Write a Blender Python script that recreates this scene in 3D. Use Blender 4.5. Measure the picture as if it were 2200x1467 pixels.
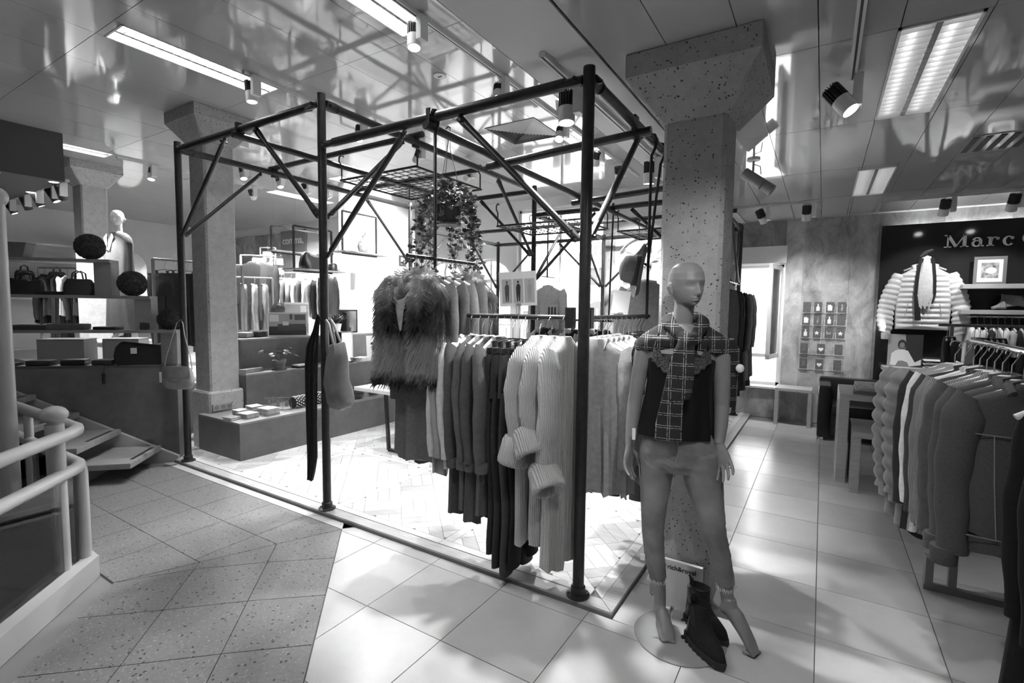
import bpy, bmesh, math, random
from mathutils import Vector, Matrix, Euler, noise as mnoise
random.seed(7)
for o in list(bpy.data.objects): bpy.data.objects.remove(o)
scene = bpy.context.scene
COL = scene.collection
PI = math.pi

# ------------------------------------------------------------------ camera
CAMZ, FPX, YAW, PIT, ROLL = 1.55, 1066.57, 0.557945, 0.0701234, -0.011643
_fw = Vector((-math.sin(YAW)*math.cos(PIT), math.cos(YAW)*math.cos(PIT), -math.sin(PIT)))
_r = Vector((math.cos(YAW), math.sin(YAW), 0)); _d = _fw.cross(_r)
_rr = _r*math.cos(ROLL) + _d*math.sin(ROLL); _dd = -_r*math.sin(ROLL) + _d*math.cos(ROLL)
cd = bpy.data.cameras.new('camera'); cam = bpy.data.objects.new('camera', cd); COL.objects.link(cam)
cd.sensor_fit = 'HORIZONTAL'; cd.sensor_width = 36.0; cd.lens = FPX*36.0/2200.0
cd.clip_start = 0.05; cd.clip_end = 200
cam.matrix_world = Matrix(((_rr.x, -_dd.x, -_fw.x, 0), (_rr.y, -_dd.y, -_fw.y, 0), (_rr.z, -_dd.z, -_fw.z, CAMZ), (0, 0, 0, 1)))
scene.camera = cam

# ------------------------------------------------------------------ world, exposure
w = bpy.data.worlds.new('world'); scene.world = w; w.use_nodes = True
bg = w.node_tree.nodes['Background']; bg.inputs[0].default_value = (0.95, 0.95, 0.95, 1); bg.inputs[1].default_value = 9.0
vs = scene.view_settings; vs.view_transform = 'Standard'; vs.look = 'None'; vs.gamma = 1; vs.use_curve_mapping = False
vs.exposure = 0.4
SPOT_W, FLUO_W = 170.0, 5.0
sd = bpy.data.lights.new('sun', 'SUN'); sd.energy = 6.0; sd.angle = .01
sun = bpy.data.objects.new('sun', sd); COL.objects.link(sun); sun.rotation_euler = (math.radians(48), 0, math.radians(-20)); sun.location = (0, -20, 20)

# ------------------------------------------------------------------ pixel -> place (2200x1467 frame)
CV = Vector((0, 0, CAMZ))
def ray(x, y): return _rr*((x-1100)/FPX) + _dd*((y-733.5)/FPX) + _fw
def pz(x, y, z=0.0): v = ray(x, y); return CV + v*((z-CAMZ)/v.z)
def pX(x, y, X): v = ray(x, y); return CV + v*(X/v.x)
def pY(x, y, Y): v = ray(x, y); return CV + v*(Y/v.y)

# ------------------------------------------------------------------ object helpers
def tag(o, label=None, cat=None, group=None, kind=None):
    if label: o['label'] = label
    if cat: o['category'] = cat
    if group: o['group'] = group
    if kind: o['kind'] = kind
    return o
def thing(name, label, cat, loc=(0, 0, 0), rz=0.0, group=None, parent=None):
    o = bpy.data.objects.new(name, None); COL.objects.link(o); o.empty_display_size = 0.1
    o.location = loc; o.rotation_euler = (0, 0, rz)
    return tag(o, label, cat, group)
def link(name, me, parent=None, loc=None, rot=None, scale=None, mat=None):
    o = bpy.data.objects.new(name, me); COL.objects.link(o)
    if parent: o.parent = parent
    if loc: o.location = loc
    if rot: o.rotation_euler = rot
    if scale: o.scale = scale
    return o
def copy_tree(o, parent=None):
    c = o.copy(); COL.objects.link(c); c.parent = parent
    for ch in list(o.children): copy_tree(ch, c)
    return c

class MB:
    def __init__(s): s.v = []; s.f = []
    def add(s, v, f):
        b = len(s.v); s.v += [tuple(p) for p in v]; s.f += [[i+b for i in q] for q in f]; return s
    def box(s, x0, x1, y0, y1, z0, z1, c=0.0):
        if c <= 0:
            v = [(x, y, z) for x in (x0, x1) for y in (y0, y1) for z in (z0, z1)]
            return s.add(v, [(0,1,3,2),(4,6,7,5),(0,4,5,1),(2,3,7,6),(0,2,6,4),(1,5,7,3)])
        bm = bmesh.new(); bmesh.ops.create_cube(bm, size=1)
        for p in bm.verts: p.co = Vector(((x0+x1)/2+p.co.x*(x1-x0), (y0+y1)/2+p.co.y*(y1-y0), (z0+z1)/2+p.co.z*(z1-z0)))
        bmesh.ops.bevel(bm, geom=bm.edges[:], offset=c, segments=2, affect='EDGES', profile=0.6)
        s.add([p.co for p in bm.verts], [[q.index for q in f.verts] for f in bm.faces]); bm.free(); return s
    def bar(s, a, b, wx, wy, up=(0, 0, 1)):
        a, b = Vector(a), Vector(b); t = (b-a).normalized(); u = Vector(up)
        if abs(t.dot(u)) > .95: u = Vector((1, 0, 0))
        x = t.cross(u).normalized()*wx/2; y = x.cross(t).normalized()*wy/2
        v = [p+i*x+j*y for p in (a, b) for i, j in ((-1,-1),(1,-1),(1,1),(-1,1))]
        return s.add(v, [(3,2,1,0),(4,5,6,7),(0,1,5,4),(1,2,6,5),(2,3,7,6),(3,0,4,7)])
    def loft(s, rings, cap=(True, True), close=True):
        n = len(rings[0]); b = len(s.v)
        for r in rings: s.v += [tuple(p) for p in r]
        for i in range(len(rings)-1):
            for j in range(n if close else n-1):
                k = (j+1) % n
                s.f.append([b+i*n+j, b+i*n+k, b+(i+1)*n+k, b+(i+1)*n+j])
        if cap[0]: s.f.append([b+j for j in range(n)][::-1])
        if cap[1]: s.f.append([b+(len(rings)-1)*n+j for j in range(n)])
        return s
    def tube(s, pts, r, n=8, cap=True, flat=1.0):
        pts = [Vector(p) for p in pts]; m = len(pts)
        rs = r if isinstance(r, (list, tuple)) else [r]*m
        rings = []; u = None
        for i, p in enumerate(pts):
            t = (pts[min(i+1, m-1)]-pts[max(i-1, 0)]).normalized()
            if u is None:
                u = t.orthogonal().normalized() if abs(t.z) > .99 or True else u
            u = (u - t*u.dot(t)).normalized(); w_ = t.cross(u)
            rings.append([p+(u*math.cos(a)+w_*math.sin(a)*flat)*rs[i] for a in [2*PI*k/n for k in range(n)]])
        return s.loft(rings, (cap, cap))
    def lathe(s, prof, n=20, c=(0, 0, 0)):
        c = Vector(c)
        return s.loft([[c+Vector((r*math.cos(2*PI*k/n), r*math.sin(2*PI*k/n), z)) for k in range(n)] for r, z in prof])
    def sphere(s, c, r, nu=12, nv=8, sc=(1, 1, 1)):
        c = Vector(c); rings = []
        for i in range(nv+1):
            th = PI*(i+.02)/(nv+.04); rings.append([c+Vector((r*sc[0]*math.sin(th)*math.cos(2*PI*k/nu), r*sc[1]*math.sin(th)*math.sin(2*PI*k/nu), -r*sc[2]*math.cos(th))) for k in range(nu)])
        return s.loft(rings)
    def prism(s, poly, d, z0=0.0):   # poly: list of 3D points (planar), d: extrusion vector
        d = Vector(d); n = len(poly); a = [Vector(p) for p in poly]
        v = a+[p+d for p in a]
        f = [list(range(n))[::-1], [n+i for i in range(n)]]+[[i, (i+1) % n, n+(i+1) % n, n+i] for i in range(n)]
        return s.add(v, f)
    def mesh(s, name, mat=None, smooth=False, angle=None):
        me = bpy.data.meshes.new(name); me.from_pydata(s.v, [], s.f)
        bm = bmesh.new(); bm.from_mesh(me); bmesh.ops.recalc_face_normals(bm, faces=bm.faces[:])
        if smooth:
            for f in bm.faces: f.smooth = True
            ca = math.radians(angle or 50)
            for e in bm.edges:
                if len(e.link_faces) == 2 and e.calc_face_angle(0) > ca: e.smooth = False
        bm.to_mesh(me); bm.free()
        if mat: me.materials.append(mat)
        return me
    def obj(s, name, mat, parent=None, smooth=False, loc=None, rot=None, angle=None):
        return link(name, s.mesh(name, mat, smooth, angle), parent, loc, rot)

# ------------------------------------------------------------------ materials
MATS = {}
def mat(name, v, rough=0.6, spec=0.5, metal=0.0, nscale=0.0, namt=0.0, bump=0.0, bscale=None, detail=4.0, coat=0.0, trans=0.0, ior=1.45, stretch=None, emit=0.0, alpha=1.0, coords='Object', dist=0.0):
    if name in MATS: return MATS[name]
    m = bpy.data.materials.new(name); m.use_nodes = True; nt = m.node_tree; n = nt.nodes; b = n['Principled BSDF']
    b.inputs['Base Color'].default_value = (v, v, v, 1); b.inputs['Roughness'].default_value = rough
    b.inputs['Metallic'].default_value = metal; b.inputs['Specular IOR Level'].default_value = spec
    b.inputs['Coat Weight'].default_value = coat; b.inputs['Transmission Weight'].default_value = trans; b.inputs['IOR'].default_value = ior
    b.inputs['Alpha'].default_value = alpha
    if emit: b.inputs['Emission Color'].default_value = (1, 1, 1, 1); b.inputs['Emission Strength'].default_value = emit
    if nscale:
        tc = n.new('ShaderNodeTexCoord'); mp = n.new('ShaderNodeMapping'); nt.links.new(tc.outputs[coords], mp.inputs[0])
        if stretch: mp.inputs['Scale'].default_value = stretch
        nz = n.new('ShaderNodeTexNoise'); nz.inputs['Scale'].default_value = nscale; nz.inputs['Detail'].default_value = detail
        nz.inputs['Distortion'].default_value = dist; nz.inputs['Roughness'].default_value = .72 if detail >= 8 else .5
        nt.links.new(mp.outputs[0], nz.inputs['Vector'])
        if namt:
            mr = n.new('ShaderNodeMapRange'); mr.inputs[1].default_value = .3; mr.inputs[2].default_value = .7
            mr.inputs[3].default_value = max(0, v*(1-namt)); mr.inputs[4].default_value = min(1, v*(1+namt))
            nt.links.new(nz.outputs['Fac'], mr.inputs[0]); nt.links.new(mr.outputs[0], b.inputs['Base Color'])
        if bump:
            bp = n.new('ShaderNodeBump'); bp.inputs['Strength'].default_value = bump; bp.inputs['Distance'].default_value = .01
            src = nz
            if bscale:
                src = n.new('ShaderNodeTexNoise'); src.inputs['Scale'].default_value = bscale; src.inputs['Detail'].default_value = 3
                nt.links.new(mp.outputs[0], src.inputs['Vector'])
            nt.links.new(src.outputs['Fac'], bp.inputs['Height']); nt.links.new(bp.outputs[0], b.inputs['Normal'])
    MATS[name] = m; return m
def nodes(m): return m.node_tree.nodes, m.node_tree.links, m.node_tree.nodes['Principled BSDF']
def speckle(m, scale, lo, hi, dark, light=None, scale2=None):
    """mix dark chips (and light chips) over the base colour of a material"""
    n, l, b = nodes(m)
    tc = n.new('ShaderNodeTexCoord'); dn = n.new('ShaderNodeTexNoise'); dn.inputs['Scale'].default_value = scale*.55; dn.inputs['Detail'].default_value = 3; l.new(tc.outputs['Object'], dn.inputs['Vector'])
    dv = n.new('ShaderNodeVectorMath'); dv.operation = 'MULTIPLY_ADD'; l.new(dn.outputs['Color'], dv.inputs[0]); dv.inputs[1].default_value = (1.6/scale,)*3; l.new(tc.outputs['Object'], dv.inputs[2])
    def chips(sc, thr, val, prev):
        vo = n.new('ShaderNodeTexVoronoi'); vo.inputs['Scale'].default_value = sc; l.new(dv.outputs[0], vo.inputs['Vector'])
        ra = n.new('ShaderNodeMapRange'); ra.inputs[1].default_value = thr*.8; ra.inputs[2].default_value = thr; ra.inputs[3].default_value = 1; ra.inputs[4].default_value = 0
        l.new(vo.outputs['Distance'], ra.inputs[0])
        sep = n.new('ShaderNodeSeparateColor'); l.new(vo.outputs['Color'], sep.inputs[0])
        cm = n.new('ShaderNodeMath'); cm.operation = 'GREATER_THAN'; cm.inputs[1].default_value = hi; l.new(sep.outputs[0], cm.inputs[0])
        mu = n.new('ShaderNodeMath'); mu.operation = 'MULTIPLY'; l.new(ra.outputs[0], mu.inputs[0]); l.new(cm.outputs[0], mu.inputs[1])
        mx = n.new('ShaderNodeMix'); mx.data_type = 'RGBA'; l.new(mu.outputs[0], mx.inputs[0])
        if prev is None: mx.inputs[6].default_value = b.inputs['Base Color'].default_value
        else: l.new(prev, mx.inputs[6])
        mx.inputs[7].default_value = (val, val, val, 1); return mx.outputs[2]
    prev = b.inputs['Base Color'].links[0].from_socket if b.inputs['Base Color'].links else None
    p = chips(scale, lo, dark, prev)
    if light: p = chips(scale2 or scale*1.37, lo, light, p)
    l.new(p, b.inputs['Base Color']); return m
# ================================================================== SETTING
HZ, LZ, LX = 3.50, 2.79, -1.39          # high ceiling, low ceiling, edge between them
BY = 7.96                               # back wall
S2 = math.sqrt(.5)
M_white = mat('white_paint', .78, .5, nscale=3, namt=.04)
M_dark = mat('dark_soffit_paint', .07, .7)
M_conc = [mat('concrete_paper_%d' % i, v, .75, nscale=4.0, namt=.55, bump=.15, bscale=40, detail=9, stretch=(1, 1, .6), dist=.6) for i, v in enumerate((.26, .36, .44))]
M_ceil = mat('ceiling_lacquer', .44, .06, ior=2.3, nscale=2.2, bump=.06, detail=2)
M_ceil2 = mat('ceiling_lacquer_low', .46, .05, ior=2.0, nscale=1.2, bump=.012, detail=1)
M_matte = mat('ceiling_matte', .62, .55)
M_tile = [mat('floor_tile_%d' % i, v, .22, nscale=5, namt=.06, bump=.01, detail=8) for i, v in enumerate((.54, .57, .60))]
M_grout = mat('grout', .22, .9)
M_terr = speckle(mat('terrazzo', .22, .3, nscale=60, namt=.12, detail=3), 55, .33, .80, .03, .40, 90)
M_kerb = mat('cream_enamel', .46, .3, nscale=4, namt=.05)

def poly_clip(poly, a, b, c):           # keep a*x+b*y>=c
    out = []
    for i in range(len(poly)):
        p, q = poly[i], poly[(i+1) % len(poly)]
        dp, dq = a*p[0]+b*p[1]-c, a*q[0]+b*q[1]-c
        if dp >= 0: out.append(p)
        if (dp >= 0) != (dq >= 0):
            t = dp/(dp-dq); out.append((p[0]+(q[0]-p[0])*t, p[1]+(q[1]-p[1])*t))
    return out
def area(p): return abs(sum(p[i][0]*p[(i+1) % len(p)][1]-p[(i+1) % len(p)][0]*p[i][1] for i in range(len(p))))/2
def slab(poly, z0, z1, m=None):
    m = m or MB(); return m.prism([(x, y, z0) for x, y in poly], (0, 0, z1-z0))
def shrink(poly, g):
    cx = sum(p[0] for p in poly)/len(poly); cy = sum(p[1] for p in poly)/len(poly); n = len(poly)
    ar = sum(poly[i][0]*poly[(i+1) % n][1]-poly[(i+1) % n][0]*poly[i][1] for i in range(n))
    if ar < 0: poly = poly[::-1]
    q = list(poly)
    for i in range(n):
        p0, p1 = poly[i], poly[(i+1) % n]; dx, dy = p1[0]-p0[0], p1[1]-p0[1]; L = math.hypot(dx, dy)
        if L < 1e-6: continue
        nx, ny = -dy/L, dx/L
        q = poly_clip(q, nx, ny, nx*p0[0]+ny*p0[1]+g)
        if len(q) < 3: return []
    return q

# ---- floor slab (leaves the stair well open), tiles laid on it
fl = MB()
slab([(-14, 1.0), (3.2, 1.0), (3.2, BY), (-14, BY)], -.2, -.010, fl)
slab(poly_clip([(-14, -3), (3.2, -3), (3.2, 1.0), (-14, 1.0)], 1, 1, -2.5), -.2, -.010, fl)
slab([(-14, -3), (-6.6, -3), (-6.6, 1.0), (-14, 1.0)], -.2, -.010, fl)
floor = fl.obj('floor', M_grout); tag(floor, 'pale tiled shop floor around the wooden platform', kind='structure')
PX0, PX1, PY0, PY1 = -5.44, -.825, 2.29, BY-.01
def lay(poly, mt, name, z0=-.011, z1=0.0, par=None):
    q = shrink(poly, .0022)
    if len(q) < 3 or area(q) < .0008: return
    return slab(q, z0, z1).obj(name, mt, par or floor)
xs = [.0405+.4915*k for k in range(-8, 7)]; ys = [1.7005+.495*k for k in range(-10, 13)]
for i in range(len(xs)-1):
    for j in range(len(ys)-1):
        c = [(xs[i], ys[j]), (xs[i+1], ys[j]), (xs[i+1], min(ys[j+1], BY)), (xs[i], min(ys[j+1], BY))]
        c = poly_clip(c, 1, 1, -.537)
        if len(c) < 3: continue
        cy = sum(p[1] for p in c)/len(c)
        parts = [c]
        if xs[i] < PX1 and ys[j+1] > PY0:
            a = poly_clip(c, 0, -1, -PY0+.004); b = poly_clip(poly_clip(c, 1, 0, PX1+.004), 0, 1, PY0-.004)
            parts = [p for p in (a, b) if len(p) > 2]
        for p in parts: lay(p, random.choice(M_tile), 'tile')
lay([(-5.6, 2.214), (-2.76, 2.214), (-2.70, 2.286), (-5.6, 2.286)], M_tile[2], 'threshold_strip')
# back-left shop area: plain light floor
for i in range(12):
    for j in range(8):
        x, y = -14+.72*i, 2.3+.72*j
        p = poly_clip([(x, y), (x+.72, y), (x+.72, y+.72), (x, y+.72)], -1, 0, 5.46)
        if len(p) > 2: lay(p, M_tile[1], 'tile')
# terrazzo: straight courses that turn 45 degrees
YB = [2.212, 1.84, 1.455, 1.085]; CXB = [-2.752, -2.926, -3.097, -3.26]
SJ = {0: [.40, .80, 1.2, 1.6, 2.0, 2.4, 2.8, 3.3], 1: [.231, .634, 1.04, 1.44, 1.84, 2.24, 2.64, 3.1], 2: [.08, .48, .88, 1.28, 1.68, 2.08, 2.5, 2.95], 3: [.0, .32, .72, 1.12, 1.52, 1.92, 2.34, 2.8]}
for b in range(3):
    jl = [j for j in [-3.155-.4075*k for k in range(0, 8)] if j < CXB[b+1]-.02]
    jx = [CXB[b], *jl]; jx2 = [CXB[b+1], *jl]
    for k in range(len(jx)-1):
        lay([(jx[k+1], YB[b]), (jx[k], YB[b]), (jx2[k], YB[b+1]), (jx2[k+1], YB[b+1])], M_terr, 'terrazzo_tile')
    sa, sb = [0]+SJ[b], [0]+SJ[b+1]
    for k in range(8):
        A = lambda q, s: (CXB[q]+s*S2, YB[q]-s*S2)
        lay([A(b, sa[k]), A(b, sa[k+1]), A(b+1, sb[k+1]), A(b+1, sb[k])], M_terr, 'terrazzo_tile')

# ---- parquet platform
M_wood = [mat('pale_oak_%d' % i, v, .35, nscale=9, namt=.12, bump=.03, detail=6, stretch=(1, 9, 1)) for i, v in enumerate((.50, .58, .66, .72))]
M_board = mat('oak_border', .48, .35, nscale=7, namt=.18, bump=.03, detail=6, stretch=(1, 12, 1))
plat = MB().box(PX0, PX1, PY0, PY1, -.009, .018).obj('parquet_platform', mat('oak_base', .2, .8))
tag(plat, 'low platform of pale oak parquet under the black tube frame', 'platform')
def pl(poly, m_, name): 
    q = shrink(poly, .0012)
    if len(q) > 2 and area(q) > .0004: return slab(q, .018, .030).obj(name, m_, plat)
bw, sw = .085, .065
pl([(PX0, PY0), (PX1, PY0), (PX1-bw, PY0+bw), (PX0, PY0+bw)], M_board, 'border_board')
pl([(PX1, PY0), (PX1, PY1), (PX1-bw, PY1), (PX1-bw, PY0+bw)], M_board, 'border_board')
pl([(PX1-bw-sw, PY0+bw+sw), (PX1-bw, PY0+bw), (PX1-bw, PY1), (PX1-bw-sw, PY1)], M_wood[2], 'frame_strip')
gx = [-.975-1.05*k for k in range(5)]; gy = [2.44+1.05*k for k in range(6)]
pieces = []
for i, x in enumerate(gx):
    x0, x1 = max(x-1.05, PX0), x
    if x1 <= PX0+.05: continue
    for j, y in enumerate(gy):
        y0, y1 = y, min(y+1.05, PY1)
        if y1-y0 < .1: continue
        pl([(x0, y0-sw*.9), (x1, y0-sw*.9), (x1, y0), (x0, y0)], M_wood[2], 'frame_strip')
        pl([(x0, y0), (x0+sw, y0), (x0+sw, y1-sw*.9), (x0, y1-sw*.9)], M_wood[2], 'frame_strip')
        a0, a1, b0, b1 = x0+sw, x1, y0, y1-sw*.9
        cxm, cym = (x0+x1)/2, (y0+y1)/2; L, wd = .27, .09
        for u in range(-4, 5):
            for v in range(-4, 5):
                for s_ in range(3):
                    if (u+v) % 2: r_ = [(u*L, v*L+s_*wd), (u*L+L, v*L+s_*wd), (u*L+L, v*L+(s_+1)*wd), (u*L, v*L+(s_+1)*wd)]
                    else: r_ = [(u*L+s_*wd, v*L), (u*L+(s_+1)*wd, v*L), (u*L+(s_+1)*wd, v*L+L), (u*L+s_*wd, v*L+L)]
                    q = [(cxm+(p-q_)*S2, cym+(p+q_)*S2) for p, q_ in r_]
                    for cl in ((1, 0, a0), (-1, 0, -a1), (0, 1, b0), (0, -1, -b1)):
                        q = poly_clip(q, *cl)
                        if len(q) < 3: break
                    if len(q) > 2 and area(q) > .0015: pieces.append((math.hypot(cxm-0, cym), math.hypot(sum(p[0] for p in q)/len(q), sum(p[1] for p in q)/len(q)), q))
pieces.sort(key=lambda t: t[1])
for t in pieces[:270]: pl(t[2], random.choice(M_wood), 'parquet_slat')
for k in range(4):
    m_ = MB()
    for t in pieces[270+k::4]:
        q = shrink(t[2], .0012)
        if len(q) > 2: slab(q, .018, .030, m_)
    tag(m_.obj('parquet_slats', M_wood[k], plat), kind='stuff')

# ---- stair well, kerb, railing
well = MB()
well.box(-6.8, .5, -3.0, 1.05, -2.7, -2.6); well.box(-6.8, -2.0, 1.0, 1.05, -2.6, -.02); well.box(-6.8, -6.6, -3.0, 1.05, -2.6, -.02); well.box(-6.8, .5, -3.1, -2.95, -2.6, -.02)
well.prism([(-3.5, 1.0, -2.6), (.4, -2.9, -2.6), (.45, -2.85, -2.6), (-3.45, 1.05, -2.6)], (0, 0, 2.58))
tag(well.obj('wall_stairwell', mat('well_paint', .28, .7)), kind='structure')
C0 = Vector((-3.44, 1.075, 0)); DK = Vector((S2, -S2, 0)); NK = Vector((-S2, -S2, 0))
kb = MB()
kb.prism([C0+Vector((.03, .0, -.005)), C0+DK*4.2+Vector((.03, 0, -.005)), C0+DK*4.2+NK*.11-Vector((0, 0, .005)), C0+Vector((-.11, -.09, -.005))], (0, 0, .125))
kb.prism([C0+Vector((.03, 0, -.005)), C0+Vector((-.11, -.10, -.005)), C0+Vector((-2.6, -.10, -.005)), C0+Vector((-2.6, 0, -.005))], (0, 0, .125))
rail = thing('stair_railing', 'cream tubular stair railing with glass panels on a kerb at left', 'railing', C0)
def rel(m_, name, mt, par=rail, smooth=False, o=C0):
    m_.v = [(Vector(p)-o) for p in m_.v]; return m_.obj(name, mt, par, smooth)
rel(kb, 'kerb', M_kerb)
pin = C0+NK*.05+DK*.02
def rbar(a, b, w_=.055, h=.055): return MB().bar(a, b, w_, h)
up = Vector((0, 0, 1))
for z, nm in ((.84, 'top_rail'), (.635, 'lower_rail')):
    m_ = MB(); m_.tube([pin+DK*4.1+up*z, pin+DK*.06+up*z, pin+DK*.01+up*z+Vector((-.01, 0, 0)), pin+Vector((-.07, .015, z)), pin+Vector((-2.4, .015, z))], .033, 10)
    rel(m_, nm, M_kerb, smooth=True)
m_ = MB(); m_.tube([pin+up*.1, pin+up*.60, pin+up*.63], [.034, .034, .03], 10); rel(m_, 'corner_post', M_kerb, smooth=True)
for s in (1.25, 2.5, 3.8):
    m_ = MB(); m_.tube([pin+DK*s+up*.1, pin+DK*s+up*.84], .025, 8); rel(m_, 'rail_post', M_kerb, smooth=True)
for s in (.9, 1.9):
    m_ = MB(); m_.tube([pin+Vector((-s, .015, .1)), pin+Vector((-s, .015, .84))], .025, 8); rel(m_, 'rail_post', M_kerb, smooth=True)
M_glass = mat('clear_glass', .9, .02, trans=1.0, ior=1.45)
M_pane = bpy.data.materials.new('window_pane'); M_pane.use_nodes = True
_n = M_pane.node_tree.nodes; _l = M_pane.node_tree.links; _n.clear()
_o = _n.new('ShaderNodeOutputMaterial'); _t = _n.new('ShaderNodeBsdfTransparent'); _g = _n.new('ShaderNodeBsdfGlossy'); _x = _n.new('ShaderNodeMixShader'); _f = _n.new('ShaderNodeFresnel')
_t.inputs[0].default_value = (.92, .92, .92, 1); _g.inputs['Roughness'].default_value = .02; _f.inputs[0].default_value = 1.4
_l.new(_f.outputs[0], _x.inputs[0]); _l.new(_t.outputs[0], _x.inputs[1]); _l.new(_g.outputs[0], _x.inputs[2]); _l.new(_x.outputs[0], _o.inputs[0])
M_rubber = mat('black_seal', .03, .5)
for s0, s1 in ((.06, 1.2), (1.3, 2.45), (2.55, 3.75)):
    m_ = MB().bar(pin+DK*(s0+s1)*.5+up*.115, pin+DK*(s0+s1)*.5+up*.60, .008, s1-s0, NK); m_ = MB()
    a, b = pin+DK*s0, pin+DK*s1; m_.prism([a+up*.115, b+up*.115, b+up*.605, a+up*.605], NK*.008); g = rel(m_, 'glass_pane', M_pane)
    m_ = MB(); m_.prism([a+up*.115-DK*.012, a+up*.115+DK*.006, a+up*.605+DK*.006, a+up*.605-DK*.012], NK*.02); rel(m_, 'glass_seal', M_rubber)
for s0, s1 in ((.08, .87), (.93, 1.87)):
    a, b = pin+Vector((-s0, .015, .115)), pin+Vector((-s1, .015, .115)); m_ = MB(); m_.prism([a, b, b+up*.49, a+up*.49], (0, -.008, 0)); rel(m_, 'glass_pane', M_pane)
    m_ = MB(); m_.prism([a+Vector((.012, 0, 0)), a-Vector((.006, 0, 0)), a+up*.49-Vector((.006, 0, 0)), a+up*.49+Vector((.012, 0, 0))], (0, -.02, 0)); rel(m_, 'glass_seal', M_rubber)
n1 = thing('newel_post', 'short cream newel post with ball cap inside the railing corner', 'post', (-3.38, .905, -.75))
MB().tube([(0, 0, 0), (0, 0, 1.66)], .040, 14).obj('post_shaft', M_kerb, n1, True)
MB().sphere((0, 0, 1.71), .060, 16, 10, (1, 1, .75)).obj('ball_cap', M_kerb, n1, True)
m_ = MB(); m_.tube([(-.02, -.02, 1.05), (-.42, -.45, 1.28)], .017, 8); m_.obj('cross_rail', M_kerb, n1, True)
n2 = thing('newel_post', 'tall cream newel post with ball cap rising at the left edge', 'post', (-3.42, .735, -.75))
MB().tube([(0, 0, 0), (0, 0, 2.78)], .042, 14).obj('post_shaft', M_kerb, n2, True)
MB().sphere((0, 0, 2.80), .058, 16, 10, (1, 1, .9)).obj('ball_cap', M_kerb, n2, True)
m_ = MB(); m_.tube([(0, 0, 1.62), (-1.3, .1, 1.9)], .02, 8); m_.tube([(0, 0, 1.42), (-1.3, .1, 1.7)], .02, 8); m_.obj('cross_rail', M_kerb, n2, True)
k_ = thing('key_bunch', 'small dark key bunch hanging on the tall cream newel post', 'keys', (-3.335, .665, .12))
MB().box(-.012, .012, -.008, .008, -.09, .0, .003).obj('key_holder', M_rubber, k_); MB().box(-.004, .022, -.012, .004, -.17, -.08, .002).obj('key_fob', M_rubber, k_)
MB().tube([(0,0,0),(-.03,.03,.03),(-.055,.048,.04)], .003, 6).obj('key_loop', M_rubber, k_)

# ---- walls
def wallbox(name, x0, x1, y0, y1, z0, z1, m_, lab=None): 
    return tag(MB().box(x0, x1, y0, y1, z0, z1).obj(name, m_), lab, kind='structure')
wallbox('wall_right', 3.2, 3.4, -3.2, BY, -.2, LZ+.9, M_white)
wallbox('wall_front', -14.2, 3.4, -3.2, -3.0, -.2, HZ+.2, M_white)
wallbox('wall_left', -14.2, -14.0, -3.0, BY+.2, -.2, HZ+.2, M_white)
# back wall with openings: list of (x0,x1,z0,z1,arch)
OPN = [(-1.10, -.49, .46, 2.19, 0), (-2.95, -1.85, 1.05, 2.30, .42), (-4.88, -3.18, .35, 3.32, 0), (-6.02, -5.02, .35, 2.05, .42), (-7.15, -6.16, .35, 2.05, .42)]
wb = MB(); edges = sorted({-14.0, 3.4, *[o[0] for o in OPN], *[o[1] for o in OPN]})
for a, b in zip(edges[:-1], edges[1:]):
    o = [q for q in OPN if q[0] <= a+1e-6 and q[1] >= b-1e-6]
    if not o: wb.box(a, b, BY, BY+.25, -.2, HZ+.2); continue
    o = o[0]; wb.box(a, b, BY, BY+.25, -.2, o[2])
    if not o[4]: wb.box(a, b, BY, BY+.25, o[3], HZ+.2)
    else:
        r = (b-a)/2; n = 14; top = HZ+.2
        for k in range(n):
            t0, t1 = PI-PI*k/n, PI-PI*(k+1)/n
            xa, xb = (a+b)/2+r*math.cos(t0), (a+b)/2+r*math.cos(t1); za, zb = o[3]+o[4]*math.sin(t0), o[3]+o[4]*math.sin(t1)
            wb.prism([(xa, BY, za), (xb, BY, zb), (xb, BY, top), (xa, BY, top)], (0, .25, 0))
wall_back = wb.obj('wall_back', M_white); tag(wall_back, 'rear wall of the shop with windows', kind='structure')
# concrete-look panels on the back wall (right of the glass front)
def wpanel(x0, x1, z0, z1, k): return MB().box(x0, x1, BY-.014, BY, z0, z1).obj('wall_panel', M_conc[k], wall_back)
for x0, x1, k in ((-3.14, -2.97, 1), (-1.83, -1.12, 0), (-.47, -.26, 2), (-.257, .27, 1), (.273, .56, 1), (.563, 1.2, 0), (1.203, 1.8, 1), (1.803, 2.5, 0), (2.503, 3.2, 2)):
    wpanel(x0, x1, .0, LZ, k)
wpanel(-2.95, -2.4, 2.74, LZ, 1); wpanel(-2.4, -1.85, 2.74, LZ, 0); wpanel(-2.95, -1.85, 0, 1.04, 0); wpanel(-1.11, -.48, 2.2, LZ, 0); wpanel(-1.11, -.48, 0, .42, 1)
# white partition with the exit sign
wp = wallbox('wall_partition', -6.75, -6.5, 5.45, 6.95, -.01, HZ, M_white, 'white partition wall carrying the exit sign')
for z0, z1 in ((0, 1.29), (1.294, 2.14), (2.144, 3.49)): MB().box(-6.5, -6.488, 5.45, 6.95, z0, z1).obj('wall_panel', M_white, wp)
# left rear wall, concrete strips
wl = wallbox('wall_rear_left', -14, -7.2, 7.55, 7.6, -.01, HZ, M_white, 'left rear wall with concrete-look strips')
for k in range(5): MB().box(-13.7+.55*k, -13.16+.55*k, 7.53, 7.55, 0, 3.3).obj('wall_panel', M_conc[(1, 2, 0, 1, 0)[k]], wl)

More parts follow.
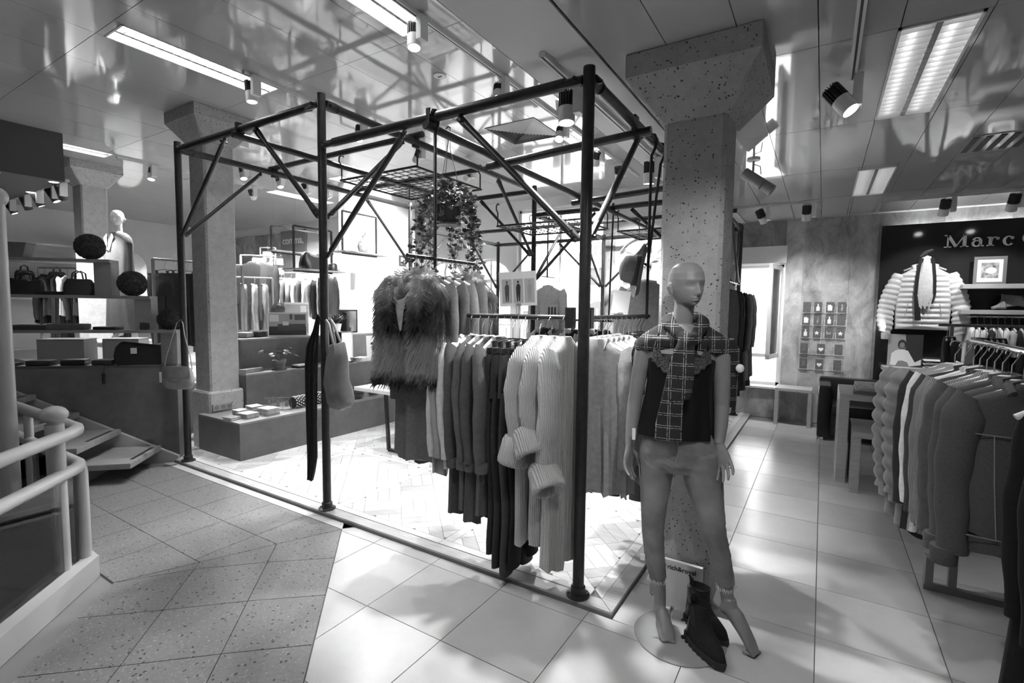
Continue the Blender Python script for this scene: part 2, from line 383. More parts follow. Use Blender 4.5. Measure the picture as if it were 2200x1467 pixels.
# ---- ceilings
ch = tag(MB().box(-14, LX, -3, BY, HZ+.11, HZ+.2).obj('ceiling', mat('ceiling_gap', .05, .9)), 'glossy white panelled high ceiling', kind='structure')
FLUO = [(-4.58, -4.28, 1.62, 2.82), (-2.69, -2.40, 1.56, 2.76), (-8.35, -8.05, 1.70, 2.90), (-2.66, -2.38, 5.13, 6.33), (-6.6, -6.3, 5.13, 6.33), (-4.58, -4.28, -1.6, -.4), (-8.35, -8.05, 5.2, 6.4), (-2.69, -2.4, -1.6, -.4)]
FLUO_R = [(.225, .515, 2.83, 4.07), (.205, .485, 5.43, 6.62), (.225, .515, .1, 1.3)]
VENT = (-3.25, -2.62, 4.58, 5.2)
def ceil_panels(x0, x1, y0, y1, dx, dy, z, par, m_, ox=0.0, oy=0.0, holes=()):
    cuts = sorted({x0, x1, *[ox+dx*k for k in range(-60, 60) if x0 < ox+dx*k < x1]}); cy = sorted({y0, y1, *[oy+dy*k for k in range(-30, 30) if y0 < oy+dy*k < y1]})
    for a, b in zip(cuts[:-1], cuts[1:]):
        for c, d in zip(cy[:-1], cy[1:]):
            rects = [(a, b, c, d)]
            for h in holes:
                nr = []
                for (p, q, r, s) in rects:
                    if h[0] >= q-1e-4 or h[1] <= p+1e-4 or h[2] >= s-1e-4 or h[3] <= r+1e-4: nr.append((p, q, r, s)); continue
                    if h[0] > p: nr.append((p, h[0], r, s))
                    if h[1] < q: nr.append((h[1], q, r, s))
                    p2, q2 = max(p, h[0]), min(q, h[1])
                    if h[2] > r: nr.append((p2, q2, r, h[2]))
                    if h[3] < s: nr.append((p2, q2, h[3], s))
                rects = nr
            for (p, q, r, s) in rects:
                if q-p > .012 and s-r > .012: MB().box(p+.002, q-.002, r+.002, s-.002, z, z+.012).obj('ceiling_panel', m_, par)
ceil_panels(-14, LX-.80, -3, BY, .60, 1.25, HZ, ch, M_ceil, -4.58-.60*3, 1.57, FLUO)
MB().box(LX-.79, LX, -3, BY, HZ, HZ+.012).obj('ceiling_panel', M_matte, ch)
cl = tag(MB().box(LX+.02, 3.2, -3, BY, LZ+.11, HZ+.1).obj('ceiling_low', M_matte), 'lower glossy ceiling on the right', kind='structure')
MB().box(LX, -1.003, -3, BY, LZ, LZ+.012).obj('ceiling_panel', M_matte, cl); MB().box(LX, LX+.018, -3, BY, LZ+.012, HZ+.1).obj('fascia', M_matte, cl)
ceil_panels(-.995, 3.2, -3, BY, .305, 1.25, LZ, cl, M_ceil2, -.99, 2.83-.01, FLUO_R)
sf = MB().box(-13.9, -7.62, -2.9, 2.25, 2.95, HZ).obj('ceiling_soffit', M_dark); tag(sf, 'dark lowered ceiling over the stairs at left', kind='structure')
# ================================================================== COLUMNS
M_colm = speckle(mat('exposed_aggregate', .42, .8, nscale=14, namt=.16, bump=.35, bscale=120, detail=8), 75, .36, .80, .07, .40, 110)
def column(label, x, y, hw, top, capw, cap_h=.11, flare=.20, plinth=None):
    t = thing('concrete_column', label, 'column', (x, y, 0))
    c = .018; r = lambda h, z, cc=c: [(sx*(h-(cc if k else 0)), sy*(h-(0 if k else cc)), z) for sx, sy, k in ((1, -1, 0), (1, -1, 1), (1, 1, 1), (1, 1, 0), (-1, 1, 0), (-1, 1, 1), (-1, -1, 1), (-1, -1, 0))]
    def ring(h, z, cc=c):
        p = [(h-cc, -h), (h, -h+cc), (h, h-cc), (h-cc, h), (-h+cc, h), (-h, h-cc), (-h, -h+cc), (-h+cc, -h)]
        return [(a, b, z) for a, b in p]
    z0 = plinth[1] if plinth else .0
    MB().loft([ring(hw, z0), ring(hw, top-cap_h-flare)]).obj('shaft', M_colm, t)
    MB().loft([ring(hw+.012, top-cap_h-flare), ring(capw, top-cap_h, .004), ring(capw, top-.003, .004)]).obj('capital', M_colm, t)
    if plinth: MB().loft([ring(plinth[0], 0), ring(plinth[0], plinth[1]-.02), ring(plinth[0]-.012, plinth[1])]).obj('plinth', M_colm, t)
    return t
column('speckled concrete column behind the bald mannequin', -.578, 2.745, .150, LZ, .305)
column('speckled concrete column with socket strip beside the stepped display', -5.56, 2.86, .155, HZ, .305, plinth=(.185, .62))
column('farther concrete column near the dark lowered ceiling', -9.05, 2.95, .155, HZ, .305)

# ================================================================== TUBE FRAME
M_black = mat('black_steel', .022, .38, nscale=30, namt=.3, bump=.02)
FX = [-5.13, -3.07, -1.03]; FYR = [2.34, 5.40, 7.70]
fr = thing('tube_frame', 'large black steel tube frame with braces standing on the platform', 'frame', (FX[1], FYR[0], .03))
FO = Vector((FX[1], FYR[0], .03)); TR = .030
def fobj(m_, name, par=fr): m_.v = [Vector(p)-FO for p in m_.v]; return m_.obj(name, M_black, par, True)
def fend(m_, p, d, r):   # flattened bolted tube end
    d = Vector(d).normalized()
    m_.tube([Vector(p)-d*.01, Vector(p)+d*.05, Vector(p)+d*.14], [r*1.25, r*1.3, r], 10, flat=.55)
    sd = d.cross(Vector((0, 0, 1))); sd = sd.normalized() if sd.length > .1 else Vector((1, 0, 0))
    m_.tube([Vector(p)+d*.02-sd*r*1.5, Vector(p)+d*.02+sd*r*1.5], .011, 6)
def beam(a, b, r=TR, name='beam'):
    a, b = Vector(a), Vector(b); d = (b-a).normalized(); m_ = MB()
    m_.tube([a+d*(TR+.10), b-d*(TR+.10)], r, 12); fend(m_, a+d*(TR+.012), d, r); fend(m_, b-d*(TR+.012), -d, r)
    return fobj(m_, name)
def brace(a, b):
    a, b = Vector(a), Vector(b); d = (b-a).normalized(); m_ = MB(); r = .019
    m_.tube([a+d*.07, b-d*.05], r, 10); fend(m_, a+d*.02, d, r); fend(m_, b, -d, r)
    return fobj(m_, 'brace')
def post(x, y, h):
    m_ = MB(); m_.tube([(x, y, .03), (x, y, h)], TR, 14); p = fobj(m_, 'post')
    m_ = MB(); m_.lathe([(.062, 0), (.062, .008), (.04, .014), (.038, .05), (.031, .055)], 18, (x, y, .030)); 
    for k in range(4): m_.tube([(x+.05*math.cos(k*PI/2+.4), y+.05*math.sin(k*PI/2+.4), .036), (x+.05*math.cos(k*PI/2+.4), y+.05*math.sin(k*PI/2+.4), .046)], .006, 6)
    fobj(m_, 'floor_flange', p); return p
HT = {(0, 0): 3.03, (1, 0): 3.03, (2, 0): 2.73, (0, 1): 3.03, (1, 1): 3.03, (2, 1): 2.73, (0, 2): 2.73, (1, 2): 2.73, (2, 2): 2.73}
for (i, j), h in HT.items(): post(FX[i], FYR[j], h)
ZH, ZL = 2.965, 2.675
beam((FX[0], FYR[0], ZH), (FX[1], FYR[0], ZH)); beam((FX[1], FYR[0], ZL), (FX[2], FYR[0], ZL))
beam((FX[0], FYR[1], ZH), (FX[1], FYR[1], ZH)); beam((FX[1], FYR[1], ZL), (FX[2], FYR[1], ZL))
beam((FX[0], FYR[2], ZL), (FX[1], FYR[2], ZL)); beam((FX[1], FYR[2], ZL), (FX[2], FYR[2], ZL))
for i, z in ((0, ZH), (1, ZH), (2, ZL)): beam((FX[i], FYR[0], z), (FX[i], FYR[1], z))
for i in range(3): beam((FX[i], FYR[1], ZL), (FX[i], FYR[2], ZL))
# intermediate tubes lying on / under the main beams
XM = [-4.10, -2.05]
def plain(a, b, r=.027): m_ = MB(); m_.tube([a, b], r, 12); d = (Vector(b)-Vector(a)).normalized(); m_.tube([Vector(a)-d*.004, Vector(a)], r*.8, 12); return fobj(m_, 'cross_tube')
plain((XM[0], FYR[0]-.06, ZH-.055), (XM[0], FYR[1]+.08, ZH-.055)); plain((XM[1], FYR[0]-.05, ZL-.055), (XM[1], FYR[1]+.08, ZL-.055))
plain((FX[0]-.08, 3.30, ZH+.055), (FX[1]+.08, 3.30, ZH+.055)); plain((XM[1]-.08, 3.05, ZL-.108), (FX[2]+.10, 3.05, ZL-.055))
plain((FX[0]-.08, 4.45, ZH+.055), (FX[1]+.1, 4.45, ZH+.055)); plain((XM[1]-.08, 4.5, ZL-.108), (FX[2]+.1, 4.5, ZL-.055)); plain((FX[1], 6.55, ZL+.055), (FX[2]+.1, 6.55, ZL+.055)); plain((FX[0], 6.55, ZL+.055), (FX[1], 6.55, ZL+.055))
plain((XM[1], FYR[1], ZL-.055), (XM[1], FYR[2], ZL-.055))
# tube clips on crossings
for x, y, z in ((XM[0], FYR[0], ZH), (XM[1], FYR[0], ZL), (FX[0], 3.30, ZH), (FX[1], 3.30, ZH), (FX[2], 3.05, ZL)):
    m_ = MB(); m_.box(x-.014, x+.014, y-.036, y+.036, z-.05, z+.05, .006); fobj(m_, 'tube_clip')
BR = .80
for i, j in HT:
    zt_h = lambda hi: (ZH if hi else ZL)
    x, y = FX[i], FYR[j]
    for di in (-1, 1):
        if 0 <= i+di <= 2:
            hi = (min(i, i+di) == 0 and j < 2); z = zt_h(hi)
            brace((x+di*(TR+.005), y, z-BR+.01), (x+di*BR, y, z-.045))
    for dj in (-1, 1):
        if 0 <= j+dj <= 2:
            hi = (i < 2 and min(j, j+dj) == 0); z = zt_h(hi)
            brace((x, y+dj*(TR+.005), z-BR+.01), (x, y+dj*BR, z-.045))
# ================================================================== LAMPS
M_wplast = mat('white_plastic', .75, .35)
M_lens = mat('lamp_lens', .9, .3, emit=10)
M_lens_off = mat('lamp_lens_dim', .75, .3, emit=1.2)
M_fin = mat('dark_heatsink', .06, .4)
M_alu = mat('louvre_aluminium', .35, .3, metal=.5)
M_alu2 = mat('louvre_aluminium_bright', .75, .22, metal=.7)
M_tube = mat('fluorescent_tube', .9, .4, emit=9)
M_tube_dim = mat('fluorescent_tube_dim', .9, .4, emit=2.2)
ORD = ['first', 'second', 'third', 'fourth', 'fifth', 'sixth', 'seventh', 'eighth', 'ninth', 'tenth', 'eleventh', 'twelfth', 'thirteenth', 'fourteenth', 'fifteenth', 'sixteenth', 'seventeenth', 'eighteenth', 'nineteenth', 'twentieth']
SH = {}
def shared(key, fn):
    if key not in SH: SH[key] = fn()
    return SH[key]
def fluorescent(r, z, bright, label, power):
    x0, x1, y0, y1 = r; cx, cy = (x0+x1)/2, (y0+y1)/2; hx, hy = (x1-x0)/2, (y1-y0)/2
    t = thing('ceiling_light', label, 'light', (cx, cy, z), group='recessed fluorescent ceiling lights')
    m_ = MB()
    for a, b, c, d in ((-hx, -hx+.012, -hy, hy), (hx-.012, hx, -hy, hy), (-hx, hx, -hy, -hy+.012), (-hx, hx, hy-.012, hy)): m_.box(a, b, c, d, -.004, .085)
    m_.box(-hx, hx, -hy, hy, .085, .095); m_.obj('housing', M_wplast, t)
    sm_ = M_alu if bright else M_alu2
    sl = shared(('slat', round(hx, 3), bright), lambda: MB().box(-hx+.012, hx-.012, -.0015, .0015, .0, .038).mesh('louvre_slat', sm_))
    n = 19
    for k in range(1, n): link('louvre_slat', sl, t, (0, -hy+2*hy*k/n, 0))
    MB().box(-.012, .012, -hy+.012, hy-.012, .0, .038).obj('louvre_spine', M_alu, t)
    for s in (-1, 1): MB().tube([(s*hx*.5, -hy+.03, .064), (s*hx*.5, hy-.03, .064)], .013, 8).obj('tube', M_tube if bright else M_tube_dim, t, True)
    if power:
        ld = bpy.data.lights.new('fluorescent_glow', 'AREA'); ld.shape = 'RECTANGLE'; ld.size = hx*1.7; ld.size_y = hy*1.9; ld.energy = power
        lo = bpy.data.objects.new('fluorescent_glow', ld); COL.objects.link(lo); lo.parent = t; lo.location = (0, 0, .045)
    return t
fl_lab = ['bright twin tube ceiling light nearest the left column capital', 'bright twin tube ceiling light at the top edge beside a track spot', 'dimmer long ceiling light at the far left edge', 'ceiling light beyond the square vent, behind the frame post', 'ceiling light above the rear white partition', 'added unseen ceiling light above the stairs', 'added ceiling light brightening the rear left racks', 'added unseen ceiling light behind the viewer']  # fixtures marked added brighten the rear left and the unseen near side
for r, l_, p, b in zip(FLUO, fl_lab, (1.3, 1.6, 1.0, 1.0, 6, .5, 9, .8), (1, 1, 0, 1, 1, 1, 1, 1)): fluorescent(r, HZ, b, l_, FLUO_W*p)
for r, l_ in zip(FLUO_R, ('large twin tube ceiling light at the upper right', 'smaller looking twin tube ceiling light before the right rear wall', 'added unseen ceiling light over the denim rack')): fluorescent(r, LZ, 0, l_, 0)  # the fixture over the denim rack is added out of view

def make_spot_meshes():
    b = MB(); b.tube([(0, 0, 0), (0, 0, .085)], .030, 12)
    for k in range(18):
        a = 2*PI*k/18; d = Vector((math.cos(a), math.sin(a), 0)); p = d*.037
        b.bar(p, p+Vector((0, 0, .09)), .0035, .018, d)
    h = MB(); h.loft([[(r*math.cos(2*PI*k/20), r*math.sin(2*PI*k/20), z) for k in range(20)] for r, z in ((.046, 0), (.046, -.082), (.041, -.085), (.038, -.07), (.0, -.069))], (True, False))
    l_ = MB(); l_.lathe([(.039, -.078), (.039, -.076)], 20)
    return b.mesh('heat_sink', M_fin, True, 40), h.mesh('lamp_head', M_wplast, True, 40), l_.mesh('lens', M_lens)
SPM = make_spot_meshes(); SPD = [m.copy() for m in SPM]
for m in SPD[:2]: m.materials.clear(); m.materials.append(M_fin)
DRV = MB().box(-.022, .022, -.036, .036, -.16, 0, .004).mesh('driver_box', M_wplast)
LENS_DIM = None
def spot(x, y, z, aim, label, power=1.0, drop=.0, cone=76, grp='track spotlights', dark=False):
    t = thing('track_spotlight', label, 'spotlight', (x, y, z), group=grp)
    link('driver_box', DRV, t, (0, 0, -.022-drop))
    d = Vector(aim)-Vector((x, y, z-.16)); d.normalize()
    e = d.to_track_quat('-Z', 'Y').to_euler()
    hp = Vector((-.072, 0, -.135-drop))
    ms = SPD if dark else SPM
    hs = link('lamp_head', ms[1], t, hp, e)
    link('heat_sink', ms[0], hs); link('lens', ms[2], hs)
    MB().tube([(-.02, 0, -.13-drop), (-.05, 0, -.13-drop)], .010, 6).obj('swivel', M_wplast, t)
    if power:
        ld = bpy.data.lights.new('spot_beam', 'SPOT'); ld.energy = SPOT_W*power; ld.spot_size = math.radians(cone); ld.spot_blend = .5; ld.shadow_soft_size = .035
        lo = bpy.data.objects.new('spot_beam', ld); COL.objects.link(lo); lo.parent = hs; lo.location = (0, 0, -.088)
    return t
def track(p, q, z, label):
    p, q = Vector((*p, z)), Vector((*q, z)); t = thing('lighting_track', label, 'track', p, group='ceiling lighting tracks')
    m_ = MB(); m_.bar(Vector((0, 0, -.013)), q-p+Vector((0, 0, -.013)), .034, .026); m_.obj('track_rail', M_wplast, t)
    m_ = MB(); m_.bar(Vector((0, 0, -.0265)), q-p+Vector((0, 0, -.0265)), .010, .002); m_.obj('track_slot', M_rubber, t)
track((-2.39, -1.), (-2.39, 7.3), HZ, 'long white lighting track beside the ceiling step')
track((-4.22, 2.45), (-4.22, 6.6), HZ, 'white lighting track starting over the left half of the frame')
track((-6.93, 3.3), (-6.93, 6.6), HZ, 'white lighting track over the stepped display')
track((-8.12, 2.95), (-8.12, 5.0), HZ, 'white lighting track beside the farther column')
track((-1.22, 2.2), (-1.22, 7.3), LZ, 'white lighting track on the low ceiling above the front post')
track((.075, .2), (.075, 3.24), LZ, 'white lighting track at upper right ending over the aisle')
track((-1.05, 6.65), (-.06, 6.65), LZ, 'short white lighting track before the casement window')
track((.5, 7.0), (2.6, 7.0), LZ, 'white lighting track along the dark brand board')
SPOTS = [(-2.36, 2.60, 'at the top edge over the front beam', (-1.9, 2.1, 0), .8), (-2.36, 3.63, 'behind the front beam, left of the ceiling track', (-1.5, 1.9, 0), 1.45), (-2.36, 4.80, 'beyond the square vent', (-1.7, 2.6, 0), 1.2), (-2.36, 5.80, 'behind the front post', (-3.6, 7.6, .6), 1.8), (-2.36, 6.56, 'beside the rear concrete wall', (-2.6, 7.9, 1.6), 1.2),
 (-4.19, 2.54, 'over the bright ceiling light near the left capital', (-3.9, 2.6, 0), .9), (-4.19, 3.72, 'above the wire shelf left of the plant', (-3.4, 2.6, 0), 1.1), (-4.19, 4.62, 'between the frame tubes above the wire shelf', (-6.3, 5.6, 1.5), 1.6), (-4.19, 5.65, 'above the hanging ivy, farther back', (-6.45, 6.2, 1.7), 2.6),
 (-6.9, 4.01, 'first over the stepped display', (-5.9, 3.8, .5), 1.6), (-6.9, 4.56, 'second over the stepped display', (-5.8, 4.5, .5), 1.6), (-6.9, 5.02, 'third over the stepped display', (-6.5, 6.2, 1.2), 1.6), (-6.9, 5.40, 'fourth over the stepped display', (-6.4, 6.4, 1.5), 1.6), (-8.1, 3.38, 'tilted beside the farther column', (-7.6, 2.9, 1.2), 2.2), (-8.1, 4.4, 'added beside the far column to brighten the rear left', (-8.4, 4.6, 1.2), 4.0), (-8.1, 4.85, 'added last beside the far column to brighten the rear left', (-9.5, 6.6, 1.4), 5.0), (-6.9, 6.3, 'added last over the stepped display to brighten the rear left', (-8.2, 6.8, 1.6), 4.0)]  # lamps marked added are there only to brighten the rear left area
for x, y, l_, a, p in SPOTS: spot(x, y, HZ, a, 'white track spotlight '+l_, p)
SPL = [(-1.19, 2.57, 'right of centre in front of the frame post', (-1.05, 2.3, 0), 1.1), (-1.19, 4.12, 'beside the column above the hat', (-1.3, 4.4, 0), .7), (.1, 3.2, 'large and tilted at the end of the aisle track', (1.3, 2.75, .9), .22), (1.12, 7.0, 'over the brand board lettering', (1.1, 7.9, 1.5), .2), (-.60, 6.68, 'aimed right before the casement window', (.0, 7.9, 1.2), .28), (-.14, 6.68, 'at the end of the short track', (-.2, 7.8, 1.0), .3), (1.65, 7.0, 'at the right picture edge', (1.6, 7.9, 1.4), .2)]
for x, y, l_, a, p in SPL: spot(x, y, LZ, a, 'track spotlight on the low ceiling '+l_, p)
for x, y, z, l_, a, p in ((-2.36, 1.35, HZ, 'over the walkway before the front beam', (-1.5, 2.3, .7), .18), (-2.36, .2, HZ, 'behind the viewer over the walkway', (-2.4, 2.3, .8), .2), (.1, 1.1, LZ, 'nearer the viewer on the aisle track', (-.45, 2.3, 1.0), .27), (.1, .35, LZ, 'at the near end of the aisle track', (.55, 2.6, .9), .07), (-1.19, 1.0, LZ, 'near the viewer left of the aisle', (-1.3, 2.3, .8), .10)): spot(x, y, z, a, 'added fill spotlight '+l_, p)  # lamps added out of view to fill mannequin and clothes from the front
track((-1.22, -.5), (-1.22, 1.6), LZ, 'added lighting track on the low ceiling for a fill spotlight')
# double surface spot hanging right of the column
t = thing('surface_spotlight', 'grey double-barrel spotlight hanging on the glossy ceiling right of the column', 'spotlight', (-.545, 4.62, LZ))
M_greym = mat('grey_metal', .25, .35, metal=.3)
MB().lathe([(.05, 0), (.05, -.012), (.02, -.018)], 18).obj('ceiling_rose', M_wplast, t, True, loc=(0, 0, 0))
MB().tube([(0, 0, -.01), (0, 0, -.07), (.0, 0, -.10)], .009, 8).obj('stem', M_greym, t, True)
MB().tube([(-.07, .0, -.10), (.075, -.0, -.215)], .045, 16).obj('barrel', M_greym, t, True); MB().tube([(.082, 0, -.220), (.15, 0, -.272)], .045, 16).obj('barrel', M_greym, t, True)
MB().tube([(0, 0, -.04), (.05, .02, -.06), (.06, .0, -.13)], .004, 6).obj('cable', M_greym, t, True)
# square ceiling diffuser
t = thing('air_diffuser', 'square louvred air diffuser in the high ceiling', 'vent', ((VENT[0]+VENT[1])/2, (VENT[2]+VENT[3])/2, HZ))
MB().box(-.31, .31, -.31, .31, -.006, -.001).obj('backing', mat('vent_dark', .04, .7), t)
for k in range(11):
    a, b = .31-.027*k, .31-.027*k-.016; z = -.012-.0015*k; m_ = MB()
    for p in ([(-a, -a), (a, -a), (b, -b), (-b, -b)], [(a, -a), (a, a), (b, b), (b, -b)], [(a, a), (-a, a), (-b, b), (b, b)], [(-a, a), (-a, -a), (-b, -b), (-b, b)]):
        m_.prism([(p[0][0], p[0][1], -.006), (p[1][0], p[1][1], -.006), (p[2][0], p[2][1], z), (p[3][0], p[3][1], z)], (0, 0, .002))
    m_.obj('louvre_ring', M_wplast, t)
t = thing('air_grille', 'dark slotted air grille in the low ceiling at right', 'vent', (.98, 5.0, LZ))
MB().box(-.15, .75, -.22, .22, -.006, -.001).obj('grille_frame', M_ceil2, t)
for k in range(12): MB().box(-.13+.072*k, -.095+.072*k, -.2, .2, -.010, -.006).obj('slot', M_rubber, t)
t = thing('smoke_detector', 'small round recessed detector in the high ceiling', 'detector', (-2.85, 3.36, HZ))
MB().lathe([(.055, -.001), (.055, -.008), (.045, -.011)], 24).obj('ring', M_wplast, t, True); MB().box(-.02, .02, -.006, .006, -.014, -.010).obj('slot', M_rubber, t)
# downlights and a black track on the dark soffit
for k, (px_, py_) in enumerate(((33, 347), (130, 385), (66, 412))):
    p = pz(px_, py_, 2.95); p.x = min(p.x, -7.72); t = thing('downlight', 'small round downlight in the dark soffit, '+('nearest the soffit edge', 'nearest the far column', 'in the middle')[k], 'light', p, group='soffit downlights')
    MB().lathe([(.055, -.001), (.055, -.006), (.045, -.008)], 16).obj('trim_ring', M_wplast, t, True); MB().lathe([(.042, -.009), (.042, -.0075)], 16).obj('lens', M_lens, t)
track((-11.5, 2.30), (-7.7, 2.30), 3.0, 'black lighting track below the dark soffit edge')
for k, (px_, py_, tl) in enumerate(((28, 452, .3), (60, 440, -.3), (85, 420, .2), (118, 415, .5), (136, 405, -.6))):
    p = pY(px_, py_, 2.30); t = spot(p.x, 2.30, 3.0, (p.x+tl, 2.9, 1.4), 'dark track spotlight under the soffit, %s from the left' % ORD[k], 1.0, grp='soffit spotlights', dark=True)
# ================================================================== GARMENTS
def fab(name, v, rough=.85, amt=.12, sc=40, bump=.25, bs=220, st=None): return mat('cloth_'+name, v, rough, .3, nscale=sc, namt=amt, bump=bump, bscale=bs, detail=3, stretch=st)
F = dict(black=fab('black', .014), char=fab('charcoal', .035), dark=fab('dark_grey', .06), mid=fab('mid_grey', .11), grey=fab('grey', .22), taupe=fab('taupe', .085), light=fab('light_grey', .36), pale=fab('pale', .55), white=fab('white', .78), denim=fab('denim', .085, amt=.2, sc=220, bs=500), dnmlight=fab('light_denim', .17, amt=.25, sc=90, bs=400), satin=mat('cloth_satin', .30, .35, nscale=6, namt=.1))
def wave_mat(name, v, scale, axis, rough=.9, bump=.6, amt=.3):
    m = mat('knit_'+name, v, rough, .2); n, l, b = nodes(m)
    tc = n.new('ShaderNodeTexCoord'); wv = n.new('ShaderNodeTexWave'); wv.bands_direction = axis; wv.inputs['Scale'].default_value = scale; wv.inputs['Distortion'].default_value = .25; wv.inputs['Detail'].default_value = 1
    mp = n.new('ShaderNodeMapping'); mp.inputs['Rotation'].default_value = (0, 0, PI/4); l.new(tc.outputs['Object'], mp.inputs[0]); l.new(mp.outputs[0], wv.inputs[0]); nz = n.new('ShaderNodeTexNoise'); nz.inputs['Scale'].default_value = 160; l.new(tc.outputs['Object'], nz.inputs['Vector'])
    ad = n.new('ShaderNodeMath'); l.new(wv.outputs['Fac'], ad.inputs[0]); l.new(nz.outputs['Fac'], ad.inputs[1])
    bp = n.new('ShaderNodeBump'); bp.inputs['Strength'].default_value = bump; bp.inputs['Distance'].default_value = .006; l.new(ad.outputs[0], bp.inputs['Height']); l.new(bp.outputs[0], b.inputs['Normal'])
    mr = n.new('ShaderNodeMapRange'); mr.inputs[2].default_value = 1.6; mr.inputs[3].default_value = v*(1-amt); mr.inputs[4].default_value = min(1, v*(1+amt)); l.new(ad.outputs[0], mr.inputs[0]); l.new(mr.outputs[0], b.inputs['Base Color'])
    return m
F['rib'] = wave_mat('rib_cream', .50, 34, 'X', amt=.14, bump=.9); F['ribgrey'] = wave_mat('rib_grey', .26, 45, 'X'); F['ribdark'] = wave_mat('rib_dark', .07, 30, 'X')
M_wire = mat('hanger_wire', .55, .25, metal=.9); M_wirek = mat('hanger_wire_black', .03, .3)
M_hwood = mat('hanger_wood_pale', .62, .45, nscale=12, namt=.1); M_hwhite = mat('hanger_white', .78, .4); M_hblack = mat('hanger_black', .02, .4); M_hgrey = mat('hanger_grey', .35, .4)
def shp(t, e):  # superellipse point
    c, s = math.cos(t), math.sin(t); return (abs(c)**e)*(1 if c >= 0 else -1), (abs(s)**e)*(1 if s >= 0 else -1)
def body_mesh(levels, nf=3, amp=.012, seed=0, N=44, bulge=None, e=.8):
    """levels: (z, half width, half thickness[, x offset]) from neck to hem; quads lofted with cloth folds"""
    rnd = random.Random(seed); ph = [rnd.uniform(0, 6.28) for _ in range(5)]; z0, z1 = levels[0][0], levels[-1][0]
    # refine
    L = []
    for a, b in zip(levels[:-1], levels[1:]):
        n = max(1, int(round(abs(b[0]-a[0])/(.011 if bulge else .035))))
        for k in range(n):
            t = k/n; L.append([a[q]+(b[q]-a[q])*t for q in range(3)])
    L.append(list(levels[-1][:3])); rings = []
    for z, hw, ht in L:
        f = (z-z0)/(z1-z0); r = []
        bl = 1.0+(bulge[1]*abs(math.sin(PI*(z-z0)/bulge[0])) if bulge else 0)
        for k in range(N):
            t = 2*PI*k/N; x, y = shp(t, e)
            u = x*hw
            w_ = amp*f*(math.sin(nf*PI*x+ph[0]+f*1.2)+.5*math.sin(nf*2.3*PI*x+ph[1]-f*2))
            w2 = .35*amp*f*math.sin(nf*3.1*PI*x+ph[2])*(1 if y > 0 else -1)
            zz = z + (.012*math.sin(nf*PI*x+ph[3])*f if f > .97 else 0)
            r.append((u+.3*amp*f*math.sin(5*f+ph[4]), y*ht*bl+w_+w2, zz))
        rings.append(r)
    return MB().loft(rings)
def sleeve_mesh(side, hw, zs, zend, r0=.062, r1=.042, ty=.55, lean=.02, seed=0, N=16, bulge=None, out=.035):
    rnd = random.Random(seed+side*7); rings = []; n = max(8, int(abs(zend-zs)/(.011 if bulge else .035))); p1, p2 = rnd.uniform(0, 6), rnd.uniform(0, 6)
    for i in range(n+1):
        t = i/n; z = zs+(zend-zs)*t
        cx = side*(hw-.045+out*math.sin(min(1, t*1.6)*PI*.5)*1.2-.02*t); cy = -lean*t+.008*math.sin(7*t+p1)
        r = (r0+(r1-r0)*t)*(1 if t > .12 else .55+.45*t/.12); 
        bl = 1.0+(bulge[1]*abs(math.sin(PI*(z-zs)/bulge[0])) if bulge else .05*math.sin(22*t+p2))
        rings.append([(cx+r*bl*math.cos(2*PI*k/N), cy+r*bl*ty*math.sin(2*PI*k/N), z+.02*side*math.cos(2*PI*k/N)*(1-t)) for k in range(N)])
    return MB().loft(rings)
SHOULD = lambda w, t, zs=-.134: [(zs+.02, .055, t*.7), (zs, .075, t*.9), (zs-.03, w*.72, t), (zs-.055, w*.95, t), (zs-.09, w, t)]
def hanger(parent_loc, rz, label, kind='wood', group=None, w=.20, y=0.0, mw=None):
    t = thing('clothes_hanger', label, 'hanger', parent_loc, rz, group)
    wm = M_wirek if kind == 'black' else M_wire
    hk = shared(('hook', kind), lambda: MB().tube([(.022*math.cos(a), 0, -.018+.022*math.sin(a)) for a in [PI*1.05-PI*1.25*i/8 for i in range(9)]]+[(.006, 0, -.055), (0, 0, -.065), (0, 0, -.125)], .0023, 6).mesh('hook', wm, True))
    link('hook', hk, t)
    if kind == 'clip':
        am = shared(('arms', kind, w), lambda: MB().tube([(-w*.8, 0, -.135), (0, 0, -.122), (w*.8, 0, -.135)], .004, 6).mesh('arms', M_wirek)); link('arms', am, t)
        cm = shared(('clip',), lambda: MB().box(-.012, .012, -.010, .010, -.185, -.128, .003).mesh('clip', M_wirek))
        for s in (-1, 1): link('clip', cm, t, (s*w*.62, 0, 0))
    else:
        mt = {'wood': M_hwood, 'white': M_hwhite, 'black': M_hblack, 'grey': M_hgrey}[kind]
        def arms():
            m_ = MB(); pts = [(-w, 0, -.195), (-w*.6, 0, -.158), (-.03, 0, -.122), (.03, 0, -.122), (w*.6, 0, -.158), (w, 0, -.195)]
            m_.tube(pts, [.011, .014, .016, .016, .014, .011], 8, flat=.7); return m_.mesh('arms', mt, True)
        link('arms', shared(('arms', kind, w), arms), t)
    return t
GCAT = {}
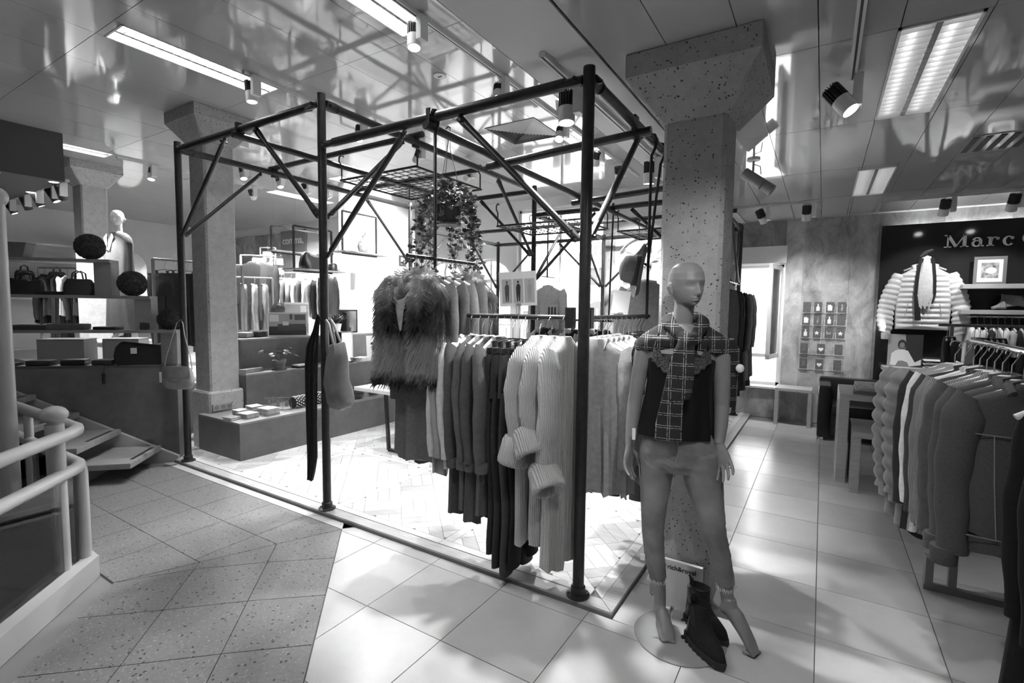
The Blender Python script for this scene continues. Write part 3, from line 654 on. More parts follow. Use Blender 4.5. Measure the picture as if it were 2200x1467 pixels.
def garment(name, label, cat, loc, rz, kind, mt, seed=0, sz=1.0, group=None, hang='wood', hlabel=None, hgroup=None, wid=None, ln=None, th=None):
    """one hanging garment (top-level thing with parts) and its hanger (a thing of its own)"""
    t = thing(name, label, cat, loc, rz, group); t.scale = (1, 1, 1)
    v = seed % 3
    def P(nm, key, fn, m2=None, sm=True, par=None):
        me = shared((kind, nm, key, (m2 or mt).name, v, wid, ln, th), lambda: fn().mesh(nm, m2 or mt, sm, 60)); return link(nm, me, par or t)
    if kind in ('sweater', 'coat', 'shirt', 'hoodie', 'blazer', 'puffer', 'tee', 'dress'):
        w_ = wid or {'sweater': .20, 'coat': .215, 'shirt': .19, 'hoodie': .21, 'blazer': .20, 'puffer': .215, 'tee': .19, 'dress': .19}[kind]
        le = ln or {'sweater': .62, 'coat': 1.02, 'shirt': .66, 'hoodie': .66, 'blazer': .72, 'puffer': .70, 'tee': .6, 'dress': 1.0}[kind]
        tk = th or {'sweater': .032, 'coat': .045, 'shirt': .022, 'hoodie': .04, 'blazer': .035, 'puffer': .055, 'tee': .018, 'dress': .022}[kind]
        flare = {'coat': 1.22, 'dress': 1.35, 'shirt': 1.1}.get(kind, 1.05)
        bl = (.075, .30) if kind == 'puffer' else None
        P('body', 0, lambda: body_mesh(SHOULD(w_, tk)+[(-.155-le*.35, w_*.98, tk), (-.155-le, w_*flare, tk*1.05)], (3 if kind in ('shirt', 'dress') else 2)+v, {'puffer': .003, 'shirt': .022, 'dress': .024, 'coat': .017}.get(kind, .013), v, bulge=bl))
        sl = {'tee': .24, 'coat': .66, 'blazer': .62}.get(kind, .60)
        if kind != 'dress':
            for s in (-1, 1): P('sleeve', s, lambda s=s: sleeve_mesh(s, w_+.03, -.165, -.20-sl, .06 if kind != 'puffer' else .075, .042, .6, .02, v, bulge=bl))
            if kind in ('sweater', 'hoodie', 'puffer'):
                for s in (-1, 1): P('cuff', s, lambda s=s: MB().lathe([(.036, -.20-sl-.045), (.038, -.20-sl), (.034, -.20-sl+.01)], 14, (s*(w_+.005), -.02, 0)))
        if kind in ('coat', 'blazer', 'shirt'):
            P('collar', 0, lambda: MB().tube([(-.05, -tk, -.17), (-.06, .0, -.125), (0, tk+.012, -.115), (.06, 0, -.125), (.05, -tk, -.17)], [.010, .018, .02, .018, .010], 8, flat=.6))
        if kind == 'hoodie':
            P('hood', 0, lambda: MB().sphere((0, .035, -.16), .085, 12, 8, (1.05, .55, .8)))
    elif kind in ('trousers', 'skirt', 'jeans'):
        w_ = wid or {'trousers': .18, 'skirt': .17, 'jeans': .18}[kind]; le = ln or {'trousers': 1.0, 'skirt': .7, 'jeans': .95}[kind]
        P('waistband', 0, lambda: body_mesh([(-.165, w_, .018), (-.205, w_, .02)], 2, .004, v))
        if kind == 'skirt': P('skirt_body', 0, lambda: body_mesh([(-.20, w_, .022), (-.3, w_*1.05, .03), (-.165-le, w_*1.3, .035)], 4, .016, v))
        else:
            P('hip', 0, lambda: body_mesh([(-.20, w_, .022), (-.30, w_*1.06, .03), (-.44, w_*1.06, .03)], 2, .006, v))
            for s in (-1, 1): P('leg', s, lambda s=s: MB().loft([[(s*w_*.52+w_*.5*(1.02-.35*t)*math.cos(2*PI*k/18), (.03-.006*t)*math.sin(2*PI*k/18)+.01*math.sin(9*t+s), -.40-(le-.235)*t) for k in range(18)] for t in [q/14 for q in range(15)]]))
    for c in t.children: c.scale = (sz, 1, sz)
    if hang: hanger(loc, rz, hlabel or ('hanger holding '+label), 'clip' if kind in ('trousers', 'skirt', 'jeans') else hang, hgroup, .165 if kind in ('tee',) else .18)
    return t
def fur_part(parent, levels, nstr, seed, ln=.05, m_=None):
    rnd = random.Random(seed); mb = MB(); V = []; Fc = []
    for _ in range(nstr):
        i = rnd.randrange(len(levels)-1); a, b = levels[i], levels[i+1]
        wts = None; t = rnd.random(); z = a[0]+(b[0]-a[0])*t; hw = a[1]+(b[1]-a[1])*t; ht = a[2]+(b[2]-a[2])*t
        th = rnd.uniform(0, 2*PI); x, y = shp(th, .8); p = Vector((x*hw, y*ht, z)); nrm = Vector((x*.6, y, 0)).normalized()
        d = (nrm*rnd.uniform(.35, .75)+Vector((rnd.uniform(-.35, .35), rnd.uniform(-.2, .2), -rnd.uniform(.5, 1.1)))).normalized()
        sd = d.cross(nrm).normalized() if d.cross(nrm).length > .01 else Vector((1, 0, 0))
        l_ = ln*rnd.uniform(.6, 1.25); q = len(V); V += [tuple(p-sd*.0012), tuple(p+sd*.0012), tuple(p+d*l_*.6+sd*.0010), tuple(p+d*l_+Vector((0, 0, -.25*l_)))]; Fc += [(q, q+1, q+2), (q, q+2, q+3)]
    me = bpy.data.meshes.new('fur'); me.from_pydata(V, [], Fc); me.materials.append(m_); return tag(link('fur', me, parent), kind='stuff')
def fur_tube(parent, pts, rs, nstr, seed, ln, m_):
    rnd = random.Random(seed); V = []; Fc = []; pts = [Vector(p) for p in pts]
    for _ in range(nstr):
        i = rnd.randrange(len(pts)-1); t = rnd.random(); c = pts[i].lerp(pts[i+1], t); r = rs[i]+(rs[i+1]-rs[i])*t; ax = (pts[i+1]-pts[i]).normalized()
        u = ax.orthogonal().normalized(); v = ax.cross(u); a = rnd.uniform(0, 6.28); n = u*math.cos(a)+v*math.sin(a); p = c+n*r*.95
        d = (n*rnd.uniform(.5, 1)+Vector((rnd.uniform(-.3, .3), rnd.uniform(-.3, .3), -rnd.uniform(.2, .9)))).normalized(); sd = d.cross(n); sd = sd.normalized() if sd.length > .01 else ax
        l_ = ln*rnd.uniform(.6, 1.3); q = len(V); V += [tuple(p-sd*.0012), tuple(p+sd*.0012), tuple(p+d*l_*.6+sd*.001), tuple(p+d*l_+Vector((0, 0, -.2*l_)))]; Fc += [(q, q+1, q+2), (q, q+2, q+3)]
    me = bpy.data.meshes.new('fur'); me.from_pydata(V, [], Fc); me.materials.append(m_); return tag(link('fur', me, parent), kind='stuff')
def band_mat(name, stops, rough=.8):
    """colour of the fur itself: bands across the vest from hem to shoulder (object z)"""
    m = mat(name, .1, rough, .3); n, l, b = nodes(m); tc = n.new('ShaderNodeTexCoord'); sp = n.new('ShaderNodeSeparateXYZ'); l.new(tc.outputs['Object'], sp.inputs[0])
    nz = n.new('ShaderNodeTexNoise'); nz.inputs['Scale'].default_value = 14; nz.inputs['Detail'].default_value = 5; l.new(tc.outputs['Object'], nz.inputs['Vector'])
    ad = n.new('ShaderNodeMath'); ad.operation = 'MULTIPLY_ADD'; l.new(nz.outputs['Fac'], ad.inputs[0]); ad.inputs[1].default_value = .16; l.new(sp.outputs[2], ad.inputs[2])
    mr = n.new('ShaderNodeMapRange'); mr.inputs[1].default_value = -.80; mr.inputs[2].default_value = .0; l.new(ad.outputs[0], mr.inputs[0])
    cr = n.new('ShaderNodeValToRGB'); l.new(mr.outputs[0], cr.inputs[0]); el = cr.color_ramp.elements
    for i, (p, v) in enumerate(stops):
        e = el[i] if i < 2 else el.new(p)
        e.position = p; e.color = (v, v, v, 1)
    l.new(cr.outputs[0], b.inputs['Base Color']); return m

# ---------------------------------------------------------------- hung rails of the frame
def rail_thing(label, pts, r=.014, mt=None, drops=(), cat='rail', name='clothes_rail', caps=()):
    o = Vector(pts[0]); t = thing(name, label, cat, o); mt = mt or M_black
    MB().tube([Vector(p)-o for p in pts], r, 10).obj('rail', mt, t, True)
    for a, b, hx in drops:   # hanging rods with a hook over the beam
        a, b = Vector(a)-o, Vector(b)-o
        hd = Vector(hx); m_ = MB(); m_.tube([b, a-Vector((0, 0, .10)), a-Vector((0, 0, .06))+hd*.02, a+hd*.036, a+Vector((0, 0, .036))+hd*.018, a+Vector((0, 0, .040)), a+Vector((0, 0, .03))-hd*.030, a-hd*.04], .010, 8); m_.obj('hanging_rod', mt, t, True)
    for c in caps: c = Vector(c)-o; MB().box(c.x-.022, c.x+.022, c.y-.022, c.y+.022, c.z-.055, c.z+.055, .004).obj('rail_socket', mt, t)
    return t
ZR = 1.495
rail_thing('black rail under the front beam carrying the knitwear', [(-2.0, 2.34, ZR), (-1.12, 2.34, ZR)], .014, drops=[((-2.02, 2.34, ZL), (-2.02, 2.34, ZR-.02), (0, 1, 0))], caps=[(-1.105, 2.34, ZR)])
rail_thing('black rail behind the front post carrying pale tops', [(-1.03, 2.43, ZR), (-1.03, 3.44, ZR)], .014, drops=[((-1.03, 3.40, ZL), (-1.03, 3.40, ZR-.02), (1, 0, 0))], caps=[(-1.03, 2.40, ZR)])
rail_thing('short black rail carrying the fur vest and coats', [(-2.02, 2.10, 1.835), (-2.02, 2.74, 1.835)], .012)
# coats: planes across the short rail (rail runs in depth)
F['coat1'] = fab('coat_grey', .155, sc=60, bs=300); F['coat2'] = fab('coat_dark', .10, sc=60, bs=300)
M_fur = band_mat('fur_banded', [(0, .025), (.19, .028), (.26, .36), (.46, .28), (.56, .08), (.70, .07), (.82, .36), (1.0, .48)])
FURL = SHOULD(.20, .05)+[(-.40, .21, .075), (-.60, .225, .085), (-.74, .235, .085)]
M_fur2 = band_mat('fur_banded_pale', [(0, .05), (.3, .2), (.5, .08), (.8, .3), (.9, .4), (1.0, .4)])
def fur_vest(label, loc, rz, seed, mf, hang):
    t = thing('fur_vest', label, 'vest', loc, rz, 'fur vests')
    # open front: two panels and a back
    for s in (-1, 1):
        m_ = body_mesh([(z, hw*.5, ht*.75) for z, hw, ht in FURL], 1, .004, seed+s); me = m_.mesh('front_panel', mf, True)
        o = link('front_panel', me, t, (s*.118, -.035, 0)); fur_part(o, [(z, hw*.5, ht*.8) for z, hw, ht in FURL], 9000, seed+s, .045, mf)
    m_ = body_mesh([(z, hw*.98, ht*.4) for z, hw, ht in FURL], 1, .004, seed+5); o = link('back_panel', m_.mesh('back_panel', mf, True), t, (0, .04, 0)); fur_part(o, [(z, hw*.98, ht*.4) for z, hw, ht in FURL], 5000, seed+9, .045, mf)
    cp_ = [(-.085, -.115, -.40), (-.10, -.105, -.28), (-.105, -.06, -.19), (-.07, .02, -.135), (0, .055, -.12), (.07, .02, -.135), (.105, -.06, -.19), (.10, -.105, -.28), (.085, -.115, -.40)]; cr_ = [.018, .034, .04, .04, .042, .04, .04, .034, .018]
    o = MB().tube(cp_, cr_, 10).obj('fur_collar', mf, t, True); fur_tube(o, cp_, cr_, 4500, seed+4, .05, mf)
    hanger(loc, rz, 'wooden hanger holding '+label, hang)
    return t
cx = -2.02
fur_vest('banded dark and light fur vest at the front of the coat rail', (cx, 2.155, 1.835), .16, 3, M_fur, 'wood')
h = thing('hooded_top', 'pale hooded lining draped at the neck of the front fur vest', 'hood', (cx, 2.17, 1.835), .16)
F['hood'] = fab('hood_pale', .30)
MB().tube([(-.055, -.12, -.27), (-.062, -.10, -.20), (-.055, -.03, -.14), (.0, .02, -.12), (.05, -.02, -.135), (.055, -.09, -.19), (.01, -.125, -.26), (-.035, -.13, -.30)], [.012, .018, .022, .024, .022, .018, .014, .010], 10, flat=.7).obj('hood_edge', F['hood'], h, True)
MB().loft([[(-.045, -.135, -.26), (-.005, -.138, -.25), (.03, -.135, -.24)], [(-.035, -.140, -.33), (-.008, -.142, -.33), (.012, -.14, -.32)], [(-.016, -.142, -.42), (-.008, -.144, -.43), (.0, -.142, -.42)]], (False, False), close=False).obj('lapel', F['hood'], h, True)
MB().sphere((0, -.03, -.185), .06, 12, 8, (1, .6, .6)).obj('hood_lining', F['hood'], h, True)
for k, (y, mt, lab, le) in enumerate(((2.235, 'coat1', 'smooth mid grey wool coat directly behind the fur vest', 1.06), (2.325, 'coat2', 'darker grey wool coat, second behind the fur vest', 1.10), (2.41, 'coat1', 'mid grey wool coat, third behind the fur vest', 1.04), (2.49, 'coat2', 'dark wool coat, fourth behind the fur vest', 1.0))):
    garment('wool_coat', lab, 'coat', (cx+.01*k, y, 1.835), .10, 'coat', F[mt], k, group='wool coats on the short rail', ln=le, wid=.19)
fur_vest('pale banded fur vest at the rear of the coat rail', (cx+.03, 2.60, 1.835), .08, 11, M_fur2, 'wood')
# front rail knitwear: planes across the rail (garment width runs in depth)
R90 = PI/2
fr_list = [
 (-1.865, 'blouse', 'shirt', F['pale'], .74, 'white', 'pale cream blouse at the left end of the front rail'),
 (-1.82, 'blouse', 'shirt', F['satin'], .76, 'white', 'pale satin blouse second from the left on the front rail'),
 (-1.775, 'blouse', 'shirt', F['pale'], .70, 'white', 'pale blouse third from the left on the front rail'),
 (-1.725, 'sweater', 'sweater', F['taupe'], .98, 'wood', 'long dark taupe cardigan beside the pale blouses'),
 (-1.665, 'sweater', 'sweater', F['mid'], .92, 'wood', 'mid grey brushed sweater, second of the dark knits'),
 (-1.605, 'sweater', 'sweater', F['taupe'], 1.0, 'wood', 'dark taupe knit, third of the dark knits'),
 (-1.55, 'sweater', 'sweater', F['mid'], .95, 'wood', 'mid grey long cardigan, fourth of the dark knits'),
 (-1.50, 'trousers', 'trousers', F['char'], 1.15, 'clip', 'charcoal trousers clipped beside the dark knits'),
 (-1.455, 'trousers', 'trousers', F['char'], 1.22, 'clip', 'charcoal pleated trousers, second pair on the front rail'),
 (-1.41, 'trousers', 'trousers', F['dark'], 1.26, 'clip', 'dark corduroy trousers, third pair on the front rail'),
 (-1.365, 'trousers', 'trousers', F['black'], 1.20, 'clip', 'black trousers next to the cream cardigans'),
]
for k, (x, nm, kd, mt, le, hg, lab) in enumerate(fr_list):
    garment(nm if kd != 'trousers' else 'trousers', lab, {'shirt': 'blouse', 'sweater': 'sweater', 'trousers': 'trousers'}[kd], (x, 2.34, ZR), R90+random.uniform(-.10, .05), kd, mt, k, group='garments on the front rail', hang=hg, ln=le, wid=.185 if kd == 'sweater' else None, th=.030 if kd == 'sweater' else None)
# three chunky cream cardigans with turned-up cuffs
def chunky(label, loc, rz, seed, le, sl, sw):
    t = thing('chunky_cardigan', label, 'cardigan', loc, rz, 'cream cardigans on the front rail'); v = seed
    body_mesh(SHOULD(.185, .045, -.118)+[(-.45, .19, .05), (-.16-le, .185, .048)], 3, .012, v).obj('body', F['rib'], t, True)
    m_ = sleeve_mesh(-1, .205, -.165, -.20-sl, .066, .060, .85, .01, v, N=20, out=.05); m_.obj('sleeve', F['rib'], t, True)
    m_ = sleeve_mesh(1, .205, -.165, -.20-sl*.9, .06, .05, .7, -.03, v, N=20); m_.obj('sleeve', F['rib'], t, True)
    cuf = MB().lathe([(.044, .075), (.070, .070), (.080, .045), (.084, .0), (.088, -.05), (.086, -.066), (.076, -.074), (.060, -.068), (.052, -.03), (.046, .02)], 24); co = cuf.obj('turned_cuff', F['rib'], t, True, loc=(-.205-sw[0]*.03, -.01, -.20-sl-.02), angle=80); co.rotation_euler = (sw[1], sw[0], 0)
    hanger(loc, rz, 'pale hanger holding '+label, 'wood', w=.17)
chunky('chunky cream rib cardigan, left of the three by the front post', (-1.29, 2.345, ZR), R90-.1, 1, 1.03, .46, (.15, .1))
chunky('chunky cream rib cardigan, middle of the three by the front post', (-1.215, 2.335, ZR), R90-.02, 2, 1.0, .40, (.35, -.5))
chunky('chunky cream rib cardigan nearest the front post', (-1.135, 2.33, ZR), R90+.06, 3, 1.13, .56, (.55, -.55))
# rail behind the front post: planes across it (rail runs in depth)
rr = [(2.52, 'shirt', F['light'], .80, 'pale grey collarless blouse nearest the front post', 'blouse'), (2.60, 'shirt', F['satin'], .82, 'satin blouse second behind the front post', 'blouse'), (2.68, 'shirt', F['light'], .84, 'pale blouse third behind the front post', 'blouse'), (2.76, 'shirt', F['grey'], .80, 'grey blouse fourth behind the front post', 'blouse'), (2.85, 'shirt', F['light'], .8, 'pale blouse fifth behind the front post', 'blouse'), (2.94, 'sweater', F['pale'], .7, 'pale knit sweater beside the mannequin arm', 'sweater'), (3.04, 'jeans', F['denim'], 1.0, 'dark jeans hanging beyond the pale blouses', 'jeans'), (3.12, 'jeans', F['char'], 1.0, 'charcoal jeans farther along the rail behind the post', 'jeans'), (3.20, 'shirt', F['dark'], .7, 'dark shirt near the hanging rod', 'shirt'), (3.28, 'shirt', F['char'], .7, 'charcoal shirt at the far end of the rail behind the post', 'shirt')]
for k, (y, kd, mt, le, lab, nm) in enumerate(rr): garment(nm, lab, nm, (-1.03, y, ZR), .12+random.uniform(-.06, .06), kd, mt, k, group='garments behind the front post', hang='white' if k < 6 else 'black', ln=le, wid=.165, th=.026)
# ================================================================== MANNEQUIN
MO = Vector((-.50, 2.36, 0)); MROT = math.atan2(.2073, .9783)
mann = thing('mannequin', 'bald grey mannequin in black top and jeans before the column', 'mannequin', MO, MROT)
M_skin = mat('mannequin_skin', .235, .42, nscale=30, namt=.05)
def ering(c, hx, hy0, hy1, N=24, rot=0.0, z=None):
    """ellipse ring with different front (hy0, towards -y) and back (hy1) depth"""
    out = []
    for k in range(N):
        a = 2*PI*k/N; x = hx*math.cos(a); y = (hy1 if math.sin(a) > 0 else hy0)*math.sin(a)
        out.append((c[0]+x*math.cos(rot)-y*math.sin(rot), c[1]+x*math.sin(rot)+y*math.cos(rot), c[2]))
    return out
TMP = bpy.data.scenes.new('tmp')
def tmp_eval(o):
    TMP.collection.objects.link(o)
    with bpy.context.temp_override(scene=TMP, view_layer=TMP.view_layers[0]):
        dg = bpy.context.evaluated_depsgraph_get(); dg.update(); r = bpy.data.meshes.new_from_object(o.evaluated_get(dg))
    bpy.data.objects.remove(o); return r
def remesh(mb, voxel, smooth_it=4, name='body'):
    me = mb.mesh('tmp'); o = bpy.data.objects.new('tmp', me)
    md = o.modifiers.new('r', 'REMESH'); md.mode = 'VOXEL'; md.voxel_size = voxel; md.use_smooth_shade = True
    ms = o.modifiers.new('s', 'SMOOTH'); ms.factor = .5; ms.iterations = smooth_it
    r = tmp_eval(o); r.name = name
    for p in r.polygons: p.use_smooth = True
    return r
B = MB()
FYAW = .62                                    # face turned to the right of the picture
HC = Vector((-.035, .01, 0))
head = [(1.7615, .018, .02, .03), (1.755, .038, .045, .055), (1.738, .058, .068, .078), (1.71, .070, .084, .093), (1.68, .0745, .089, .097), (1.655, .0735, .087, .094), (1.63, .069, .085, .084), (1.61, .062, .084, .068), (1.592, .052, .082, .050), (1.577, .040, .078, .030), (1.567, .025, .069, .0), (1.562, .010, .058, -.02)]
B.loft([ering((HC.x, HC.y, z), w_, f, b, 28, FYAW) for z, w_, f, b in head])
B.tube([(-.035, .02, 1.62), (-.042, .022, 1.54), (-.048, .028, 1.47), (-.05, .03, 1.40)], [.044, .044, .047, .062], 16)
fdir = Vector((math.sin(FYAW), -math.cos(FYAW), 0)); rdir = Vector((math.cos(FYAW), math.sin(FYAW), 0))
for s_ in (-1, 1): B.tube([HC+rdir*s_*.070-fdir*.006+Vector((0, 0, 1.612)), HC+rdir*s_*.075-fdir*.010+Vector((0, 0, 1.625)), HC+rdir*s_*.079-fdir*.016+Vector((0, 0, 1.648)), HC+rdir*s_*.076-fdir*.014+Vector((0, 0, 1.664))], [.006, .010, .014, .009], 10)
TX = -.045
torso = [(1.475, .055, .05, .05), (1.445, .085, .06, .06), (1.425, .125, .065, .065), (1.40, .158, .072, .075), (1.36, .165, .085, .08), (1.31, .148, .108, .078), (1.27, .142, .115, .075), (1.21, .128, .095, .07), (1.12, .112, .078, .065), (1.05, .118, .08, .072), (.97, .145, .09, .095), (.90, .163, .092, .11), (.84, .166, .085, .105), (.80, .15, .07, .085)]
B.loft([ering((TX, .02, z), w_, f, b, 28) for z, w_, f, b in torso])
def limb(pts, rs, n=16, m_=None): (m_ or B).tube(pts, rs, n)
# arms
LA = [(-.195, .02, 1.40), (-.215, .025, 1.34), (-.236, .035, 1.22), (-.255, .04, 1.09), (-.262, .025, .98), (-.268, .005, .89)]
RA = [(.105, .02, 1.40), (.122, .025, 1.34), (.134, .035, 1.22), (.138, .04, 1.11), (.136, .02, 1.02), (.130, -.005, .94)]
for a in (LA, RA): limb(a, [.045, .044, .037, .033, .030, .022])
def hand(wr, dirv, palm_n, side, spread=1.0):
    """wr wrist point, dirv finger direction, palm_n palm normal, side +1/-1 thumb side"""
    d = Vector(dirv).normalized(); n_ = Vector(palm_n).normalized(); s = d.cross(n_).normalized()*side; wr = Vector(wr)
    rings = []
    for t, hw, ht in ((-.01, .021, .017), (.02, .026, .016), (.05, .034, .0145), (.08, .036, .013), (.092, .033, .010)):
        c = wr+d*t; rings.append([c+s*hw*math.cos(2*PI*k/16)+n_*ht*math.sin(2*PI*k/16) for k in range(16)])
    B.loft(rings)
    for i, (off, L, sp, cu) in enumerate(((.028, .084, .14, .75), (.0095, .096, .03, .85), (-.0095, .090, -.07, .95), (-.028, .072, -.20, 1.1))):
        b = wr+d*.080+s*off; dd = (d+s*sp*spread).normalized(); p = [b]; an = 0
        for seg, fr_ in enumerate((.45, .32, .27)):
            an += .30*cu; dir2 = dd*math.cos(an)+n_*math.sin(an); p.append(p[-1]+dir2*L*fr_)
        B.tube([p[0], (p[0]+p[1])/2, p[1], (p[1]+p[2])/2, p[2], p[3]], [.0088, .0082, .0080, .0074, .0070, .005], 10)
    b = wr+d*.028+s*.022; t1 = b+(d*.55+s*.75+n_*.35).normalized()*.036; t2 = t1+(d*.85+s*.25+n_*.45).normalized()*.030; t3 = t2+(d*.95+n_*.3).normalized()*.020
    B.tube([b-s*.01, b, t1, t2, t3], [.013, .0125, .0105, .0092, .006], 10)
hand((.130, -.005, .94), (.30, -.22, -1.0), (-.35, -.75, .1), 1)      # right of picture
hand((-.268, .005, .89), (-.08, -.10, -1.0), (.9, -.35, 0), -1)
# legs and feet (tiptoe feet)
LL = [(-.132, .02, .86), (-.140, .015, .75), (-.146, .0, .60), (-.145, -.012, .485), (-.135, .012, .36), (-.115, .03, .22), (-.105, .035, .13)]
RL = [(.045, .02, .86), (.072, .01, .75), (.10, -.01, .64), (.122, -.02, .55), (.152, .005, .42), (.182, .02, .30), (.196, .02, .20)]
for a in (LL, RL): limb(a, [.078, .064, .052, .044, .042, .034, .029])
def foot(an, toe, heel_h):
    an, toe = Vector(an), Vector(toe); d = (toe-an); dh = Vector((d.x, d.y, 0)).normalized(); sd = Vector((dh.y, -dh.x, 0))
    prof = [(an+Vector((0, 0, .03)), .030, .032), (an+Vector((0, 0, -.015))+dh*.004, .031, .040), (an.lerp(toe, .28)+Vector((0, 0, .006)), .032, .038), (an.lerp(toe, .55)+Vector((0, 0, .006)), .036, .028), (an.lerp(toe, .78)+Vector((0, 0, .004)), .040, .018), (an.lerp(toe, .90), .037, .013), (toe, .030, .009)]
    rings = []; m = len(prof)
    for i, (c, w_, h_) in enumerate(prof):
        tg = (prof[min(i+1, m-1)][0]-prof[max(i-1, 0)][0]).normalized(); nn = sd.cross(tg).normalized()
        rings.append([c+sd*w_*math.cos(2*PI*k/18)+nn*h_*math.sin(2*PI*k/18) for k in range(18)])
    B.loft(rings); B.sphere(an-dh*.012+Vector((0, 0, -.022)), .027, 12, 8, (1, 1, 1.2))
    for k in range(5):
        o = (k-2)*.0125; p = toe+sd*o-dh*(.004+.004*k)+Vector((0, 0, .001)); B.tube([p-dh*.03+Vector((0, 0, .004)), p, p+dh*.014], [.009, .0078-.0006*k, .0055], 8)
foot((-.108, .035, .105), (-.055, -.10, .012), .08)
foot((.200, .015, .185), (.318, -.045, .012), .13)
body = remesh(B, .0036, 3, 'body'); body.materials.clear(); body.materials.append(M_skin)
# face relief: brow, soft eye hollows, nose, lips, chin
fc = HC+fdir*.085
for v in body.vertices:
    p = v.co
    if p.z < 1.55: continue
    rel_ = p-HC; u = rel_.dot(rdir); f_ = rel_.dot(fdir)
    if f_ < .02: continue
    g = lambda du, dz, su, sz: math.exp(-((u-du)/su)**2-((p.z-dz)/sz)**2)
    dd = -.006*(g(.031, 1.652, .024, .014)+g(-.031, 1.652, .024, .014))+.020*g(0, 1.617, .0105, .010)+.012*g(0, 1.632, .009, .016)+.006*g(0, 1.648, .007, .018)+.003*g(0, 1.676, .05, .008)
    dd += .009*g(0, 1.5975, .018, .0042)+.009*g(0, 1.5875, .015, .0048)-.0045*g(0, 1.5925, .020, .0018)-.003*g(0, 1.577, .02, .005)+.005*g(0, 1.566, .016, .007)-.002*g(0, 1.604, .006, .005)
    v.co = p+fdir*dd*min(1, (f_-.02)/.03)
link('body', body, mann)
# ---- jeans (slim, frayed ankle hem)
J = MB()
J.loft([ering((TX-.002, .02, z), w_, f, b, 28) for z, w_, f, b in ((.985, .152, .096, .10), (.93, .166, .101, .116), (.88, .176, .102, .118), (.83, .176, .096, .115), (.79, .16, .08, .09))])
def jleg(pts, rs):
    J.tube(pts, rs, 20)
jleg([(-.130, .02, .87), (-.140, .015, .75), (-.146, .0, .60), (-.145, -.012, .485), (-.135, .012, .36), (-.118, .028, .245)], [.088, .072, .060, .050, .047, .042])
jleg([(.045, .02, .87), (.072, .01, .75), (.10, -.01, .64), (.122, -.02, .55), (.152, .003, .42), (.187, .02, .275)], [.090, .084, .067, .053, .048, .041])
jm = remesh(J, .006, 4, 'jeans')
jn_ = [v.normal.copy() for v in jm.vertices]
for v, vn in zip(jm.vertices, jn_):
    p = v.co.copy(); nn = mnoise.noise(Vector((p.x*9, p.y*9, p.z*12)))*.0028+mnoise.noise(Vector((p.x*22, p.y*22, p.z*60+p.x*30)))*.0016*(1.6 if p.z > .8 or abs(p.z-.5) < .08 else .7); v.co = p+vn*nn
M_jean = mat('jeans_grey_denim', .20, .85, nscale=9, namt=.28, bump=.25, bscale=500, detail=6)
jm.materials.clear(); jm.materials.append(M_jean); jo = link('jeans', jm, mann)
M_fray = mat('frayed_cotton', .7, .9); M_stitch = mat('seam_thread', .34, .8)
for c, r_ in (((-.117, .028, .243), .047), ((.189, .02, .270), .045)):
    mb = MB(); rn = random.Random(3)
    for k in range(110):
        a = rn.uniform(0, 6.28); p = Vector(c)+Vector((math.cos(a)*r_, math.sin(a)*r_, rn.uniform(-.004, .006))); mb.tube([p, p+Vector((rn.uniform(-.006, .006), rn.uniform(-.006, .006), -rn.uniform(.006, .02)))], .0009, 3)
    tag(mb.obj('frayed_hem', M_fray, jo), kind='stuff')
MB().tube([(-.222, .01, .80), (-.212, .008, .72), (-.204, -.0, .60), (-.195, -.012, .485), (-.182, .01, .36), (-.162, .026, .255)], .0028, 6).obj('side_seam', M_stitch, jo, True)
MB().tube([(-.045, -.082, .97), (-.043, -.088, .90), (-.05, -.080, .86), (-.075, -.06, .83)], .0022, 6).obj('fly_seam', M_stitch, jo, True)
# ---- black satin camisole
def cloth_loft(rows, N=56, nf=9, amp=.006, seed=0, ph=None):
    rn = random.Random(seed); p1, p2 = rn.uniform(0, 6), rn.uniform(0, 6); rings = []
    for i, (z, cx_, w_, f, b) in enumerate(rows):
        fr_ = i/(len(rows)-1); r = []
        for k in range(N):
            a = 2*PI*k/N; fo = 1+amp*fr_*(math.sin(nf*a+p1+2*fr_)+.6*math.sin((nf*2-3)*a+p2))/max(.05, w_); x = w_*math.cos(a)*fo; y = (b if math.sin(a) > 0 else f)*math.sin(a)*fo
            r.append((cx_+x, .02+y, z))
        rings.append(r)
    return MB().loft(rings)
M_satin = mat('black_satin', .008, .45, spec=.35, nscale=7, bump=.25, detail=3)
cam_rows = [(1.345, -.045, .140, .100, .084), (1.31, -.045, .152, .118, .084), (1.27, -.046, .150, .124, .082), (1.21, -.048, .146, .112, .082), (1.14, -.052, .150, .104, .086), (1.07, -.056, .160, .106, .098), (1.0, -.060, .169, .112, .112), (.957, -.063, .174, .116, .120)]
cam_o = cloth_loft(cam_rows, amp=.007).obj('camisole', M_satin, mann, True)
M_lace = mat('black_lace', .045, .7, nscale=120, namt=.9, bump=.6, detail=2)
for s in (-1, 1):
    rows = []
    for i in range(11):
        t = i/10; x = TX+s*(.02+.10*t); zt = 1.295+.085*t; y = .02-.122*math.sqrt(max(0, 1-((x-TX)/.158)**2))-.006
        rows.append([(x, y, zt+.012*math.sin(i*1.9)), (x+s*.004, y-.003, zt-.03), (x+s*.008, y-.004, zt-.065+.008*math.sin(i*2.4))])
    m_ = MB().loft(rows, (False, False), close=False); m_.obj('lace_trim', M_lace, cam_o, True)
    MB().tube([(TX+s*.115, -.075, 1.375), (TX+s*.105, -.03, 1.435), (TX+s*.10, .05, 1.43)], .004, 6).obj('strap', M_satin, cam_o, True)
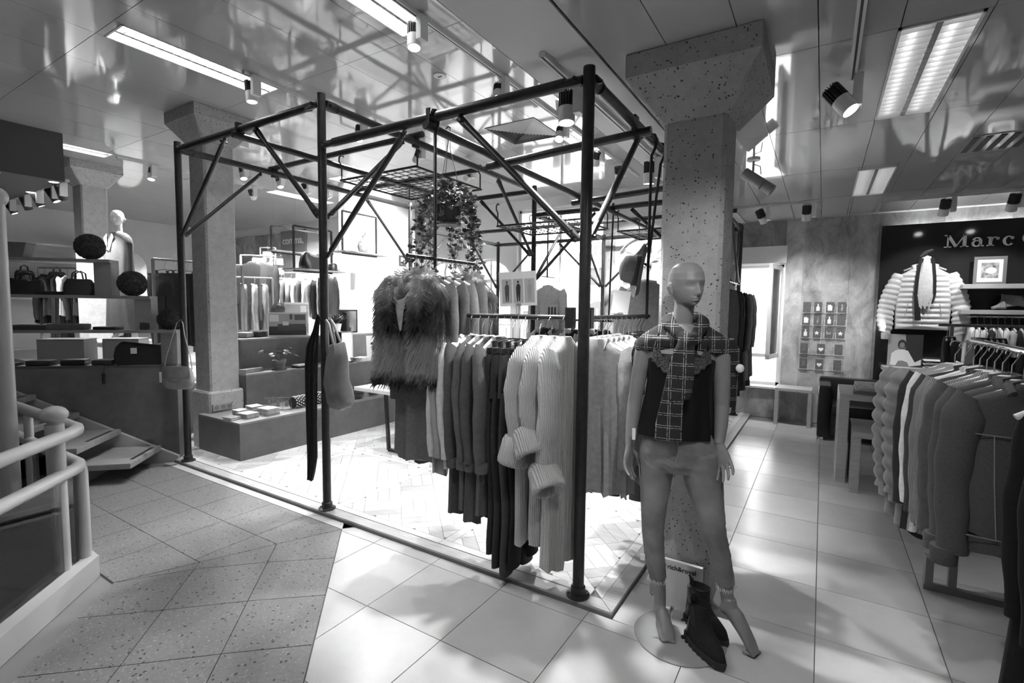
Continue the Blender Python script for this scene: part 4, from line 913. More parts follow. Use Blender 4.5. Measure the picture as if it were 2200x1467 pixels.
# ---- plaid sweater knotted round the shoulders
mp_ = mat('plaid_wool', .018, .9); n_, l_, b_ = nodes(mp_)
tc = n_.new('ShaderNodeTexCoord'); sp = n_.new('ShaderNodeSeparateXYZ'); l_.new(tc.outputs['Object'], sp.inputs[0])
def pl_line(axis, period, off, w_):
    a = n_.new('ShaderNodeMath'); a.operation = 'ADD'; a.inputs[1].default_value = off+10; l_.new(sp.outputs[axis], a.inputs[0])
    m = n_.new('ShaderNodeMath'); m.operation = 'MODULO'; m.inputs[1].default_value = period; l_.new(a.outputs[0], m.inputs[0])
    c = n_.new('ShaderNodeMath'); c.operation = 'LESS_THAN'; c.inputs[1].default_value = w_; l_.new(m.outputs[0], c.inputs[0]); return c.outputs[0]
outs = [pl_line(0, .058, .0, .0019), pl_line(0, .058, .0095, .0019), pl_line(2, .056, .0, .0019), pl_line(2, .056, .0095, .0019)]
cur = outs[0]
for o_ in outs[1:]:
    mx = n_.new('ShaderNodeMath'); mx.operation = 'MAXIMUM'; l_.new(cur, mx.inputs[0]); l_.new(o_, mx.inputs[1]); cur = mx.outputs[0]
nz = n_.new('ShaderNodeTexNoise'); nz.inputs['Scale'].default_value = 160; l_.new(tc.outputs['Object'], nz.inputs['Vector'])
gt = n_.new('ShaderNodeMath'); gt.operation = 'GREATER_THAN'; gt.inputs[1].default_value = .42; l_.new(nz.outputs['Fac'], gt.inputs[0])
mu = n_.new('ShaderNodeMath'); mu.operation = 'MULTIPLY'; l_.new(cur, mu.inputs[0]); l_.new(gt.outputs[0], mu.inputs[1])
mr = n_.new('ShaderNodeMapRange'); mr.inputs[3].default_value = .018; mr.inputs[4].default_value = .42; l_.new(mu.outputs[0], mr.inputs[0]); l_.new(mr.outputs[0], b_.inputs['Base Color'])
bp = n_.new('ShaderNodeBump'); bp.inputs['Strength'].default_value = .4; bp.inputs['Distance'].default_value = .004; l_.new(nz.outputs['Fac'], bp.inputs['Height']); l_.new(bp.outputs[0], b_.inputs['Normal'])
sw = MB()
# collar roll round the neck: open towards the front, crossing at the knot
col = [(-.005, -.115, 1.405), (-.055, -.095, 1.44), (-.100, -.045, 1.475), (-.112, .02, 1.50), (-.085, .085, 1.51), (-.04, .10, 1.51), (.02, .085, 1.505), (.045, .02, 1.49), (.035, -.05, 1.465), (.01, -.10, 1.43), (-.02, -.12, 1.405)]
SM = MB(); SM.tube(col, [.026, .028, .030, .032, .034, .034, .034, .032, .030, .028, .026], 12, flat=.8)
# cape over the shoulders
rows = []
for i, (fz, ww, ff, bb) in enumerate(((1.485, .085, .07, .085), (1.462, .130, .080, .10), (1.435, .172, .088, .108), (1.405, .200, .092, .112), (1.372, .212, .092, .116), (1.345, .210, .090, .116))):
    r = []
    for k in range(48):
        a = 2*PI*k/48; s_ = math.sin(a); x = TX+ww*math.cos(a); y = .02+(bb if s_ > 0 else ff)*s_
        dz = -(.085, .060, .036, .012, 0, 0)[i]*max(0, -s_)**1.3+(.030*max(0, -s_)**2*(i/5))+.006*math.sin(9*a+i)*(i/5)-(.10*max(0, s_)*(i/5)); r.append((x, y, fz+dz))
    rows.append(r)
SM.loft(rows)
SM.tube([(-.045, -.10, 1.425), (-.015, -.135, 1.405), (.02, -.105, 1.42)], [.03, .04, .03], 12)   # knot
def tail(m_, pts, ws, th=.012):
    rings = []
    for (x, y, z), w_ in zip(pts, ws): rings.append([(x+w_*math.cos(2*PI*k/16), y+th*math.sin(2*PI*k/16)+.004*math.sin(x*80+z*20), z) for k in range(16)])
    m_.loft(rings)
tail(SM, [(-.02, -.140, 1.425), (-.024, -.150, 1.38), (-.022, -.152, 1.28), (-.026, -.148, 1.20), (-.030, -.145, 1.155)], [.028, .037, .038, .036, .034])
tail(SM, [(-.03, -.130, 1.42), (-.045, -.140, 1.36), (-.062, -.144, 1.25), (-.075, -.138, 1.14), (-.085, -.136, 1.05), (-.088, -.138, .965)], [.026, .034, .042, .050, .058, .062])
SM.tube([(.155, .03, 1.41), (.175, .045, 1.36), (.182, .06, 1.28), (.180, .065, 1.20), (.176, .065, 1.10)], [.03, .036, .034, .032, .030], 12, flat=.6)
SM.tube([(-.235, .05, 1.40), (-.250, .075, 1.33), (-.245, .09, 1.22), (-.235, .09, 1.12)], [.03, .036, .034, .03], 12, flat=.6)
sm = remesh(SM, .0055, 3, 'plaid_sweater'); sm.materials.clear(); sm.materials.append(mp_); so = link('plaid_sweater', sm, mann)
M_tag = mat('paper_tag', .8, .6)
MB().sphere((.205, .02, 1.285), .018, 10, 8, (1, .6, 1.1)).obj('security_tag', M_tag, so, True)
MB().box(-.252, -.236, -.05, -.046, .93, .985, .002).obj('price_tag', M_tag, cam_o)
MB().box(.0, .022, -.004, .0, 0, .03, .001).obj('security_tag', M_tag, jo, loc=(-.200, -.02, .34))
# glass base with spigot
bs = thing('round_glass_stand', 'round frosted glass base plate under the mannequin', 'base', (-.505, 2.335, 0))
MB().lathe([(.205, 0.0005), (.208, .004), (.205, .008)], 48).obj('glass_plate', mat('frosted_base', .50, .25, trans=.35, ior=1.4), bs, True)
MB().tube([(-.07, .06, .008), (-.05, .06, .10)], .008, 8).obj('spigot', M_wire, bs, True)

# ---- ankle boots beside the mannequin
M_suede = mat('black_suede', .012, .9, nscale=60, namt=.3, bump=.2); M_sole = mat('lug_sole', .03, .7, nscale=40, namt=.3); M_croc = mat('patterned_leather', .05, .35, nscale=45, namt=.95, bump=.3)
def boot(label, loc, rz):
    t = thing('ankle_boot', label, 'boot', loc, rz, 'ankle boots at the mannequin feet')
    def outl(f, b, w_, z, N=28, tp=1.0):  # +x = toe
        r = []
        for k in range(N):
            a = 2*PI*k/N; c, s = math.cos(a), math.sin(a); r.append(((f*abs(c)**.85 if c > 0 else -b*abs(c)**.8)*1.0, w_*s*(1-.18*max(0, -c))*(1 if c < 0 else 1+.08*math.sin(a*0)), z))
        return r
    MB().loft([outl(.152, .098, .047, .0), outl(.156, .100, .049, .012), outl(.155, .098, .048, .030)]).obj('sole', M_sole, t, True, angle=40)
    MB().loft([[(x, y, z) for x, y, z in outl(-.03+.0, .097, .042, zz)] if False else [(-.065+.034*math.cos(2*PI*k/16), .040*math.sin(2*PI*k/16), zz) for k in range(16)] for zz in (-.0, .03)]).obj('heel', M_sole, t, True)
    for k in range(8): xx = -.084+.029*k; hy = (.047 if xx < 0 else .049*(1-(xx/.158)**2.2)**.6)+.0015; MB().box(xx, xx+.014, -hy, hy, -.0, .013, .002).obj('tread_lug', M_sole, t)
    lv = [(.148, .092, .044, .030), (.149, .092, .045, .045), (.140, .090, .044, .062), (.108, .088, .042, .080), (.066, .084, .040, .098), (.044, .078, .038, .118), (.034, .072, .036, .145), (.030, .070, .037, .175), (.032, .072, .039, .205), (.030, .070, .038, .2051), (.022, .064, .032, .17)]
    MB().loft([outl(f, b, w_, z) for f, b, w_, z in lv]).obj('upper', M_suede, t, True, angle=70)
    m_ = MB(); rows = []
    for i in range(8):
        z = .035+.165*i/7; b = .094-.022*min(1, i/4)
        rows.append([(-b*math.cos(a)-.001, (.0455-.006*min(1, i/4))*math.sin(a), z) for a in [-.95+1.9*q/10 for q in range(11)]])
    m_.loft(rows, (False, False), close=False); m_.obj('heel_panel', M_croc, t, True)
    for s in (-1, 1):
        MB().loft([[(-.012-.02*q/3+x, s*(.0405-.003*abs(x)/.02+.001), .105+.09*q/3) for x in (-.022+.006*(q == 0), 0, .022-.006*(q == 0))] for q in range(4)], (False, False), close=False).obj('elastic_gore', mat('elastic_rib', .02, .8), t)
    MB().tube([(-.068, 0, .19), (-.078, 0, .225), (-.066, 0, .22), (-.060, 0, .19)], .006, 6, flat=2).obj('pull_tab', M_suede, t, True)
    return t
def between(a, b): return math.atan2(b[1]-a[1], b[0]-a[0])
a, b = pz(1484, 1370, 0), pz(1545, 1408, 0)
boot('black ankle boot with lug sole nearer the camera', (-.400, 2.300, .0085), between(a, b)-.35)
boot('black ankle boot with patterned heel leaning behind the other', (-.430, 2.455, .0005), between(a, b)-.15)
# ---- brand board at the column foot
sg = thing('brand_board', 'white rich and royal brand board leaning on the column foot', 'sign', (-.555, 2.560, 0))
MB().box(-.105, .105, -.012, .010, 0, .250, .002).obj('board', mat('board_white', .62, .5), sg)
def text_obj(s, size, mt, parent, loc, rot, ext=.001, align='LEFT', name='lettering', bold=0.0, sx=1.0):
    cu = bpy.data.curves.new('t', 'FONT'); cu.body = s; cu.size = size; cu.extrude = ext; cu.align_x = align; cu.offset = bold; cu.resolution_u = 3
    o = bpy.data.objects.new('t', cu); me = tmp_eval(o); me.name = name; me.materials.clear(); me.materials.append(mt)
    r = link(name, me, parent, loc, rot); r.scale = (sx, 1, 1); return r
M_ink = mat('print_black', .02, .6); M_inkg = mat('print_grey', .3, .6)
text_obj('rich&royal', .034, M_ink, sg, (-.068, -.0135, .205), (PI/2, 0, 0), .0004, bold=.0006)
for k in range(3): MB().tube([(-.100+.011*k, -.013, .206), (-.095+.011*k, -.013, .222), (-.098+.011*k, -.013, .230)], .003, 5).obj('emblem', M_inkg, sg)
# ================================================================== THINGS HUNG ON THE FRAME
def wire_grid(label, x0, x1, y0, y1, z, drop, group='wire grid shelves'):
    t = thing('wire_shelf', label, 'shelf', ((x0+x1)/2, (y0+y1)/2, z), group=group); hx, hy = (x1-x0)/2, (y1-y0)/2
    MB().tube([(-hx, -hy, 0), (hx, -hy, 0), (hx, hy, 0), (-hx, hy, 0), (-hx, -hy, 0)], .011, 6).obj('shelf_frame', M_black, t)
    n = 10
    wa = shared(('gw', round(hy, 2)), lambda: MB().tube([(0, -hy, 0), (0, hy, 0)], .0045, 4).mesh('grid_wire', M_black)); wb_ = shared(('gw2', round(hx, 2)), lambda: MB().tube([(-hx, 0, .004), (hx, 0, .004)], .0045, 4).mesh('grid_wire', M_black))
    for k in range(1, n): link('grid_wire', wa, t, (-hx+2*hx*k/n, 0, 0)); link('grid_wire', wb_, t, (0, -hy+2*hy*k/n, 0))
    for sx in (-1, 1):
        for sy in (-1, 1):
            p = Vector((sx*hx, sy*hy*.96, 0)); MB().tube([p, p+Vector((0, 0, drop-.06)), p+Vector((0, -.03, drop-.03)), p+Vector((0, -.03, drop+.01)), p+Vector((0, -.005, drop+.037)), p+Vector((0, .025, drop+.03))], .007, 6).obj('hook', M_black, t, True)
    return t
wire_grid('square wire grid shelf hung left of the ivy', -4.06, -3.07, 3.30, 4.28, 2.76, ZH-2.76)
wire_grid('wire grid shelf hung farther back right of the ivy', -3.05, -2.07, 4.55, 5.30, 2.42, ZL-2.42-.05)
wire_grid('wire grid shelf hung behind the column', -2.03, -1.05, 5.5, 6.3, 2.42, ZL-2.42-.05)
# ---- hanging ivy
pp = pY(963, 285, 2.95); PX_ = pp.x
hp = thing('hanging_ivy', 'trailing ivy in a hanging pot on a hook among the tubes', 'plant', (PX_, 2.95, 0))
ptz = pY(965, 455, 2.95).z; M_pot = mat('dark_pot', .03, .5); M_leaf = [mat('ivy_leaf_%d' % i, v, .45, nscale=20, namt=.3) for i, v in enumerate((.04, .08, .17))]
MB().lathe([(.075, ptz-.09), (.085, ptz-.08), (.105, ptz+.05), (.112, ptz+.055), (.112, ptz+.075), (.098, ptz+.075), (.09, ptz+.03)], 20).obj('pot', M_pot, hp, True)
MB().lathe([(.09, ptz-.10), (.10, ptz-.088)], 20).obj('drip_tray', M_pot, hp, True)
hz = pp.z
MB().tube([(.0, 0, hz-.06), (0, 0, hz-.02), (-.02, 0, hz+.0), (-.022, 0, hz+.03), (0, 0, hz+.045), (.02, 0, hz+.03)], .006, 6).obj('hook', M_black, hp, True)
for k in range(3): MB().tube([(0, 0, hz-.055), (.11*math.cos(2.1*k+.5), .11*math.sin(2.1*k+.5), ptz+.07)], .002, 4).obj('hanger_strand', M_rubber, hp)
cross = thing('hook_line', 'thin line holding the ivy hook to the tube', 'line', (PX_+.02, 2.95, hz+.028)); MB().tube([(0, 0, 0), (.0, 0, ZL-.055-hz-.0)], .0015, 4).obj('line', M_rubber, cross)
lf = [MB().add([(0, 0, 0), (.55, .15, .06), (.5, .45, .02), (.95, .5, -.04), (.55, .75, .0), (0, 1.05, -.12), (-.55, .75, 0), (-.95, .5, -.04), (-.5, .45, .02), (-.55, .15, .06), (0, .5, .10)], [(0, 1, 10), (1, 2, 10), (2, 3, 4, 10), (4, 5, 10), (5, 6, 10), (6, 7, 8, 10), (8, 9, 10), (9, 0, 10)]).mesh('ivy_leaf', m_) for m_ in M_leaf]
rn = random.Random(5); nleaf = 0; spare = {0: MB(), 1: MB(), 2: MB()}
def leaf(p, k, big=True):
    global nleaf
    sc = rn.uniform(.020, .036); e = Euler((rn.uniform(-1.2, 1.2)+PI*.9, rn.uniform(-.6, .6), rn.uniform(0, 6.28)))
    if big and nleaf < 260:
        o = link('ivy_leaf', lf[k], hp, p, e, (sc, sc, sc)); nleaf += 1
    else:
        mtx = Matrix.Translation(Vector(p)) @ e.to_matrix().to_4x4() @ Matrix.Scale(sc, 4); spare[k].add([mtx @ v.co for v in lf[k].vertices], [list(q.vertices) for q in lf[k].polygons])
for i in range(620):
    a = rn.uniform(0, 6.28); r_ = rn.uniform(.02, .21); z = ptz+.08+rn.uniform(-.06, .17)*(1-r_/.3)+(.0 if r_ < .12 else -.06*rn.random()); leaf((r_*math.cos(a), r_*math.sin(a), z), rn.choice((0, 0, 1, 1, 2)), i % 6 == 0)
M_stem = mat('ivy_stem', .08, .7)
for s in range(34):
    a = rn.uniform(0, 6.28); L = rn.choice((.25, .4, .55, .62, .7)); p = Vector((.11*math.cos(a), .11*math.sin(a), ptz+.07)); pts = [p.copy()]; d = Vector((math.cos(a)*.7, math.sin(a)*.7, .25))
    st = int(L/.03)
    for q in range(st):
        d = (d+Vector((rn.uniform(-.3, .3), rn.uniform(-.3, .3), -.42))).normalized(); d.z = max(d.z, -1); p = p+d*.03; pts.append(p.copy())
        for _ in range(2 if q % 2 else 1): leaf(p+Vector((rn.uniform(-.02, .02), rn.uniform(-.02, .02), rn.uniform(-.01, .01))), rn.choice((0, 0, 1, 2)) if s % 4 else 2)
    MB().tube(pts, .0016, 4).obj('vine', M_stem, hp)
for k in range(3):
    if spare[k].f: tag(spare[k].obj('ivy_leaves', M_leaf[k], hp), kind='stuff')
# ---- hat on the hanging rod, with paper tag
hx_ = thing('felt_hat', 'grey wide-brimmed felt hat clipped sideways to the hanging rod', 'hat', (-1.06, 3.30, 1.80))
hx_.rotation_euler = Vector((-.86, -.42, .16)).to_track_quat('Z', 'Y').to_euler()
M_felt = fab('felt', .11, sc=50); rows = []
for r_, z in ((.0, .125), (.05, .124), (.082, .112), (.092, .085), (.096, .03), (.098, .0), (.115, -.006), (.16, -.004), (.180, .012), (.182, .014), (.160, -.010), (.105, -.014), (.09, -.012), (.085, .06), (.0, .10)): rows.append([(r_*1.12*math.cos(2*PI*k/32), r_*math.sin(2*PI*k/32)*(1), z+.012*math.cos(4*PI*k/32)*(r_/.18)) for k in range(32)])
MB().loft(rows).obj('hat_body', M_felt, hx_, True, angle=75)
for r_, z in ((.1005, .006), (.1005, .020), (.1, .034)): MB().loft([[(q*1.12*math.cos(2*PI*k/32), q*math.sin(2*PI*k/32), zz) for k in range(32)] for q, zz in ((r_-.003, z-.006), (r_+.003, z-.004), (r_+.003, z+.004), (r_-.003, z+.006))]).obj('hat_band', F['char'], hx_, True)
MB().box(-.012, .012, -.13, -.11, -.02, .0, .002).obj('clip', M_wplast, hx_)
tg = thing('paper_sign', 'blank white paper tag hanging below the felt hat', 'sign', (-1.10, 3.10, 1.66), .5); MB().box(-.055, .055, -.0015, .0015, -.15, 0).obj('card', M_tag, tg, rot=(0, .12, 0)); MB().tube([(.01, 0, 0), (.03, .05, .05)], .0012, 4).obj('tag_string', M_wire, tg); MB().box(-.03, .005, -.006, .006, -.20, -.14, .002).obj('clip', M_glass, tg)
# ---- photo card on the front rail
cp = pY(1113, 640, 2.36)
cdn = thing('photo_card', 'white card with three fashion figures standing on the front rail', 'card', (cp.x, 2.37, ZR+.014), .35)
MB().box(-.105, .105, -.002, .002, .045, .235).obj('card', mat('card_white', .72, .5), cdn, rot=(0, -.05, 0)); MB().box(-.015, .015, -.008, .008, 0, .06, .002).obj('card_clip', M_glass, cdn)
M_ph = mat('photo_grey', .40, .5); M_fig = mat('photo_dark', .07, .5)
for k in range(3):
    x = -.066+.064*k+.004; MB().box(x-.028, x+.028, -.0032, -.0022, .062, .195).obj('photo', M_ph, cdn, rot=(0, -.05, 0))
    f_ = MB(); f_.prism([(x-.008, -.0035, .07), (x-.002, -.0035, .07), (x, -.0035, .11), (x+.003, -.0035, .07), (x+.009, -.0035, .072), (x+.012, -.0035, .12), (x+.014, -.0035, .155), (x+.006, -.0035, .168), (x-.004, -.0035, .168), (x-.012, -.0035, .15), (x-.011, -.0035, .115)], (0, -.0006, 0)); f_.lathe([(.0055, .0), (.0055, .0004)], 8, (0, 0, 0)) if False else None
    f_.prism([(x+.001+.0055*math.cos(a), -.0035, .178+.0075*math.sin(a)) for a in [2*PI*q/10 for q in range(10)]], (0, -.0006, 0)); f_.obj('figure_print', (M_fig, M_ink, M_inkg)[k], cdn, rot=(0, -.05, 0))
# ---- scarf and tote on the middle front post
sc = thing('black_scarf', 'sheer black scarf hanging from the middle front post', 'scarf', (-3.07, 2.34, 0))
def hangcloth(zs, N=40):
    """rows (z, x0, x1, y, depth amp)"""
    rings = []
    for i, (z, x0, x1, y, am) in enumerate(zs):
        f = []; b = []
        for k in range(N):
            t = k/(N-1); x = x0+(x1-x0)*t; w_ = am*math.sin(t*17+z*2)+am*.5*math.sin(t*31+1); f.append((x, y+w_-.003, z)); b.append((x, y+w_+.003, z))
        rings.append(f+b[::-1])
    return MB().loft(rings)
hangcloth([(1.46, -.062, -.030, -.02, .003), (1.36, -.085, -.034, -.03, .006), (1.24, -.135, -.034, -.045, .012), (1.10, -.150, -.034, -.05, .014), (.85, -.155, -.034, -.05, .015), (.6, -.158, -.036, -.05, .015), (.42, -.162, -.04, -.05, .014), (.30, -.165, -.075, -.05, .012), (.235, -.166, -.10, -.05, .010)]).obj('scarf_cloth', mat('black_chiffon', .012, .7, nscale=90, namt=.6, bump=.3), sc, True)
MB().tube([(-.04, -.02, 1.45), (-.035, -.034, 1.475), (-.01, -.04, 1.47), (.012, -.036, 1.44), (-.02, -.034, 1.44)], .005, 6).obj('scarf_loop', F['black'], sc, True)
to = thing('tote_bag', 'grey leather tote bag hanging from the middle front post', 'bag', (-3.07, 2.34, 0))
M_leather = mat('grey_leather', .17, .42, nscale=8, namt=.25, bump=.3, detail=5)
rings = []
for z, x0, x1, d in ((1.27, .045, .205, .012), (1.26, .043, .208, .03), (1.15, .04, .222, .05), (1.0, .038, .235, .06), (.92, .038, .250, .065), (.86, .04, .268, .06), (.825, .085, .275, .045), (.812, .17, .27, .02)):
    c = (x0+x1)/2; h_ = (x1-x0)/2; rings.append([(c+h_*shp(2*PI*k/28, .6)[0], .0+d*shp(2*PI*k/28, .6)[1]+.012*math.sin(z*30)*math.sin(2*PI*k/14), z+.02*math.cos(2*PI*k/28)) for k in range(28)])
MB().loft(rings).obj('bag_body', M_leather, to, True, angle=70)
for dy in (-.035, .035): MB().tube([(.075, dy, 1.20), (.066, dy, 1.30), (.05, dy*.6, 1.40), (.038, dy*.4, 1.435), (.045, dy*.6, 1.44), (.075, dy*.6, 1.41), (.115, dy*.8, 1.32), (.150, dy, 1.25), (.155, dy, 1.20)], .009, 8, flat=.6).obj('handle', M_leather, to, True)
MB().tube([(.035, 0, 1.43), (.06, 0, 1.436)], .006, 6).obj('hook', M_black, to, True)
# ---- small shoulder bag on the left post
sb = thing('shoulder_bag', 'small pale leather shoulder bag hanging on the left post', 'bag', (-5.13, 2.34, 0), .45)
M_pleather = mat('pale_leather', .30, .55, nscale=20, namt=.12, bump=.15); rings = []
for z, h_, d in ((.955, .105, .020), (.94, .125, .034), (.90, .142, .045), (.84, .152, .05), (.79, .150, .048), (.755, .125, .038), (.742, .085, .02)): rings.append([(h_*shp(2*PI*k/28, .7)[0], -.085+d*shp(2*PI*k/28, .7)[1], z) for k in range(28)])
MB().loft(rings).obj('bag_body', M_pleather, sb, True, angle=70)
rows = []
for i in range(8):
    t = i/7; z = .962-.155*t; h_ = .135+.015*t-(.06*max(0, t-.7)/.3); rows.append([(-h_+2*h_*k/16, -.085-.052+.012*(abs(k-8)/8)**3*1.5+.004*(1-t), z+.02*(t > .9)*(abs(k-8)/8)**2) for k in range(17)])
MB().loft(rows, (False, False), close=False).obj('flap', mat('pale_leather_flap', .24, .6, nscale=20, namt=.15), sb, True)
MB().box(-.035, .035, -.144, -.138, .825, .838, .002).obj('stitched_label', M_pleather, sb)
for s in (-1, 1): MB().tube([(s*.142, -.085, .93), (s*.12, -.078, 1.05), (s*.06, -.065, 1.24), (s*.03, -.046, 1.36), (.0, -.036, 1.39)], .0045, 6, flat=1).obj('strap', M_pleather, sb, True)
MB().tube([(-.015, -.032, 1.40), (-.014, -.05, 1.365), (.014, -.05, 1.365), (.03, -.032, 1.45)], .005, 6).obj('post_hook', M_black, sb, True)
MB().box(-.185, -.16, -.10, -.096, .80, .90, .002).obj('price_tag', M_tag, sb)
# ================================================================== RIGHT SIDE
WY = BY-.014
# ---- casement window with sash opened inwards
M_transluc = bpy.data.materials.new('white_translucent'); M_transluc.use_nodes = True; _n = M_transluc.node_tree.nodes; _l = M_transluc.node_tree.links; _n.clear(); _o = _n.new('ShaderNodeOutputMaterial'); _t = _n.new('ShaderNodeBsdfTranslucent'); _t.inputs[0].default_value = (.95, .95, .95, 1); _l.new(_t.outputs[0], _o.inputs[0])  # translucent white pane that hides the view outside
M_frame = mat('white_window_frame', .80, .35)
def window(name, o, sash=None, label=None, mull=0, bars=0):
    x0, x1, z0, z1, ar = o; t = thing(name, label, None, ((x0+x1)/2, BY+.12, z0)); t['kind'] = 'structure'; hw = (x1-x0)/2; H = z1-z0
    fw = .045
    MB().box(-hw, -hw+fw, -.035, .035, 0, H).obj('window_frame', M_frame, t); MB().box(hw-fw, hw, -.035, .035, 0, H).obj('window_frame', M_frame, t); MB().box(-hw, hw, -.035, .035, 0, fw).obj('window_frame', M_frame, t)
    if not ar: MB().box(-hw, hw, -.035, .035, H-fw, H).obj('window_frame', M_frame, t)
    else:
        out = [[((hw-q)*math.cos(a), y, H+(ar-q)*math.sin(a)) for q, y in ((0, -.035), (fw, -.035), (fw, .035), (0, .035))] for a in [PI*k/16 for k in range(17)]]
        MB().loft(out).obj('arch_frame', M_frame, t)
        for k in range(1, 6): MB().bar((0, 0, H), ((hw-fw)*math.cos(PI*k/6), 0, H+(ar-fw)*math.sin(PI*k/6)), .014, .014).obj('glazing_bar', M_frame, t)
        MB().box(-hw+fw, hw-fw, -.02, .02, H-.02, H+.02).obj('transom', M_frame, t)
    for k in range(1, mull+1): x = -hw+2*hw*k/(mull+1); MB().box(x-.02, x+.02, -.03, .03, fw, H+(ar*.9 if ar and mull == 1 else -fw)).obj('mullion', M_frame, t)
    for k in range(1, bars+1): z = H*k/(bars+1); MB().box(-hw+fw, hw-fw, -.02, .02, z-.012, z+.012).obj('glazing_bar', M_frame, t)
    MB().box(-hw+fw, hw-fw, -.003, .003, fw, H).obj('pane', M_transluc if name == 'window_1' else M_pane, t)
    return t
w1 = window('window_1', OPN[0], bars=0, label='white casement window with its sash opened inwards')
MB().box(-.26, .26, -.03, .03, .40, .45).obj('transom', M_frame, w1)
sash = MB()
for a, b, c, d in ((0, .055, .42, 1.70), (.445, .50, .42, 1.70), (0, .5, .42, .48), (0, .5, 1.64, 1.70)): sash.box(a, b, -.022, .022, c, d)
so_ = sash.obj('sash', M_frame, w1, loc=(.27, -.15, 0), rot=(0, 0, math.radians(-100)))
MB().box(.055, .445, -.003, .003, .48, 1.64).obj('sash_pane', M_pane, so_); MB().box(.02, .035, -.05, -.02, 1.0, 1.12, .004).obj('sash_handle', M_wplast, so_)
MB().box(-.34, .34, -.17, -.10, 1.74, 1.98, .006).obj('blind_box', M_frame, w1)
ws = MB().box(-1.13, -.44, BY-.10, BY+.05, .425, .455, .004).obj('window_sill', M_frame, w1); ws.location = -Vector(w1.location)
M_rooms = mat('frosted_lower', .7, .4)
window('window_2', OPN[1], mull=1, bars=1, label='arched window in the concrete wall behind the hat'); window('window_3', OPN[2], mull=1, bars=0, label='tall shop window overlooking the street')
window('window_4', OPN[3], mull=1, bars=1, label='arched window nearer the tall shop window'); window('window_5', OPN[4], mull=1, bars=1, label='arched window next to the white partition')
# ---- card rack on the wall
ck = thing('card_rack', 'white wire wall rack of greeting cards right of the casement window', 'rack', (.01, WY, 1.24))
CW = mat('rack_wire', .75, .35)
for x in (-.262, -.02, .262): MB().tube([(x, -.006, -.5), (x, -.006, .50)], .003, 5).obj('upright', CW, ck)
M_card = mat('greeting_card', .10, .7, nscale=30, namt=.2)
cards = []
for r_, (z, xs_) in enumerate(((.345, (-.20, -.068, .068, .20)), (.175, (-.20, -.068, .068, .20)), (.0, (-.20, -.068, .068, .20)), (-.22, (-.205, -.01, .19)), (-.43, (-.205, -.02, .185)))):
    MB().tube([(-.265, -.012, z-.07), (.265, -.012, z-.07)], .0025, 5).obj('shelf_wire', CW, ck)
    for c_, x in enumerate(xs_):
        MB().tube([(x-.055, -.05, z+.01), (x-.05, -.055, z-.07), (x+.05, -.055, z-.07), (x+.055, -.05, z+.01)], .0025, 5).obj('card_holder', CW, ck)
        cards.append((r_, c_, x, z))
MOT = [['plain', 'bottle', 'house', 'HELLO'], ['house', 'HELLO', 'bottle', 'plain'], ['bottle', 'star', 'script', 'star'], ['verse', 'heart', 'plain'], ['verse', 'heart', 'plain']]
rown = ['top', 'second', 'third', 'fourth', 'bottom']; M_cpr = mat('card_print_white', .8, .6)
for r_, c_, x, z in cards:
    mo = MOT[r_][c_]; desc = {'plain': 'plain grey', 'bottle': 'grey bottle motif', 'house': 'grey house motif', 'HELLO': 'grey HELLO', 'star': 'grey star motif', 'script': 'grey script', 'verse': 'grey verse text', 'heart': 'grey heart motif'}[mo]
    t = thing('greeting_card', '%s greeting card, %s from left in the %s rack row' % (desc, ORD[c_], rown[r_]), 'card', (.01+x, WY-.03, 1.24+z), group='greeting cards on the wall rack')
    MB().box(-.043, .043, -.004, .0, -.065, .075).obj('card', M_card, t, rot=(-.12, 0, 0)); y = -.0055
    def pr_(pts): MB().prism([(a, y, b) for a, b in pts], (0, -.001, 0)).obj('motif', M_cpr, t, rot=(-.12, 0, 0))
    if mo == 'bottle': pr_([(-.02, -.045), (.02, -.045), (.02, .005), (.007, .02), (.007, .05), (-.007, .05), (-.007, .02), (-.02, .005)])
    elif mo == 'house': pr_([(-.026, -.04), (.026, -.04), (.026, .01), (.034, .01), (.0, .045), (-.018, .028), (-.018, .04), (-.026, .04), (-.026, .02), (-.034, .01), (-.026, .01)])
    elif mo == 'star': pr_([((.034 if k % 2 == 0 else .014)*math.sin(PI*k/5), (.034 if k % 2 == 0 else .014)*math.cos(PI*k/5)) for k in range(10)])
    elif mo == 'heart': pr_([(.0022*16*math.sin(a)**3*.85, .0019*(13*math.cos(a)-5*math.cos(2*a)-2*math.cos(3*a)-math.cos(4*a))) for a in [2*PI*k/24 for k in range(24)]])
    elif mo == 'HELLO': text_obj('HELLO', .028, M_cpr, t, (.012, y-.009, -.04), (PI/2, -PI/2, 0), .0003)
    elif mo == 'script': text_obj('Sei', .05, M_cpr, t, (-.03, y-.004, -.012), (PI/2, 0, 0), .0003)
    elif mo == 'verse':
        for q in range(7): MB().box(-.018, .010+.01*((q*7) % 3)/2, y-.001, y, -.045+.014*q, -.040+.014*q).obj('motif', M_inkg, t)
